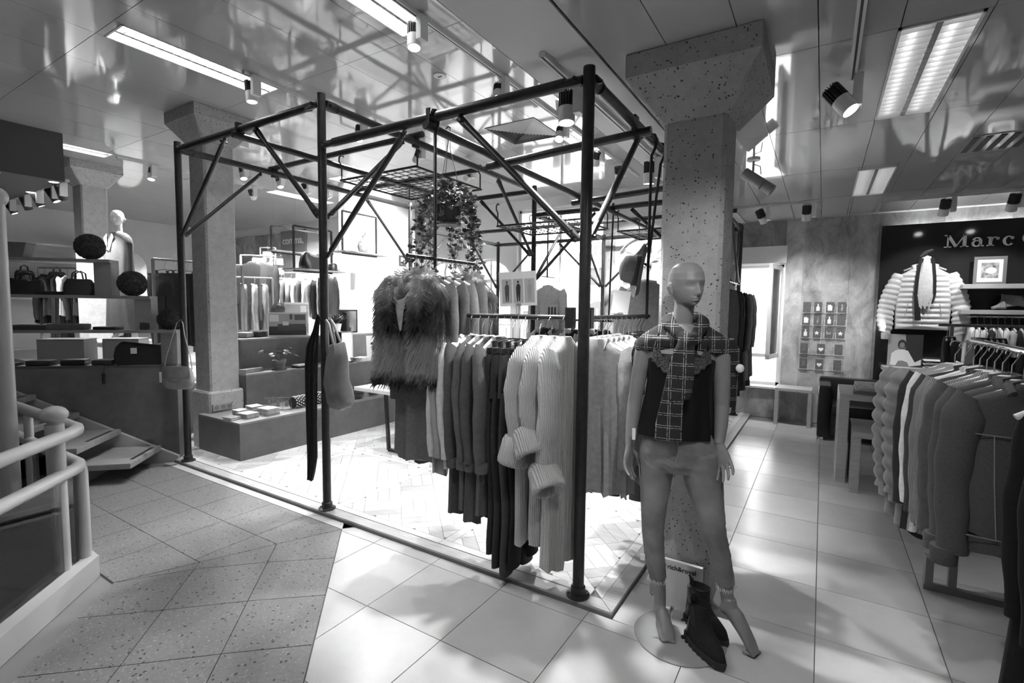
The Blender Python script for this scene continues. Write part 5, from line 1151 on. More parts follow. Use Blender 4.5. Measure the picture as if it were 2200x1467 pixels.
# ---- dark brand board with letters, shelves, rail
bd = thing('brand_wall', 'dark glossy wall board with white brand lettering at right', 'display board', (1.9, WY-.05, .10))
M_gloss = mat('dark_gloss_board', .022, .09, spec=.6)
MB().box(-1.315, 1.25, -.03, .0, 0, 2.52, .003).obj('board', M_gloss, bd); MB().box(-1.2, 1.2, .0, .048, .1, 2.42).obj('spacer', M_white, bd)
M_let = mat('white_letters', .85, .4)
def letter(strokes, x, w_, h=.15, z=2.215):
    m_ = MB()
    for st in strokes:
        if st[0] == 'b':      # bar: x0,z0,x1,z1,thickness
            m_.bar((x+st[1]*w_, -.034, z+st[2]*h), (x+st[3]*w_, -.034, z+st[4]*h), .010, st[5]*h, (0, 1, 0)) if False else m_.prism(_q(x+st[1]*w_, z+st[2]*h, x+st[3]*w_, z+st[4]*h, st[5]*h), (0, -.010, 0))
        else:                 # ring arc: cx,cz,rx,rz,a0,a1,thin,thick
            _, cx_, cz_, rx, rz_, a0, a1, tn, tk = st; n = 22; r0 = []
            for k in range(n+1):
                a = a0+(a1-a0)*k/n; tt = (tn+(tk-tn)*abs(math.cos(a)))*h; ox, oz = x+cx_*w_+rx*w_*math.cos(a), z+cz_*h+rz_*h*math.sin(a); ix, iz = x+cx_*w_+(rx*w_-tt)*math.cos(a), z+cz_*h+(rz_*h-tt)*math.sin(a); r0.append([(ox, -.032, oz), (ox, -.042, oz), (ix, -.042, iz), (ix, -.032, iz)])
            m_.loft(r0)
    m_.obj('letter', M_let, bd)
def _q(x0, z0, x1, z1, t):
    d = Vector((x1-x0, 0, z1-z0)).normalized(); n = Vector((-d.z, 0, d.x))*t/2; a, b = Vector((x0, -.032, z0)), Vector((x1, -.032, z1)); return [a-n, b-n, b+n, a+n]
LT = {'M': [('b', .14, 0, .14, 1, .10), ('b', .86, 0, .86, 1, .22), ('b', .14, .97, .5, .05, .20), ('b', .5, .05, .86, .97, .08), ('b', -.02, .04, .30, .04, .08), ('b', .68, .04, 1.04, .04, .08), ('b', -.02, .96, .2, .96, .08), ('b', .8, .96, 1.04, .96, .08)],
 'a': [('r', .42, .24, .40, .26, PI*.35, PI*1.9, .07, .16), ('b', .74, 0, .74, .52, .18), ('r', .44, .50, .36, .22, 0, PI, .07, .16), ('b', .70, .04, 1.0, .04, .08)],
 'r': [('b', .28, 0, .28, .68, .20), ('b', .0, .04, .58, .04, .08), ('b', .0, .66, .3, .66, .08), ('r', .62, .36, .36, .34, PI*.15, PI*.95, .06, .14), ('r', .84, .56, .14, .11, 0, PI*2, .07, .07)],
 'c': [('r', .52, .35, .48, .37, PI*.25, PI*1.75, .07, .18), ('r', .80, .56, .14, .11, 0, PI*2, .07, .07)],
 'O': [('r', .5, .5, .5, .53, 0, PI*2, .08, .20)], 'P': [('b', .24, 0, .24, 1, .22), ('b', .0, .04, .5, .04, .08), ('b', .0, .96, .5, .96, .08), ('r', .5, .72, .44, .30, -PI/2, PI/2, .07, .18)],
 'o': [('r', .5, .35, .5, .37, 0, PI*2, .07, .18)], 'l': [('b', .5, 0, .5, 1, .20), ('b', .15, .04, .85, .04, .08), ('b', .15, .96, .5, .96, .08)], "'": [('b', .5, .8, .35, 1.05, .14)]}
for ch, x, w_ in (('M', -.70, .21), ('a', -.46, .11), ('r', -.325, .11), ('c', -.195, .105), ('O', -.03, .19), ("'", .18, .06), ('P', .27, .15), ('o', .44, .12), ('l', .57, .07), ('o', .66, .12)): letter(LT[ch], x, w_)
ld = bpy.data.lights.new('cove_light', 'AREA'); ld.shape = 'RECTANGLE'; ld.size = 2.3; ld.size_y = .03; ld.energy = 9; lo = bpy.data.objects.new('cove_light', ld); COL.objects.link(lo); lo.parent = bd; lo.location = (0, .026, 2.44); lo.rotation_euler = (PI, 0, 0)
ld = bpy.data.lights.new('cove_light', 'AREA'); ld.shape = 'RECTANGLE'; ld.size = .03; ld.size_y = 2.2; ld.energy = 7; lo = bpy.data.objects.new('cove_light', ld); COL.objects.link(lo); lo.parent = bd; lo.location = (-1.23, .026, 1.25); lo.rotation_euler = (0, PI/2, 0)
M_shelf = mat('light_oak_shelf', .42, .45, nscale=8, namt=.12, stretch=(1, 10, 10))
SY0 = WY-.08
def wshelf(label, x0, x1, z, d=.30, th=.05): 
    t = thing('wall_shelf', label, 'shelf', ((x0+x1)/2, SY0, z), group='shelves on the dark board'); MB().box(-(x1-x0)/2, (x1-x0)/2, -d, 0, -th, 0, .003).obj('shelf_board', M_shelf, t); return t
wshelf('oak shelf holding the framed picture', 1.34, 2.9, 1.865); wshelf('oak shelf holding the folded scarf', 1.34, 2.9, 1.575); wshelf('oak shelf holding the figure photo and striped tops', .66, 1.66, .865)
pf = thing('framed_picture', 'small framed food photo on the upper oak shelf', 'picture', (1.60, SY0-.10, 1.866)); 
for a, b, c, d in ((-.14, .14, 0, .03), (-.14, .14, .29, .32), (-.14, -.11, .03, .29), (.11, .14, .03, .29)): MB().box(a, b, -.012, .012, c, d).obj('picture_frame', mat('grey_frame', .16, .5), pf)
MB().box(-.11, .11, -.004, .004, .03, .29).obj('mat_board', M_tag, pf); MB().box(-.075, .075, -.0055, -.004, .075, .25).obj('photo_print', mat('photo_mottled', .3, .5, nscale=22, namt=.95, detail=3), pf)
MB().sphere((.01, -.005, .16), .045, 12, 6, (1.2, .03, .9)).obj('print_shape', M_tag, pf)
fs = thing('folded_scarf', 'crumpled grey scarf on the middle oak shelf', 'scarf', (1.80, SY0-.15, 1.577))
m_ = MB()
for k in range(6): m_.tube([(-.18+.02*k, -.06+.03*math.sin(k), .02), (-.08, .01*k-.03, .05+.022*k), (.05, .03-.015*k, .07+.014*k), (.2-.01*k, .02*math.cos(k), .025)], [.018, .026, .026, .018], 8, flat=.8)
m_.obj('scarf_folds', F['grey'], fs, True)
# figure photo, striped tops
ph = thing('figure_photo', 'photo of a person in a white shirt sitting, on the low oak shelf', 'photo', (.88, SY0-.12, .866), -.05)
MB().box(-.17, .17, -.004, .004, 0, .40, .001).obj('photo_board', mat('photo_pale', .33, .4), ph)
M_pw = mat('print_shirt', .75, .5); M_pd = mat('print_dark', .035, .5); M_pm = mat('print_skin', .22, .5)
def flat(pts, mt, nm): MB().prism([(a, -.0045, b) for a, b in pts], (0, -.0008, 0)).obj(nm, mt, ph)
flat([(-.04, .0), (.17, .0), (.17, .4), (-.0, .4), (.01, .25)], M_pd, 'print_backdrop')
MB().prism([(a, -.006, b) for a, b in ((-.14, .02), (-.13, .16), (-.09, .20), (-.03, .215), (.03, .20), (.06, .14), (.10, .06), (.16, .10), (.16, .03), (.02, .0))], (0, -.0006, 0)).obj('print_shirt', M_pw, ph)
MB().prism([(-.03+.042*math.cos(a), -.006, .275+.06*math.sin(a)) for a in [2*PI*k/14 for k in range(14)]], (0, -.0006, 0)).obj('print_hair', M_pd, ph); MB().prism([(-.03+.026*math.cos(a), -.0068, .262+.038*math.sin(a)) for a in [2*PI*k/14 for k in range(14)]], (0, -.0006, 0)).obj('print_face', M_pm, ph)
MB().prism([(a, -.0068, b) for a, b in ((-.09, .0), (-.06, .07), (-.02, .075), (.03, .055), (.05, .0))], (0, -.0006, 0)).obj('print_knees', M_pm, ph)
for k in range(5):
    t = thing('folded_tshirt', 'folded striped top, %s from the bottom of the stack on the low oak shelf' % ORD[k], 'top', (1.22+.006*(k % 2), SY0-.15, .866+.021*k), group='folded striped tops'); MB().box(-.16, .16, -.12, .12, 0, .019, .008).obj('folded_body', (F['white'], F['char'])[k % 2], t)
    MB().box(-.161, .161, -.122, -.118, .004, .012).obj('fold_edge', (F['char'], F['white'])[k % 2], t)
# puffer jacket with scarf on the board
pj = thing('puffer_jacket', 'pale quilted puffer jacket displayed on the dark board', 'jacket', (1.02, SY0-.11, 2.06))
F['quilt'] = mat('pale_nylon', .62, .38, nscale=12, namt=.06, bump=.2)
def puff_body(levels, N=40): return body_mesh(levels, 1, .0, 0, N, bulge=(.062, .30))
puff_body([(.02, .10, .05), (-.02, .16, .06), (-.07, .24, .065), (-.12, .265, .065), (-.40, .27, .065), (-.72, .255, .06)]).obj('body', F['quilt'], pj, True, angle=80)
for s in (-1, 1):
    rg = []
    for i in range(67):
        t = i/66; z = -.06-.72*t; bl = 1+.20*abs(math.sin(PI*z/.062)); cxx = s*(.235+.125*math.sin(min(1, t*1.35)*PI/2)-.03*max(0, t-.75)); rr_ = .075*(.75+.25*min(1, t*4))*bl*(1-.35*max(0, t-.85)/.15); rg.append([(cxx+rr_*math.cos(2*PI*k/16), rr_*.7*math.sin(2*PI*k/16)-.01, z+.02*s*math.cos(2*PI*k/16)) for k in range(16)])
    MB().loft(rg).obj('sleeve', F['quilt'], pj, True, angle=80); MB().lathe([(.042, -.86), (.045, -.79), (.04, -.77)], 14, (s*.345, -.01, 0)).obj('cuff', F['light'], pj, True)
    MB().tube([(s*.15, -.075, -.42), (s*.17, -.075, -.56)], .004, 5).obj('pocket_zip', M_inkg, pj)
MB().tube([(-.085, -.05, -.10), (-.10, .0, .03), (0, .05, .06), (.10, 0, .03), (.085, -.05, -.10)], [.02, .035, .038, .035, .02], 10).obj('collar', F['quilt'], pj, True)
MB().tube([(0, -.06, -.10), (0, -.066, -.70)], .006, 6).obj('front_zip', M_inkg, pj)
wsf = thing('pale_scarf', 'pale crinkled scarf with dark fringe over the puffer jacket', 'scarf', (1.02, SY0-.205, 2.06))
m_ = MB()
for k in range(9): x = -.055+.0135*k; m_.tube([(x*.6, .02, .17-.004*k), (x*.8, -.005, .05), (x, -.02, -.15), (x*1.1+.006*math.sin(k), -.02, -.32), (x*.9+.01, -.02, -.46-.02*math.sin(k*2))], [.010, .012, .013, .013, .008], 6)
m_.obj('scarf_folds', F['pale'], wsf, True)
for s, L in ((-1, .62), (1, .42)): hangcloth([(.12, s*.05-.02, s*.05+.02, -.01, .004), (-.1, s*.075-.02, s*.075+.02, -.02, .005), (-.3, s*.08-.022, s*.08+.024, -.02, .005), (-L, s*.05-.03, s*.05+.03, -.02, .006)], 14).obj('dark_edge', F['char'], wsf, True)
MB().tube([(-.06, .0, .14), (-.01, -.01, .19), (.05, .0, .22)], [.02, .026, .012], 8).obj('scarf_knot', F['char'], wsf, True)
hanger((1.02, SY0-.10, 2.24), 0, 'hanger behind the displayed puffer jacket', 'grey')
# chrome rail below the shelf with many hangers
M_chrome = mat('chrome', .8, .12, metal=1.0)
rail_thing('chrome rail under the oak shelves carrying white hangers', [(1.40, SY0-.16, 1.50), (2.7, SY0-.16, 1.50)], .012, M_chrome)
for k in range(16):
    x = 1.46+.058*k; mt = (F['white'], F['pale'], F['char'], F['light'])[k % 4]
    garment('tshirt', 'top on the chrome rail under the oak shelves, %s from the left' % ORD[k], 'top', (x, SY0-.16, 1.50), R90+.1, 'tee' if k % 3 else 'sweater', mt, k, group='tops on the chrome rail', hang='white', hlabel='white hanger on the chrome rail, %s from the left' % ORD[k], hgroup='white hangers on the chrome rail')
# second rack before the board
rk = thing('clothes_rack', 'grey steel rack standing before the dark brand board', 'rack', (1.62, 6.36, 0))
MB().tube([(-.65, 0, 1.42), (.75, 0, 1.42)], .014, 8).obj('rail', mat('grey_steel', .2, .35, metal=.5), rk, True)
for x in (-.55, .7): MB().box(x-.015, x+.015, -.015, .015, .02, 1.42).obj('upright', M_greym, rk); MB().box(x-.02, x+.02, -.25, .25, 0, .03).obj('foot', M_greym, rk)
for k in range(8):
    x = 1.04+.04*k+(.12 if k > 1 else 0); garment('cardigan', 'dark cardigan on the grey rack before the board, %s from the left' % ORD[k], 'cardigan', (x, 6.36, 1.42), R90-.15, 'sweater', (F['char'], F['dark'])[k % 2], k, group='cardigans on the grey rack', hang='white', hlabel='white hanger on the grey rack, %s from the left' % ORD[k], hgroup='hangers on the grey rack', ln=.62)
# ---- armchair
ac = thing('armchair', 'black leather tub armchair below the card rack', 'armchair', (.40, 7.26, 0))
M_blk = mat('black_leather', .016, .32, nscale=14, bump=.12)
MB().box(-.36, .36, -.28, .28, .05, .36, .02).obj('base', M_blk, ac, True); MB().box(-.40, -.27, -.33, .33, .03, .66, .03).obj('arm', M_blk, ac, True); MB().box(.27, .40, -.33, .33, .03, .66, .03).obj('arm', M_blk, ac, True)
MB().box(-.40, .40, .20, .34, .03, .70, .035).obj('backrest', M_blk, ac, True); MB().box(-.265, .265, -.33, .2, .30, .43, .035).obj('seat_cushion', M_blk, ac, True)
for sx in (-.35, .35):
    for sy in (-.28, .28): MB().box(sx-.02, sx+.02, sy-.02, sy+.02, 0, .04).obj('foot', M_chrome, ac)
# ---- oak side table at the wall
def slabtable(label, x0, x1, y0, y1, h, leg=.05, th=.05, mt=None, name='oak_table', cat='table', side_panels=True):
    t = thing(name, label, cat, ((x0+x1)/2, (y0+y1)/2, 0)); hx, hy = (x1-x0)/2, (y1-y0)/2; mt = mt or M_shelf
    MB().box(-hx, hx, -hy, hy, h-th, h, .003).obj('table_top', mt, t)
    if side_panels:
        for s in (-1, 1): MB().box(s*hx-(leg if s > 0 else 0), s*hx+(0 if s > 0 else leg), -hy, hy, 0, h-th).obj('side_panel', mt, t)
    else:
        for sx in (-1, 1):
            for sy in (-1, 1): MB().box(sx*hx-(leg if sx > 0 else 0), sx*hx+(0 if sx > 0 else leg), sy*hy-(leg if sy > 0 else 0), sy*hy+(0 if sy > 0 else leg), 0, h-th).obj('leg', mt, t)
    return t
slabtable('small oak side table under the casement window', -.50, -.07, 7.53, 7.90, .50, .045, .04, side_panels=False)
slabtable('tall nesting oak table holding folded clothes', .165, 1.05, 5.32, 6.05, .80, .075, .05)
slabtable('low nesting oak table pushed under the taller one', .265, .98, 5.06, 5.70, .525, .06, .05)
def folded(label, loc, rz, w_, d, h, mt, group=None, collar=False, name='folded_shirt', cat='shirt'):
    t = thing(name, label, cat, loc, rz, group); MB().box(-w_/2, w_/2, -d/2, d/2, 0, h, min(.010, h*.4)).obj('folded_body', mt, t, True)
    MB().box(-w_/2+.005, w_/2-.005, -d/2-.002, d/2-.02, h*.35, h*.55, .003).obj('fold_edge', mt, t)
    if collar: MB().tube([(-.05, -d/2+.03, h), (-.06, -d/2+.08, h+.012), (0, -d/2+.11, h+.016), (.06, -d/2+.08, h+.012), (.05, -d/2+.03, h)], .010, 6).obj('collar', mt, t, True)
    return t
for k in range(3): folded('pale folded shirt on the tall oak table, %s of its stack' % ('bottom', 'middle', 'top')[k], (.44+.01*k, 5.62-.012*k, .801+.026*k), -.05+.05*k, .33, .38, .025, F['pale'] if k else F['light'], 'folded pale shirts', k == 2)
jn = thing('folded_jeans', 'dark folded jeans draped over the tall oak table edge', 'jeans', (.84, 5.50, .801)); MB().box(-.13, .16, -.12, .24, 0, .03, .01).obj('folded_body', F['dnmlight'], jn, True)
hangcloth([(.03, -.16, .14, -.10, .004), (.012, -.17, .15, -.20, .006), (-.06, -.18, .15, -.225, .008), (-.25, -.19, .14, -.235, .010), (-.40, -.185, .12, -.235, .010)], 24).obj('hanging_leg', F['denim'], jn, True)
folded('dark folded denim on top of the draped jeans', (.85, 5.66, .832), .1, .26, .22, .03, F['denim'], name='folded_jeans', cat='jeans')
folded('dark folded cardigan with hanger on the low oak table', (.62, 5.28, .526), .05, .38, .30, .03, F['char'], name='folded_cardigan', cat='cardigan'); 
MB().tube([(-.2, -.17, .04), (0, -.19, .05), (.2, -.17, .04)], .006, 6).obj('hanger_bar', M_hblack, bpy.data.objects['folded_cardigan'], True)
stl = thing('shelf_box', 'pale oak box on the floor between table and brand board', 'box', (1.08, 7.05, 0)); MB().box(-.22, .22, -.16, .16, 0, .60, .004).obj('box_body', M_shelf, stl); MB().box(-.24, .24, -.18, .18, .60, .64, .003).obj('lid', M_shelf, stl)
# ---- denim rack, right foreground
DX, DZ = .67, 1.40
dr = thing('clothes_rack', 'grey steel floor rack carrying denim and quilted jackets at right', 'rack', (DX, 2.75, 0))
MB().tube([(0, -.95, DZ), (0, .72, DZ)], .015, 10).obj('rail', M_chrome, dr, True)
for y in (.77, -.9): MB().box(-.018, .018, y-.018, y+.018, .03, DZ).obj('upright', M_greym, dr); MB().box(-.12, .27, y-.018, y+.018, 0, .035).obj('foot', M_greym, dr)
MB().box(.235, .27, -.9, .77, .09, .125).obj('base_bar', M_greym, dr); MB().box(-.12, -.085, .73, .80, .035, .19).obj('foot_stub', M_greym, dr)
dl = [(3.32, 'puffer', 'puffer', 'grey quilted coat at the far end of the denim rack', .80, .235), (3.235, 'puffer', 'puffer', 'second grey quilted coat on the denim rack', .80, .22), (3.16, 'blazer', 'char', 'black jacket beside the quilted coats', .82, .22), (3.10, 'shirt', 'white', 'white shirt on the denim rack', .78, .21), (3.03, 'blazer', 'dark', 'dark jacket next to the white shirt', .72, .21), (2.96, 'sweater', 'ribgrey', 'grey ribbed sweater on the denim rack', .76, .21), (2.89, 'sweater', 'ribgrey', 'second grey ribbed sweater on the denim rack', .74, .21), (2.81, 'blazer', 'mid', 'soft grey jacket behind the denim jackets', .70, .215)]
F['puffer'] = mat('grey_nylon', .24, .42, nscale=12, namt=.08, bump=.2)
for k, (y, kd, mt, lab, le, wd) in enumerate(dl): garment({'puffer': 'quilted_coat', 'blazer': 'jacket', 'shirt': 'shirt', 'sweater': 'sweater'}[kd], lab, {'puffer': 'coat', 'blazer': 'jacket', 'shirt': 'shirt', 'sweater': 'sweater'}[kd], (DX-(.09, .07, .05, .04, .03, .02, .01, 0)[k], y, DZ), -.06, kd, F[mt], k, group='garments on the denim rack', hang='white', ln=le, wid=wd)
def denim_jacket(label, loc, rz, mt):
    t = thing('denim_jacket', label, 'jacket', loc, rz, 'denim jackets')
    me = body_mesh(SHOULD(.205, .042)+[(-.45, .20, .045), (-.70, .185, .045)], 2, .008, 4).obj('body', mt, t, True)
    body_mesh([(-.70, .19, .050), (-.755, .188, .050)], 1, .0, 4).obj('waistband', mt, t, True)
    st = mat('denim_stitch', .24, .8)
    for s in (-1, 1):
        sleeve_mesh(s, .225, -.17, -.78, .068, .048, .75, .03, 2, N=18).obj('sleeve', mt, t, True); MB().lathe([(.042, -.83), (.046, -.775), (.043, -.765)], 16, (s*.225, -.035, 0)).obj('cuff', mt, t, True)
        MB().tube([(s*.11, -.052, -.31), (s*.10, -.057, -.5), (s*.085, -.060, -.70)], .0022, 5).obj('panel_seam', st, t, True)
        MB().tube([(s*.205, -.045, -.22), (s*.19, -.052, -.30), (s*.185, -.05, -.40)], .0022, 5).obj('armhole_seam', st, t, True)
    MB().tube([(-.19, -.053, -.305), (0, -.056, -.31), (.19, -.053, -.305)], .0022, 5).obj('yoke_seam', st, t, True)
    MB().tube([(-.17, -.06, -.695), (0, -.064, -.70), (.17, -.06, -.695)], .0022, 5).obj('waist_seam', st, t, True)
    MB().tube([(-.07, -.045, -.15), (-.075, .0, -.125), (0, .05, -.115), (.075, 0, -.125), (.07, -.045, -.15)], [.016, .024, .026, .024, .016], 10, flat=.6).obj('collar', mt, t, True)
    hanger(loc, rz, 'white hanger holding '+label, 'white', w=.17); return t
denim_jacket('dark denim jacket second on the rack, half hidden', (DX+.0, 2.66, DZ), -.03, F['denim'])
denim_jacket('dark denim jacket seen from behind at the front of the rack', (DX+.0, 2.54, DZ), .02, F['denim'])
garment('dark_coat', 'dark coat at the right picture edge before the denim jacket', 'coat', (.73, 2.30, DZ), .25, 'coat', F['black'], 2, ln=1.18, wid=.13, hang='white')
garment('dark_coat', 'black coat nearest the camera at the right picture edge', 'coat', (.72, 2.12, DZ), .3, 'coat', F['black'], 1, ln=1.2, wid=.13, hang='white')
# ================================================================== LEFT: COUNTER, STEPS, STEPPED DISPLAY
RF = .58
tag(MB().box(-13.98, -6.4, 2.62, 7.54, -.009, RF).obj('floor_raised', M_tile[1]), 'raised pale floor of the rear left shop area', kind='structure')
M_mdf = mat('grey_board', .14, .55, nscale=5, namt=.22, bump=.04, detail=8); M_mdfl = mat('grey_board_light', .25, .5, nscale=5, namt=.14, detail=8)
CP = Vector((-5.30, 2.345, 0)); CR = PI/4
ct = thing('display_counter', 'dark grey counter with stepped open shelves behind the stair railing', 'counter', CP, CR)
MB().box(-3.4, .0, .0, .04, .0, .95, .003).obj('front_panel', M_mdf, ct); MB().box(-.02, .0, .04, .16, .0, .95).obj('end_panel', M_mdf, ct)
SD = .16
for x1, z, nm in ((0.0, .95, 'shelf_board'), (.0, 1.285, 'shelf_board'), (-.21, 1.61, 'shelf_board'), (-.53, 1.945, 'shelf_board')): MB().box(-3.4, x1, .0, SD, z-.028, z, .002).obj(nm, M_mdfl, ct)
for x1, z0, z1 in ((.0, .95, 1.257), (-.21, 1.285, 1.582), (-.53, 1.61, 1.917)): MB().box(x1-.14, x1, .02, SD, z0, z1, .002).obj('step_box', M_mdfl, ct)
MB().box(-3.4, -3.36, 0, SD, .95, 1.92).obj('step_box', M_mdfl, ct)
def CL(x, y, z): return Vector((CP.x+(x-y)*S2, CP.y+(x+y)*S2, z))
# steps along the counter
stt = thing('steps', 'pale steps climbing left along the counter front', 'steps', CP, CR)
M_tread = mat('oak_tread', .30, .4, nscale=8, namt=.15, stretch=(1, 8, 1))
MB().prism([(.0, -.045, .0), (.0, -.045, .06), (-1.6, -.045, .88), (-1.6, -.045, .0)], (0, .04, 0)).obj('stringer', M_kerb, stt)
for k in range(4):
    x1 = -.14-.33*k; z = .175*(k+1); MB().box(x1-.42, x1, -.62-.1*k, -.05, z-.05, z, .006).obj('tread', M_tread, stt); MB().box(x1-.06, x1-.035, -.50, -.12, z, z+.002).obj('grip_strip', M_rubber, stt); MB().box(x1-.40, x1-.37, -.55, -.05, z-.175, z-.05).obj('riser', M_kerb, stt)
# boxwood balls
M_box = mat('boxwood', .075, .8, nscale=40, namt=.4)
def ball(label, c, r, seed, stuff=5000, m_=None):
    c = Vector(c); t = thing('boxwood_ball', label, 'plant', (c.x, c.y, c.z-r), group='boxwood balls'); m_ = m_ or M_box
    MB().sphere((0, 0, r), r*.93, 24, 16).obj('ball_core', m_, t, True); rn_ = random.Random(seed); V = []; Fc = []
    for _ in range(stuff):
        u = rn_.uniform(-1, 1); a = rn_.uniform(0, 6.28); s = math.sqrt(1-u*u); n = Vector((s*math.cos(a), s*math.sin(a), u)); p = n*r*.92+Vector((0, 0, r)); d = (n+Vector((rn_.uniform(-.7, .7), rn_.uniform(-.7, .7), rn_.uniform(-.5, .7)))).normalized(); sd = d.cross(n); sd = sd.normalized()*.003 if sd.length > .01 else Vector((.003, 0, 0)); l_ = r*.13*rn_.uniform(.6, 1.2); q = len(V); V += [tuple(p), tuple(p+d*l_*.6+sd), tuple(p+d*l_), tuple(p+d*l_*.6-sd)]; Fc.append((q, q+1, q+2, q+3))
    me = bpy.data.meshes.new('leaves'); me.from_pydata(V, [], Fc); me.materials.append(m_); tag(link('leaves', me, t), kind='stuff'); return t
BRD = .118
ball('boxwood ball on the highest step of the counter shelves', CL(-.72, .08, 1.945+BRD), BRD, 1); ball('boxwood ball on the middle step of the counter shelves', CL(-.385, .08, 1.61+BRD), BRD, 2); ball('boxwood ball on the lowest step beside the left post', CL(-.085, .085, 1.285+.10), .10, 3)
# goods on the counter shelves
def bag(name, label, loc, rz, w_, d, h, mt, handles=True, sag=.0, cat='bag'):
    t = thing(name, label, cat, loc, rz); rings = []
    for q, (f, hh) in enumerate(((.92, 0), (1.0, .12), (1.02, .4), (.95, .75), (.80, .95), (.70, 1.0))): rings.append([(w_/2*f*shp(2*PI*k/24, .65)[0], d/2*(1.05-.5*hh)*shp(2*PI*k/24, .65)[1]+.004*math.sin(5*k+q), h*hh+sag*math.sin(4*PI*k/24+1)*hh) for k in range(24)])
    MB().loft(rings).obj('bag_body', mt, t, True, angle=75)
    if handles:
        for s in (-1, 1): MB().tube([(-w_*.2, s*d*.18, h*.85), (-w_*.16, s*d*.2, h*1.35), (0, s*d*.2, h*1.5), (w_*.16, s*d*.2, h*1.35), (w_*.2, s*d*.18, h*.85)], .007, 6).obj('handle', mt, t, True)
    return t
M_bk = mat('black_bag_leather', .018, .4, nscale=20, bump=.2)
bg1 = bag('travel_bag', 'large slouchy black bag with white tag on the lowest counter shelf', CL(-.30, .08, .951), CR+.08, .50, .14, .20, M_bk, False, .025); MB().box(-.09, -.04, -.085, -.08, .11, .165).obj('label_tag', M_tag, bg1); MB().tube([(.17, -.05, .15), (.22, -.06, .13), (.24, -.06, .06)], .004, 6).obj('key_strap', M_bk, bg1)
MB().loft([[(.24+.022*math.cos(2*PI*k/16)*f, -.062, .03+.022*math.sin(2*PI*k/16)*f) for k in range(16)] for f in (1.0, .8)], (False, False)).obj('ring_charm', M_wire, bg1)
bag('handbag', 'dark domed handbag on the upper counter shelf', CL(-.82, .08, 1.611), CR, .24, .13, .15, mat('brown_bag', .04, .4), True)
bag('handbag', 'black slouchy handbag on the upper counter shelf at left', CL(-1.24, .08, 1.611), CR, .30, .14, .13, M_bk, True, .02)
def pouch(label, x, z, w_, h, mt, rot=0.0): 
    t = thing('folded_pouch', label, 'pouch', CL(x, .08, z+.001), CR+rot, group='folded pouches on the counter shelves'); MB().box(-w_/2, w_/2, -.065, .065, 0, h, min(.012, h*.35)).obj('pouch_body', mt, t, True); MB().box(-w_/2+.01, w_/2-.01, -.068, .03, h*.5, h*.62, .002).obj('pouch_flap', mt, t); return t
pouch('black folded pouch on the lowest counter shelf, left one', -1.15, .95, .19, .05, M_bk); pouch('black folded pouch on the lowest counter shelf, right one', -.88, .95, .19, .055, M_bk, .1); pouch('grey folded pouch with hanging charm on the lowest counter shelf', -.64, .95, .17, .05, F['dark']); pouch('small dark pouch at the left end of the lowest counter shelf', -1.40, .95, .14, .03, M_bk)
pouch('long grey folded top on the second counter shelf, left one', -1.20, 1.285, .28, .045, F['dark']); pouch('long grey folded top on the second counter shelf, middle one', -.92, 1.285, .30, .055, F['mid'], .05); pouch('flat black clutch on the second counter shelf', -.60, 1.285, .20, .03, M_bk, -.1); pouch('small grey pouch beside the step box', -.27, 1.285, .09, .07, F['dark'], .1)
pouch('dark folded cloth on the upper counter shelf', -1.04, 1.61, .20, .03, F['char'])
cb = thing('storage_box', 'dark tapered box on the highest counter shelf', 'box', CL(-1.32, .08, 1.946), CR); MB().loft([[(sx*w_, sy*.06, z) for sx, sy in ((-1, -1), (1, -1), (1, 1), (-1, 1))] for w_, z in ((.10, 0), (.13, .12))]).obj('box_body', M_mdf, cb); MB().loft([[(sx*w_, sy*.066, z) for sx, sy in ((-1, -1), (1, -1), (1, 1), (-1, 1))] for w_, z in ((.135, .12), (.135, .135))]).obj('box_lid', M_mdf, cb)
kc = thing('key_charm', 'black charm hanging in front of the counter panel', 'charm', CL(-.60, -.012, .95)); MB().tube([(0, 0, .02), (0, -.01, -.06)], .003, 5).obj('cord', M_bk, kc); MB().sphere((0, -.012, -.09), .028, 10, 8, (1, .4, 1)).obj('pompom', M_bk, kc, True); MB().box(-.018, .018, -.02, -.008, -.17, -.11, .004).obj('charm_tag', M_bk, kc)
# ---- stepped display
PZ = .030
def plinth(label, boxes, h, z0=PZ): 
    o = Vector((boxes[0][0], boxes[0][2], z0)); t = thing('display_step', label, 'display step', o, group='stepped display')
    m_ = MB()
    for x0, x1, y0, y1 in boxes: m_.box(x0-o.x, x1-o.x, y0-o.y, y1-o.y, 0, h-z0-.019)
    m_.obj('step_body', M_mdf, t); m_ = MB()
    for x0, x1, y0, y1 in boxes: m_.box(x0-o.x, x1-o.x, y0-o.y, y1-o.y, h-z0-.018, h-z0)
    m_.obj('step_top', M_mdfl, t); return t
plinth('lowest grey display step on the parquet', [(-5.36, -4.69, 2.60, 5.32), (-5.46, -5.36, 2.60, 2.668)], .40); plinth('middle grey display step', [(-5.725, -5.225, 3.06, 6.1)][:1], .77, .0305+.3705) if False else None
plinth('middle grey display step behind the lowest one', [(-5.70, -5.362, 3.06, 6.1)], .77); plinth('highest grey display step at the back', [(-6.36, -5.702, 3.20, 6.1)], 1.135)
SX = {0: -5.02, 1: -5.53, 2: -5.86}
sk = thing('socket_strip', 'metal triple socket strip on the column plinth', 'socket', (-5.374, 2.80, .455)); MB().box(0, .022, -.105, .105, -.035, .035, .003).obj('strip_body', mat('brushed_metal', .45, .35, metal=.6), sk)
for k in range(3): MB().tube([(.022, -.066+.066*k, 0), (.026, -.066+.066*k, 0)], .022, 14).obj('socket', M_greym, sk)
M_paper = [mat('book_pages_%d' % i, v, .7, nscale=25, namt=.25) for i, v in enumerate((.62, .45, .28, .72))]
bk = 0
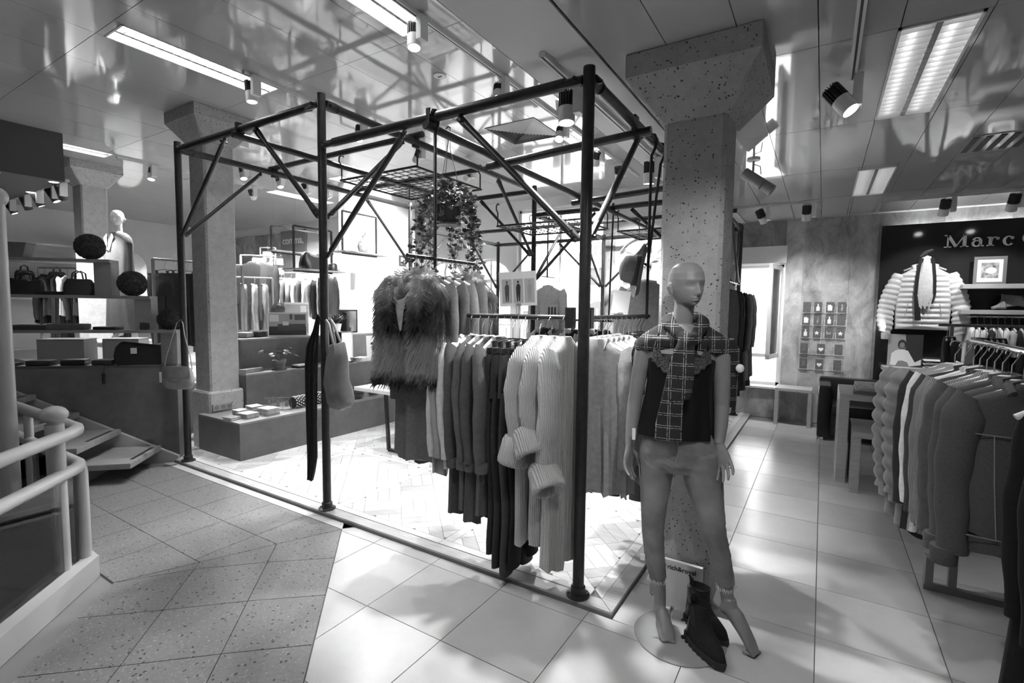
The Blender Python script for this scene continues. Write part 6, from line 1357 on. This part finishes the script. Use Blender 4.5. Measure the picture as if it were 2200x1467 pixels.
def stack(n, loc, w_, d, h, rz, where):
    global bk
    for k in range(n):
        t = thing('notebook', 'small notebook, %s from the bottom of the stack %s' % (ORD[k], where), 'notebook', (loc[0]+random.uniform(-.004, .004), loc[1]+random.uniform(-.004, .004), loc[2]+h*k+.001), rz+random.uniform(-.06, .06), 'notebooks on the lowest step'); MB().box(-w_/2, w_/2, -d/2, d/2, .0015, h-.0025).obj('pages', M_paper[3], t); MB().box(-w_/2-.002, w_/2+.002, -d/2-.002, d/2+.002, h-.0025, h-.0005).obj('cover', M_paper[(k+bk) % 3], t)
    bk += 1
LS = .40
stack(3, (-4.93, 2.66, LS), .13, .10, .009, .1, 'nearest the platform edge'); stack(6, (-5.02, 2.79, LS), .10, .10, .011, .0, 'before the sockets'); stack(5, (-4.88, 2.80, LS), .15, .13, .010, .1, 'in the middle'); stack(7, (-5.08, 2.98, LS), .14, .12, .010, -.1, 'at the back'); stack(7, (-4.86, 3.0, LS), .17, .14, .010, .05, 'beside the clear frames')
for k, (x, y) in enumerate(((-5.10, 3.16), (-5.0, 3.20), (-4.92, 3.25))): t = thing('acrylic_frame', 'clear acrylic photo block with sprig, %s from the left' % ORD[k], 'photo block', (x, y, LS+.001), .9, 'acrylic photo blocks'); MB().box(-.05, .05, -.012, .012, 0, .135, .003).obj('block', M_glass, t); MB().prism([(-.02, -.0005, .03), (.02, -.0005, .03), (.012, -.0005, .10), (-.012, -.0005, .10)], (0, .001, 0)).obj('print', M_paper[1], t)
bl = thing('studded_bolster', 'rolled black cloth with white studs behind the scarf', 'cushion', (-4.95, 3.52, LS+.065), PI/2+.1); 
for k, (z, r_) in enumerate(((0, .062), (.0, .062))): MB().tube([(-.21+.0*k, -.02+.0, z), (.21, -.02, z)], r_, 14).obj('roll', M_bk, bl, True) if k == 0 else None
m_ = MB()
for i in range(15):
    for j in range(12): a = 2*PI*j/12+.26*(i % 2); m_.sphere((-.2+.0285*i, -.02+.064*math.cos(a), .064*math.sin(a)), .008, 6, 4)
m_.obj('studs', M_tag, bl)
for k in range(3):
    t = thing('terracotta_bowl', 'dark bowl, %s of the nested stack on the lowest step' % ('bottom', 'middle', 'top')[k], 'bowl', (-4.80, 4.12, LS+.001+.043*k), .1*k, 'nested bowls'); MB().lathe([(.045, 0), (.065, .02), (.080, .05), (.084, .065), (.078, .065), (.06, .03), (.02, .015)], 20).obj('bowl_body', mat('dark_clay', .09, .6, nscale=20, namt=.2), t, True)
pt = thing('potted_plant', 'small leafy pot plant on the lowest step beside the bowls', 'plant', (-4.85, 4.42, LS)); M_clay = mat('clay', .16, .7, nscale=20, namt=.2); MB().lathe([(.055, 0), (.075, .09), (.08, .10), (.07, .10), (.06, .085)], 18).obj('pot', M_clay, pt, True)
m_ = MB(); rn = random.Random(8)
for _ in range(320): a, e_, r_ = rn.uniform(0, 6.28), rn.uniform(0, 1.5), rn.uniform(.04, .11); p = Vector((r_*math.cos(a)*math.cos(e_), r_*math.sin(a)*math.cos(e_), .11+r_*math.sin(e_)*.7)); u = Vector((rn.uniform(-1, 1), rn.uniform(-1, 1), rn.uniform(-.4, .4))).normalized()*.012; v = Vector((-u.y, u.x, .004)); m_.add([p-u, p-v*.5, p+u, p+v*.5], [(0, 1, 2, 3)])
tag(m_.obj('leaves', M_leaf[1], pt), kind='stuff')
# middle step goods
MS = .77
t = thing('flat_box', 'long flat grey box on the middle step beside the column', 'box', (-5.50, 3.20, MS+.001), .35); MB().box(-.05, .05, -.14, .14, 0, .035, .003).obj('box_body', M_mdfl, t); MB().box(-.052, .052, -.142, .142, .035, .042, .002).obj('lid', M_mdf, t)
pl_ = thing('potted_plant', 'pilea with round leaves in a clay pot on the middle step', 'plant', (-5.46, 3.52, MS)); MB().lathe([(.055, .012), (.072, .09), (.078, .09), (.078, .115), (.068, .115), (.062, .09)], 20).obj('pot', M_clay, pl_, True); MB().lathe([(.08, 0), (.085, .012), (.06, .012)], 20).obj('saucer', M_clay, pl_, True)
rn = random.Random(4)
for k in range(17):
    a = 2*PI*k/17*2.4; L = rn.uniform(.10, .22); tip = Vector((L*math.cos(a)*.95, L*math.sin(a)*.95, .115+.10*(1-L/.25)+rn.uniform(.03, .12))); MB().tube([(0, 0, .10), tip*.5+Vector((0, 0, .10)), tip], .0018, 4).obj('stalk', M_stem, pl_)
    n = Vector((math.cos(a)*.4, math.sin(a)*.4, 1)).normalized(); u = n.orthogonal().normalized(); v = n.cross(u); r_ = rn.uniform(.020, .032); m_ = MB(); m_.add([tip]+[tip+(u*math.cos(2*PI*q/10)+v*math.sin(2*PI*q/10))*r_-n*.004 for q in range(10)], [(0, 1+q, 1+(q+1) % 10) for q in range(10)]); m_.obj('round_leaf', M_leaf[2], pl_)
t = thing('folded_cloth', 'small folded dark and white cloth on the middle step', 'cloth', (-5.45, 3.80, MS+.001), .1); MB().box(-.06, .06, -.09, .09, 0, .02, .008).obj('fold', F['char'], t, True); MB().box(-.055, .055, -.085, .085, .02, .04, .008).obj('fold', F['white'], t, True)
mb = thing('mirror_box', 'tall black box with mirrored front on the middle step', 'box', (-5.50, 4.42, MS+.001), .25); MB().box(-.13, .13, -.13, .13, 0, .42, .004).obj('box_body', mat('black_gloss', .02, .15), mb); MB().box(.131, .134, -.115, .115, .02, .40).obj('mirror_face', mat('mirror', .8, .03, metal=1.0), mb)
for k in range(5): t = thing('magazine', 'magazine, %s from the bottom of the pile before the mirror box' % ORD[k], 'magazine', (-5.42, 4.72, MS+.001+.011*k), .1*k, 'magazine pile'); MB().box(-.07, .07, -.10, .10, 0, .008).obj('pages', M_paper[3], t); MB().box(-.071, .071, -.101, .101, .008, .0105).obj('cover', M_paper[k % 3], t)
tp = thing('telephone_print', 'white card with a black telephone picture on the middle step', 'card', (-5.46, 5.02, MS+.001), PI/2-.45); MB().box(-.12, .12, -.004, .004, 0, .34).obj('card', M_tag, tp, rot=(-.14, 0, 0))
m_ = MB(); m_.prism([(-.045, -.006, .13), (.045, -.006, .13), (.035, -.006, .20), (-.035, -.006, .20)], (0, -.001, 0)); m_.prism([(-.06, -.006, .21), (.06, -.006, .21), (.06, -.006, .235), (.04, -.006, .245), (-.04, -.006, .245), (-.06, -.006, .235)], (0, -.001, 0)); m_.prism([(.075+.015*math.cos(2*PI*k/10), -.006, .15+.015*math.sin(2*PI*k/10)) for k in range(10)], (0, -.001, 0)); m_.obj('telephone_motif', M_ink, tp, rot=(-.14, 0, 0))
# top step goods
TS = 1.135
t = thing('folded_knit', 'chequered pale and dark knit folded on the highest step', 'knitwear', (-5.95, 3.50, TS+.001), .5); MB().box(-.13, .02, -.17, .02, 0, .065, .025).obj('fold', F['light'], t, True); MB().box(-.12, .10, -.02, .22, 0, .075, .03).obj('fold', F['ribdark'], t, True)
def sofa_print(label, loc, rz, w_, h, kind):
    t = thing('interior_photo', label, 'photo', loc, rz); MB().box(-w_/2, w_/2, -.005, .005, 0, h).obj('photo_board', M_tag, t, rot=(-.12, 0, 0)); q = lambda x0, x1, z0, z1, mt, nm, y=-.0065: MB().box(x0*w_/2, x1*w_/2, y, y+.001, z0*h, z1*h).obj(nm, mt, t, rot=(-.12, 0, 0))
    q(-.94, .94, .06, .94, mat('print_wall', .42, .6), 'print_wall')
    if kind: q(-.94, .94, .06, .42, mat('print_floor', .06, .6), 'print_floor', -.008); q(-.5, .9, .25, .52, mat('print_sofa', .09, .6), 'print_sofa', -.009); q(-.9, -.45, .62, .9, M_tag, 'print_window', -.008); q(-.25, .05, .46, .62, M_tag, 'print_cushion', -.010); q(.35, .9, .68, .9, mat('print_art', .12, .6), 'print_art', -.008); q(.1, .24, .70, .92, mat('print_art', .12, .6), 'print_art', -.008)
    else: q(-.9, .2, .1, .6, mat('print_tone', .25, .6), 'print_sofa', -.008); q(.3, .8, .3, .9, M_tag, 'print_window', -.008); q(-.1, .9, .1, .34, mat('print_floor', .06, .6), 'print_chair', -.009)
    return t
sofa_print('landscape photo of a dark sofa leaning on the highest step', (-5.76, 3.84, TS+.001), PI/2-.62, .46, .31, 1); sofa_print('taller photo half hidden behind the sofa photo', (-5.92, 4.08, TS+.001), PI/2-.62, .30, .44, 0)
ball('pale moss ball behind the photos on the highest step', (-6.12, 3.96, TS+.33), .10, 9, 3500, mat('moss', .16, .8)); t = thing('ball_stand', 'slim dark stand carrying the pale moss ball', 'stand', (-6.12, 3.96, TS)); MB().lathe([(.06, 0), (.06, .012), (.014, .018), (.012, .21), (.05, .229)], 16).obj('stand_body', M_black, t, True)
pw = thing('potted_plant', 'leafy plant in a white pot on the highest step', 'plant', (-5.95, 4.72, TS)); MB().lathe([(.06, 0), (.085, .13), (.09, .14), (.08, .14), (.06, .12)], 18).obj('pot', M_tag, pw, True)
m_ = MB(); rn = random.Random(18)
for _ in range(150):
    a, L, w0 = rn.uniform(0, 6.28), rn.uniform(.10, .26), rn.uniform(.006, .012); d = Vector((math.cos(a)*rn.uniform(.3, 1), math.sin(a)*rn.uniform(.3, 1), rn.uniform(.4, 1.1))).normalized(); s = Vector((-math.sin(a), math.cos(a), 0))*w0; b = Vector((0, 0, .13)); m_.add([b, b+d*L*.5+s, b+d*L+Vector((0, 0, -.04)), b+d*L*.5-s], [(0, 1, 2, 3)])
tag(m_.obj('leaves', M_leaf[1], pw), kind='stuff')
tm = thing('table_mirror', 'small black framed mirror on the highest step behind the tote', 'mirror', (-6.02, 5.0, TS+.001), PI/2-.5); MB().box(-.14, .14, -.01, .01, .0, .34, .003).obj('frame', M_black, tm); MB().box(-.12, .12, -.0125, -.0105, .02, .32).obj('mirror_face', mat('mirror', .8, .03, metal=1.0), tm)
t = thing('wire_bowl', 'small wire bowl on the highest step before the white partition', 'bowl', (-5.90, 5.70, TS)); 
for k in range(6): a = PI*k/6; MB().tube([(.10*math.cos(a), .10*math.sin(a), .07), (.06*math.cos(a), .06*math.sin(a), .008), (-.06*math.cos(a), -.06*math.sin(a), .008), (-.10*math.cos(a), -.10*math.sin(a), .07)], .004, 5).obj('wire', M_black, t)
# ---- white table with looped steel legs behind the coats
tb = thing('white_table', 'white table on looped black steel legs behind the coats', 'table', (-3.55, 4.05, PZ))
MB().box(-.70, .42, -.45, .45, .60, .64, .004).obj('table_top', mat('table_white', .8, .3), tb)
for y in (-.40, .40):
    m_ = MB(); 
    for a, b in (((-.27, y, .60), (-.23, y, .015)), ((-.23, y, .015), (.12, y, .015)), ((.12, y, .015), (.32, y, .60))): m_.bar(a, b, .03, .03)
    m_.obj('leg_loop', M_black, tb)
gb = thing('glass_bottle', 'clear glass bottle on the white table', 'bottle', (-4.02, 3.86, PZ+.641)); MB().lathe([(.045, 0), (.05, .01), (.05, .15), (.03, .19), (.022, .20), (.024, .24), (.018, .24), (.018, .20), (.044, .15), (.044, .01)], 20).obj('bottle_body', M_glass, gb, True)
# ---- hanging black frame shelves
def hang_shelf(label, x, y0, y1, z0, z1, d=.30):
    t = thing('hanging_shelf', label, 'shelf', (x, (y0+y1)/2, z0), group='hanging frame shelves'); h_ = (y1-y0)/2; H = z1-z0
    for a, b in (((0, -h_, 0), (0, -h_, H)), ((0, h_, 0), (0, h_, H)), ((0, -h_, H), (0, h_, H)), ((0, -h_, 0), (0, h_, 0))): MB().bar(a, b, .022, .022).obj('frame_bar', M_black, t)
    MB().box(-d*.5, d*.5, -h_-.08, h_+.12, .012, .03, .002).obj('shelf_board', mat('grey_shelf', .28, .5), t)
    for s in (-1, 1): MB().tube([(0, s*h_*.9, H), (0, s*h_*.9, HZ-z0)], .0015, 4).obj('suspension_wire', M_wire, t)
hang_shelf('hanging black frame shelf holding a black bag', -5.9, 4.04, 4.63, 1.985, 2.57); hang_shelf('hanging black frame shelf holding a pale vase', -5.9, 4.82, 5.46, 2.29, 2.89); hang_shelf('farther hanging black frame shelf above the striped jumper', -7.3, 4.62, 5.5, 2.35, 2.75)
bag('black_bag', 'black fabric bag on the hanging frame shelf', (-5.9, 4.30, 2.016), PI/2+.1, .33, .20, .20, M_bk, False, .03); t = thing('black_hat', 'black hat beside the bag on the hanging shelf', 'hat', (-5.88, 4.62, 2.016)); MB().lathe([(.12, .0), (.12, .006), (.075, .01), (.07, .09), (.05, .11), (.01, .11)], 22).obj('hat_body', M_bk, t, True)
vs_ = thing('vase', 'pale textured round vase on the hanging shelf', 'vase', (-5.9, 5.22, 2.321)); MB().lathe([(.05, 0), (.085, .04), (.10, .10), (.085, .17), (.05, .205), (.028, .215), (.028, .25), (.036, .26), (.03, .26)], 22).obj('vase_body', mat('crackle_vase', .5, .5, nscale=30, namt=.4, detail=2), vs_, True)
m_ = MB(); rn = random.Random(2)
for k in range(9): m_.tube([(0, 0, .24), (rn.uniform(-.05, .05), rn.uniform(-.08, .08), .40), (rn.uniform(-.1, .1), rn.uniform(-.15, .15), rn.uniform(.45, .58))], .002, 4)
m_.obj('dry_twigs', M_stem, vs_)
# ================================================================== REAR LEFT SHOP AREA (raised floor)
ex = thing('exit_sign', 'small dark emergency exit sign on the white partition', 'sign', (-6.487, 6.62, 2.35)); MB().box(0, .012, -.085, .085, -.095, .095).obj('sign_plate', mat('sign_dark', .07, .5), ex); MB().box(.012, .014, -.05, .0, -.06, .06).obj('door_symbol', M_tag, ex); MB().box(.012, .014, .02, .07, -.035, -.01).obj('arrow_symbol', M_tag, ex); MB().sphere((.013, .03, .035), .018, 8, 6, (.1, 1, 1)).obj('figure_symbol', M_tag, ex)
cs = thing('brand_sign', 'grey sign with white comma lettering on the rear left wall', 'sign', (-11.05, 7.50, 3.05)); MB().box(-.42, .55, -.0, .03, -.24, .28).obj('sign_plate', mat('sign_grey', .22, .5), cs); text_obj('comma,', .26, M_tag, cs, (-.34, -.004, -.04), (PI/2, 0, 0), .003, bold=.004)
def rack(label, p, q, z, base=RF, mt=None):
    p, q = Vector((*p, 0)), Vector((*q, 0)); t = thing('clothes_rack', label, 'rack', (p.x, p.y, base)); d = q-p; mt = mt or M_greym
    MB().tube([(0, 0, z-base), d+Vector((0, 0, z-base))], .014, 8).obj('rail', mt, t, True)
    for e in (Vector((0, 0, 0)), d): MB().bar(e, e+Vector((0, 0, z-base)), .028, .028).obj('upright', mt, t); n = Vector((-d.y, d.x, 0)).normalized()*.25; MB().bar(e-n+Vector((0, 0, .012)), e+n+Vector((0, 0, .012)), .03, .024).obj('foot', mt, t)
    return math.atan2(d.y, d.x)
def fill(p, q, z, n, kinds, name, cat, where, group, hang='white', ln=None, jit=.08, wid=None):
    a = math.atan2(q[1]-p[1], q[0]-p[0])
    for k in range(n):
        t = (k+.7)/(n+.4); kd, mt = kinds[k % len(kinds)]; x, y = p[0]+(q[0]-p[0])*t, p[1]+(q[1]-p[1])*t; lab = '%s %s, %s from the near end' % (cat, where, ORD[k])
        garment(name, lab, cat, (x, y, z), a+R90+random.uniform(-jit, jit), kd, F[mt], k, group=group, hang=hang, hlabel='hanger %s, %s from the near end' % (where, ORD[k]), hgroup='hangers '+group, ln=ln, wid=wid)
# dark skirts and trousers right behind the counter
rack('dark rack of skirts behind the counter steps', (-6.95, 2.85), (-6.95, 3.95), 2.08)
for k, (y, kd, mt, le, lab) in enumerate(((2.98, 'trousers', 'dark', 1.0, 'wide dark trousers facing the counter steps'), (3.10, 'skirt', 'char', .9, 'charcoal skirt behind the wide trousers'), (3.24, 'trousers', 'dark', 1.0, 'second pair of wide dark trousers on the skirt rack'), (3.40, 'skirt', 'char', .8, 'dark skirt at the far end of the skirt rack'))): garment(kd, lab, kd, (-6.95, y, 2.08), .45, kd, F[mt], k, group='skirts and trousers behind the counter', hang='clip', ln=le, wid=.24)
rack('grey rack of pale coats behind the left column', (-8.6, 3.7), (-7.9, 5.0), 1.98); fill((-8.6, 3.7), (-7.9, 5.0), 1.98, 9, [('coat', 'grey'), ('coat', 'light'), ('coat', 'grey')], 'coat', 'coat', 'on the pale coat rack behind the left column', 'coats on the pale coat rack', ln=.75)
rack('rack of black clothes under the dark soffit', (-10.6, 2.75), (-9.5, 3.6), 2.08); fill((-10.6, 2.75), (-9.5, 3.6), 2.08, 12, [('blazer', 'black'), ('tee', 'char'), ('dress', 'black'), ('tee', 'pale')], 'dark_blouse', 'top', 'on the black clothes rack under the soffit', 'clothes on the black rack', 'black')
rack('wood-toned stand with a dark draped cardigan', (-8.75, 4.95), (-8.35, 5.35), 2.40); garment('draped_cardigan', 'long dark draped cardigan on the rear stand right of the left column', 'cardigan', (-8.62, 5.08, 2.40), .75, 'coat', F['black'], 1, ln=1.15, wid=.25)
garment('draped_cardigan', 'second dark cardigan on the rear stand', 'cardigan', (-8.5, 5.2, 2.40), .75, 'coat', F['char'], 2, ln=1.0)
rack('long rack of mixed tops before the rear left wall', (-9.35, 5.75), (-7.25, 6.2), 2.15); fill((-9.35, 5.75), (-7.25, 6.2), 2.15, 18, [('sweater', 'dark'), ('shirt', 'white'), ('sweater', 'pale'), ('blazer', 'char'), ('shirt', 'white'), ('hoodie', 'mid'), ('sweater', 'grey'), ('shirt', 'pale')], 'mixed_blouse', 'top', 'on the long rear rack', 'tops on the long rear rack')
rack('rear rack of plaid and white jackets by the partition', (-7.15, 5.4), (-7.0, 6.6), 2.15); fill((-7.15, 5.4), (-7.0, 6.6), 2.15, 7, [('coat', 'dark'), ('shirt', 'white'), ('coat', 'mid')], 'rear_jacket', 'jacket', 'on the rack by the white partition', 'jackets by the partition', ln=.8)
# striped jumper display
F['stripe'] = mat('striped_knit', .6, .85); n_, l_, b_ = nodes(F['stripe']); tc = n_.new('ShaderNodeTexCoord'); sp = n_.new('ShaderNodeSeparateXYZ'); l_.new(tc.outputs['Object'], sp.inputs[0]); mm = n_.new('ShaderNodeMath'); mm.operation = 'MODULO'; mm.inputs[1].default_value = .20; ad = n_.new('ShaderNodeMath'); ad.inputs[1].default_value = 10.02; l_.new(sp.outputs[2], ad.inputs[0]); l_.new(ad.outputs[0], mm.inputs[0]); cr = n_.new('ShaderNodeValToRGB'); cr.color_ramp.interpolation = 'CONSTANT'; mr = n_.new('ShaderNodeMath'); mr.operation = 'DIVIDE'; mr.inputs[1].default_value = .2; l_.new(mm.outputs[0], mr.inputs[0]); l_.new(mr.outputs[0], cr.inputs[0]); e = cr.color_ramp.elements; e[0].color = (.03, .03, .03, 1); e[1].position = .33; e[1].color = (.65, .65, .65, 1); q_ = e.new(.66); q_.color = (.35, .35, .35, 1); l_.new(cr.outputs[0], b_.inputs['Base Color'])
rack('single stand with a striped jumper by the rear left wall', (-10.05, 6.1), (-9.75, 6.25), 2.72); garment('striped_jumper', 'black and pale striped jumper hung facing the shop', 'jumper', (-9.9, 6.17, 2.72), .75, 'sweater', F['stripe'], 1, ln=.62, wid=.25); garment('dark_skirt', 'dark skirt below the striped jumper', 'skirt', (-10.0, 6.425, 2.25), .75, 'skirt', F['char'], 0, ln=.9, hang='clip')
rack('low stand bearing the dark skirt under the jumper', (-10.15, 6.35), (-9.85, 6.50), 2.25)
t = thing('price_card', 'white illustrated card before the striped jumper', 'card', (-9.62, 6.0, 2.38), .75); MB().box(-.09, .09, -.003, .003, -.22, .22).obj('card', M_tag, t); MB().prism([(-.03, -.004, .0), (.03, -.004, .02), (.04, -.004, .10), (-.02, -.004, .12)], (0, -.001, 0)).obj('motif', M_ink, t); MB().tube([(0, 0, .22), (0, .0, .34), (.0, .05, .36)], .003, 5).obj('card_hook', M_wire, t); MB().tube([(0, 0, -.22), (0, .0, RF-2.38)], .008, 6).obj('card_pole', M_wire, t)
# white plinth blocks and white bust mannequin
for k, (x, y, w_, h, lab) in enumerate(((-6.75, 1.95, .32, 1.16, 'pale block behind the counter shelves, left one'), (-6.42, 2.35, .26, 1.16, 'pale block behind the counter shelves, right one'))): t = thing('pale_block', lab, 'block', (x, y, 0), CR); MB().box(-w_/2*1.3, w_/2*1.3, -.12, .12, -.008, h-.02, .003).obj('block_body', mat('pale_block', .36, .6), t); MB().box(-w_/2*1.3, w_/2*1.3, -.12, .12, h-.02, h, .003).obj('block_top', M_mdfl, t)
wm = thing('white_mannequin', 'white bald mannequin in a dark jacket beside the far column', 'mannequin', (-8.15, 2.95, RF+.45), .2)
bo = link('body', body.copy(), wm); bo.data.materials.clear(); bo.data.materials.append(mat('mannequin_white', .82, .35)); 
cloth_loft([(1.46, -.045, .10, .075, .085), (1.43, -.045, .16, .09, .10), (1.39, -.045, .215, .10, .105), (1.30, -.045, .25, .13, .11), (1.1, -.05, .235, .12, .11), (.85, -.05, .22, .13, .14)], amp=.006).obj('jacket', F['dark'], wm, True); cloth_loft([(.9, -.05, .19, .12, .14), (.5, .0, .24, .16, .15), (.12, .04, .30, .19, .16)], amp=.012).obj('skirt', F['char'], wm, True)
for s in (-1, 1): MB().prism([(TX+s*.03, -.115, 1.20), (TX+s*.10, -.10, 1.38), (TX+s*.05, -.09, 1.44), (TX+s*.005, -.122, 1.22)], (0, -.006, 0)).obj('lapel', F['light'], wm)
t = thing('mannequin_plinth', 'white plinth below the white mannequin', 'plinth', (-8.15, 2.95, RF)); MB().box(-.4, .4, -.3, .3, 0, .43, .004).obj('plinth_body', M_white, t); MB().box(-.41, .41, -.31, .31, .43, .45, .003).obj('plinth_top', M_white, t)
# far displays on the left wall: white bags cabinet
t = thing('wall_cabinet', 'white lit wall cabinet with dark bags at the far left', 'cabinet', (-13.6, 3.1, RF)); 
for z in (.0, 1.0, 1.35, 1.75, 2.1): MB().box(-.2, .2, -1.2, 1.2, z, z+.03).obj('shelf', M_white, t)
for y in (-1.2, 1.17): MB().box(-.2, .2, y, y+.03, 0, 2.4).obj('side', M_white, t)
for k in range(4): bag('handbag', 'dark handbag in the far wall cabinet, %s from the left' % ORD[k], (-13.55, 2.3+.5*k, RF+1.381), R90, .3, .14, .2, M_bk, True)
t = thing('arched_mirror', 'pale arched wall mirror at the far left', 'mirror', (-13.97, 5.2, RF+.3)); MB().prism([(0, -.4, 0), (0, .4, 0)]+[(0, .4*math.cos(a), 1.5+.4*math.sin(a)) for a in [PI*k/12 for k in range(13)]], (.02, 0, 0)).obj('mirror_face', mat('mirror', .8, .03, metal=1.0), t); MB().tube([(.02, -.4, 0)]+[(.02, -.4*math.cos(a), 1.5+.4*math.sin(a)) for a in [PI*k/12 for k in range(13)]]+[(.02, .4, 0)], .015, 6).obj('mirror_frame', M_white, t)
# ================================================================== RACKS INSIDE THE FRAME, REAR
rail_thing('black rail across the rear of the frame carrying mixed tops', [(-3.02, 5.34, 1.40), (-1.10, 5.34, 1.40)], .012, drops=[((-2.05, 5.40, ZL), (-2.05, 5.34, 1.39), (0, 1, 0))])
for k in range(18):
    x = -2.96+.10*k; kd, mt = [('shirt', 'white'), ('blazer', 'char'), ('shirt', 'dark'), ('sweater', 'grey'), ('shirt', 'white'), ('blazer', 'black'), ('shirt', 'light')][k % 7]
    garment('rear_blouse', 'top on the rear rail of the frame, %s from the left' % ORD[k], 'top', (x, 5.34, 1.40), R90+random.uniform(-.1, .1), kd, F[mt], k, group='tops on the rear rail', hang='black' if k % 2 else 'white', hlabel='hanger on the rear rail, %s from the left' % ORD[k], hgroup='hangers on the rear rail')
garment('white_shirt', 'white shirt hung high before the bright shop window', 'shirt', (-2.98, 5.62, 1.93), .15, 'shirt', F['white'], 1, wid=.20, ln=.7)
rail_thing('thin rod holding the white shirt before the shop window', [(-2.98, 5.45, 1.93), (-2.98, 5.80, 1.93)], .006, drops=[((-2.98, 5.60, ZL-.02), (-2.98, 5.60, 1.92), (0, 1, 0))])
t = thing('photo_card', 'small card with three fashion figures on the white shirt', 'card', (-2.88, 5.56, 1.50), .15); MB().box(-.07, .07, -.002, .002, -.08, .08).obj('card', M_tag, t)
for k in range(3): MB().box(-.055+.04*k, -.03+.04*k, -.0035, -.002, -.06, .05).obj('figure_print', M_fig, t)
rail_thing('long black rail behind the column carrying dark coats', [(-1.03, 5.55, 1.90), (-1.03, 7.55, 1.90)], .012, drops=[((-1.03, 5.62, ZL), (-1.03, 5.62, 1.89), (1, 0, 0)), ((-1.03, 7.45, ZL), (-1.03, 7.45, 1.89), (1, 0, 0))])
for k in range(12): garment('rear_coat', 'coat on the long rail behind the column, %s from the front' % ORD[k], 'coat', (-1.03, 5.75+.15*k, 1.90), random.uniform(-.1, .1), ('coat', 'blazer', 'coat')[k % 3], F[('mid', 'black', 'dark', 'char')[k % 4]], k, group='coats behind the column', hang='black', hlabel='hanger on the rail behind the column, %s from the front' % ORD[k], hgroup='hangers behind the column', ln=(1.2, .8, 1.1)[k % 3])
# pale coat just left of the column
garment('pale_coat', 'pale wool coat peeking out left of the column', 'coat', (-1.10, 3.62, 1.86), .3, 'coat', F['light'], 0, ln=.85, wid=.17)
rail_thing('short rail holding the pale coat left of the column', [(-1.08, 3.50, 1.86), (-1.12, 3.75, 1.86)], .010, drops=[((-1.03, 3.62, ZL), (-1.10, 3.62, 1.855), (1, 0, 0))])
# ================================================================== STREET OUTSIDE
ground = MB().box(-60, 40, BY+.3, 60, -3.4, -3.3).obj('ground_street', mat('asphalt', .4, .9)); tag(ground, 'street outside the shop windows', kind='structure')
M_brick = mat('pale_brick', .34, .9, nscale=30, namt=.3); n_, l_, b_ = nodes(M_brick); bt = n_.new('ShaderNodeTexBrick'); tc = n_.new('ShaderNodeTexCoord'); mp = n_.new('ShaderNodeMapping'); mp.inputs['Rotation'].default_value = (PI/2, 0, 0); l_.new(tc.outputs['Object'], mp.inputs[0]); l_.new(mp.outputs[0], bt.inputs[0]); bt.inputs['Scale'].default_value = 3.0; bt.inputs[1].default_value = (.34, .34, .34, 1); bt.inputs[2].default_value = (.27, .27, .27, 1); bt.inputs[3].default_value = (.5, .5, .5, 1); l_.new(bt.outputs[0], b_.inputs['Base Color'])
M_slate = mat('roof_slate', .22, .8, nscale=10, namt=.2); M_wdark = mat('far_window', .08, .2)
def house(label, x0, x1, y, z1, roof, rows, cols, arch=False, mt=None):
    t = thing('street_house', label, 'building', ((x0+x1)/2, y, -3.3), group='houses across the street'); hw = (x1-x0)/2; H = z1+3.3
    MB().box(-hw, hw, 0, 6, 0, H).obj('facade', mt or M_brick, t)
    if roof == 'gable': MB().prism([(-hw-.3, -.3, H), (hw+.3, -.3, H), (0, -.3, H+hw*.8)], (0, 6.6, 0)).obj('roof', M_slate, t)
    else: MB().prism([(-hw-.2, -.4, H), (-hw-.2, 3.0, H+2.6), (-hw-.2, 6.4, H)], (2*hw+.4, 0, 0)).obj('roof', M_slate, t)
    MB().box(-hw-.1, hw+.1, -.2, 0, H-.25, H).obj('cornice', M_white, t)
    for r_ in range(rows):
        for c_ in range(cols):
            x = -hw+2*hw*(c_+.5)/cols; z = .9+r_*2.4; w_, h_ = .55, 1.5
            pts = [(x-w_, -.06, z), (x+w_, -.06, z), (x+w_, -.06, z+h_)]+([(x+w_*math.cos(a), -.06, z+h_+.4*math.sin(a)) for a in [PI*k/8 for k in range(1, 8)]] if arch else [])+[(x-w_, -.06, z+h_)]
            f = MB().prism(pts, (0, .1, 0)).obj('window', M_white, t); pts2 = [(x+(px_-x)*.84, -.075, z+(pz_-z)*.92+.06) for px_, _, pz_ in pts]; MB().prism(pts2, (0, .01, 0)).obj('pane', M_wdark, f); MB().box(x-.03, x+.03, -.09, -.07, z, z+h_).obj('glazing_bar', M_white, f)
    return t
house('brick house with arched windows across the street at left', -26, -17, 22, 3.0, 'eave', 3, 5, True); house('brick gabled house across the street in the middle', -15.5, -9.5, 21, 1.6, 'gable', 2, 3, False, M_white); house('brick house with arched windows seen behind the hat', -8.5, -1.0, 19, 3.4, 'eave', 3, 5, True)
bpy.data.scenes.remove(TMP)
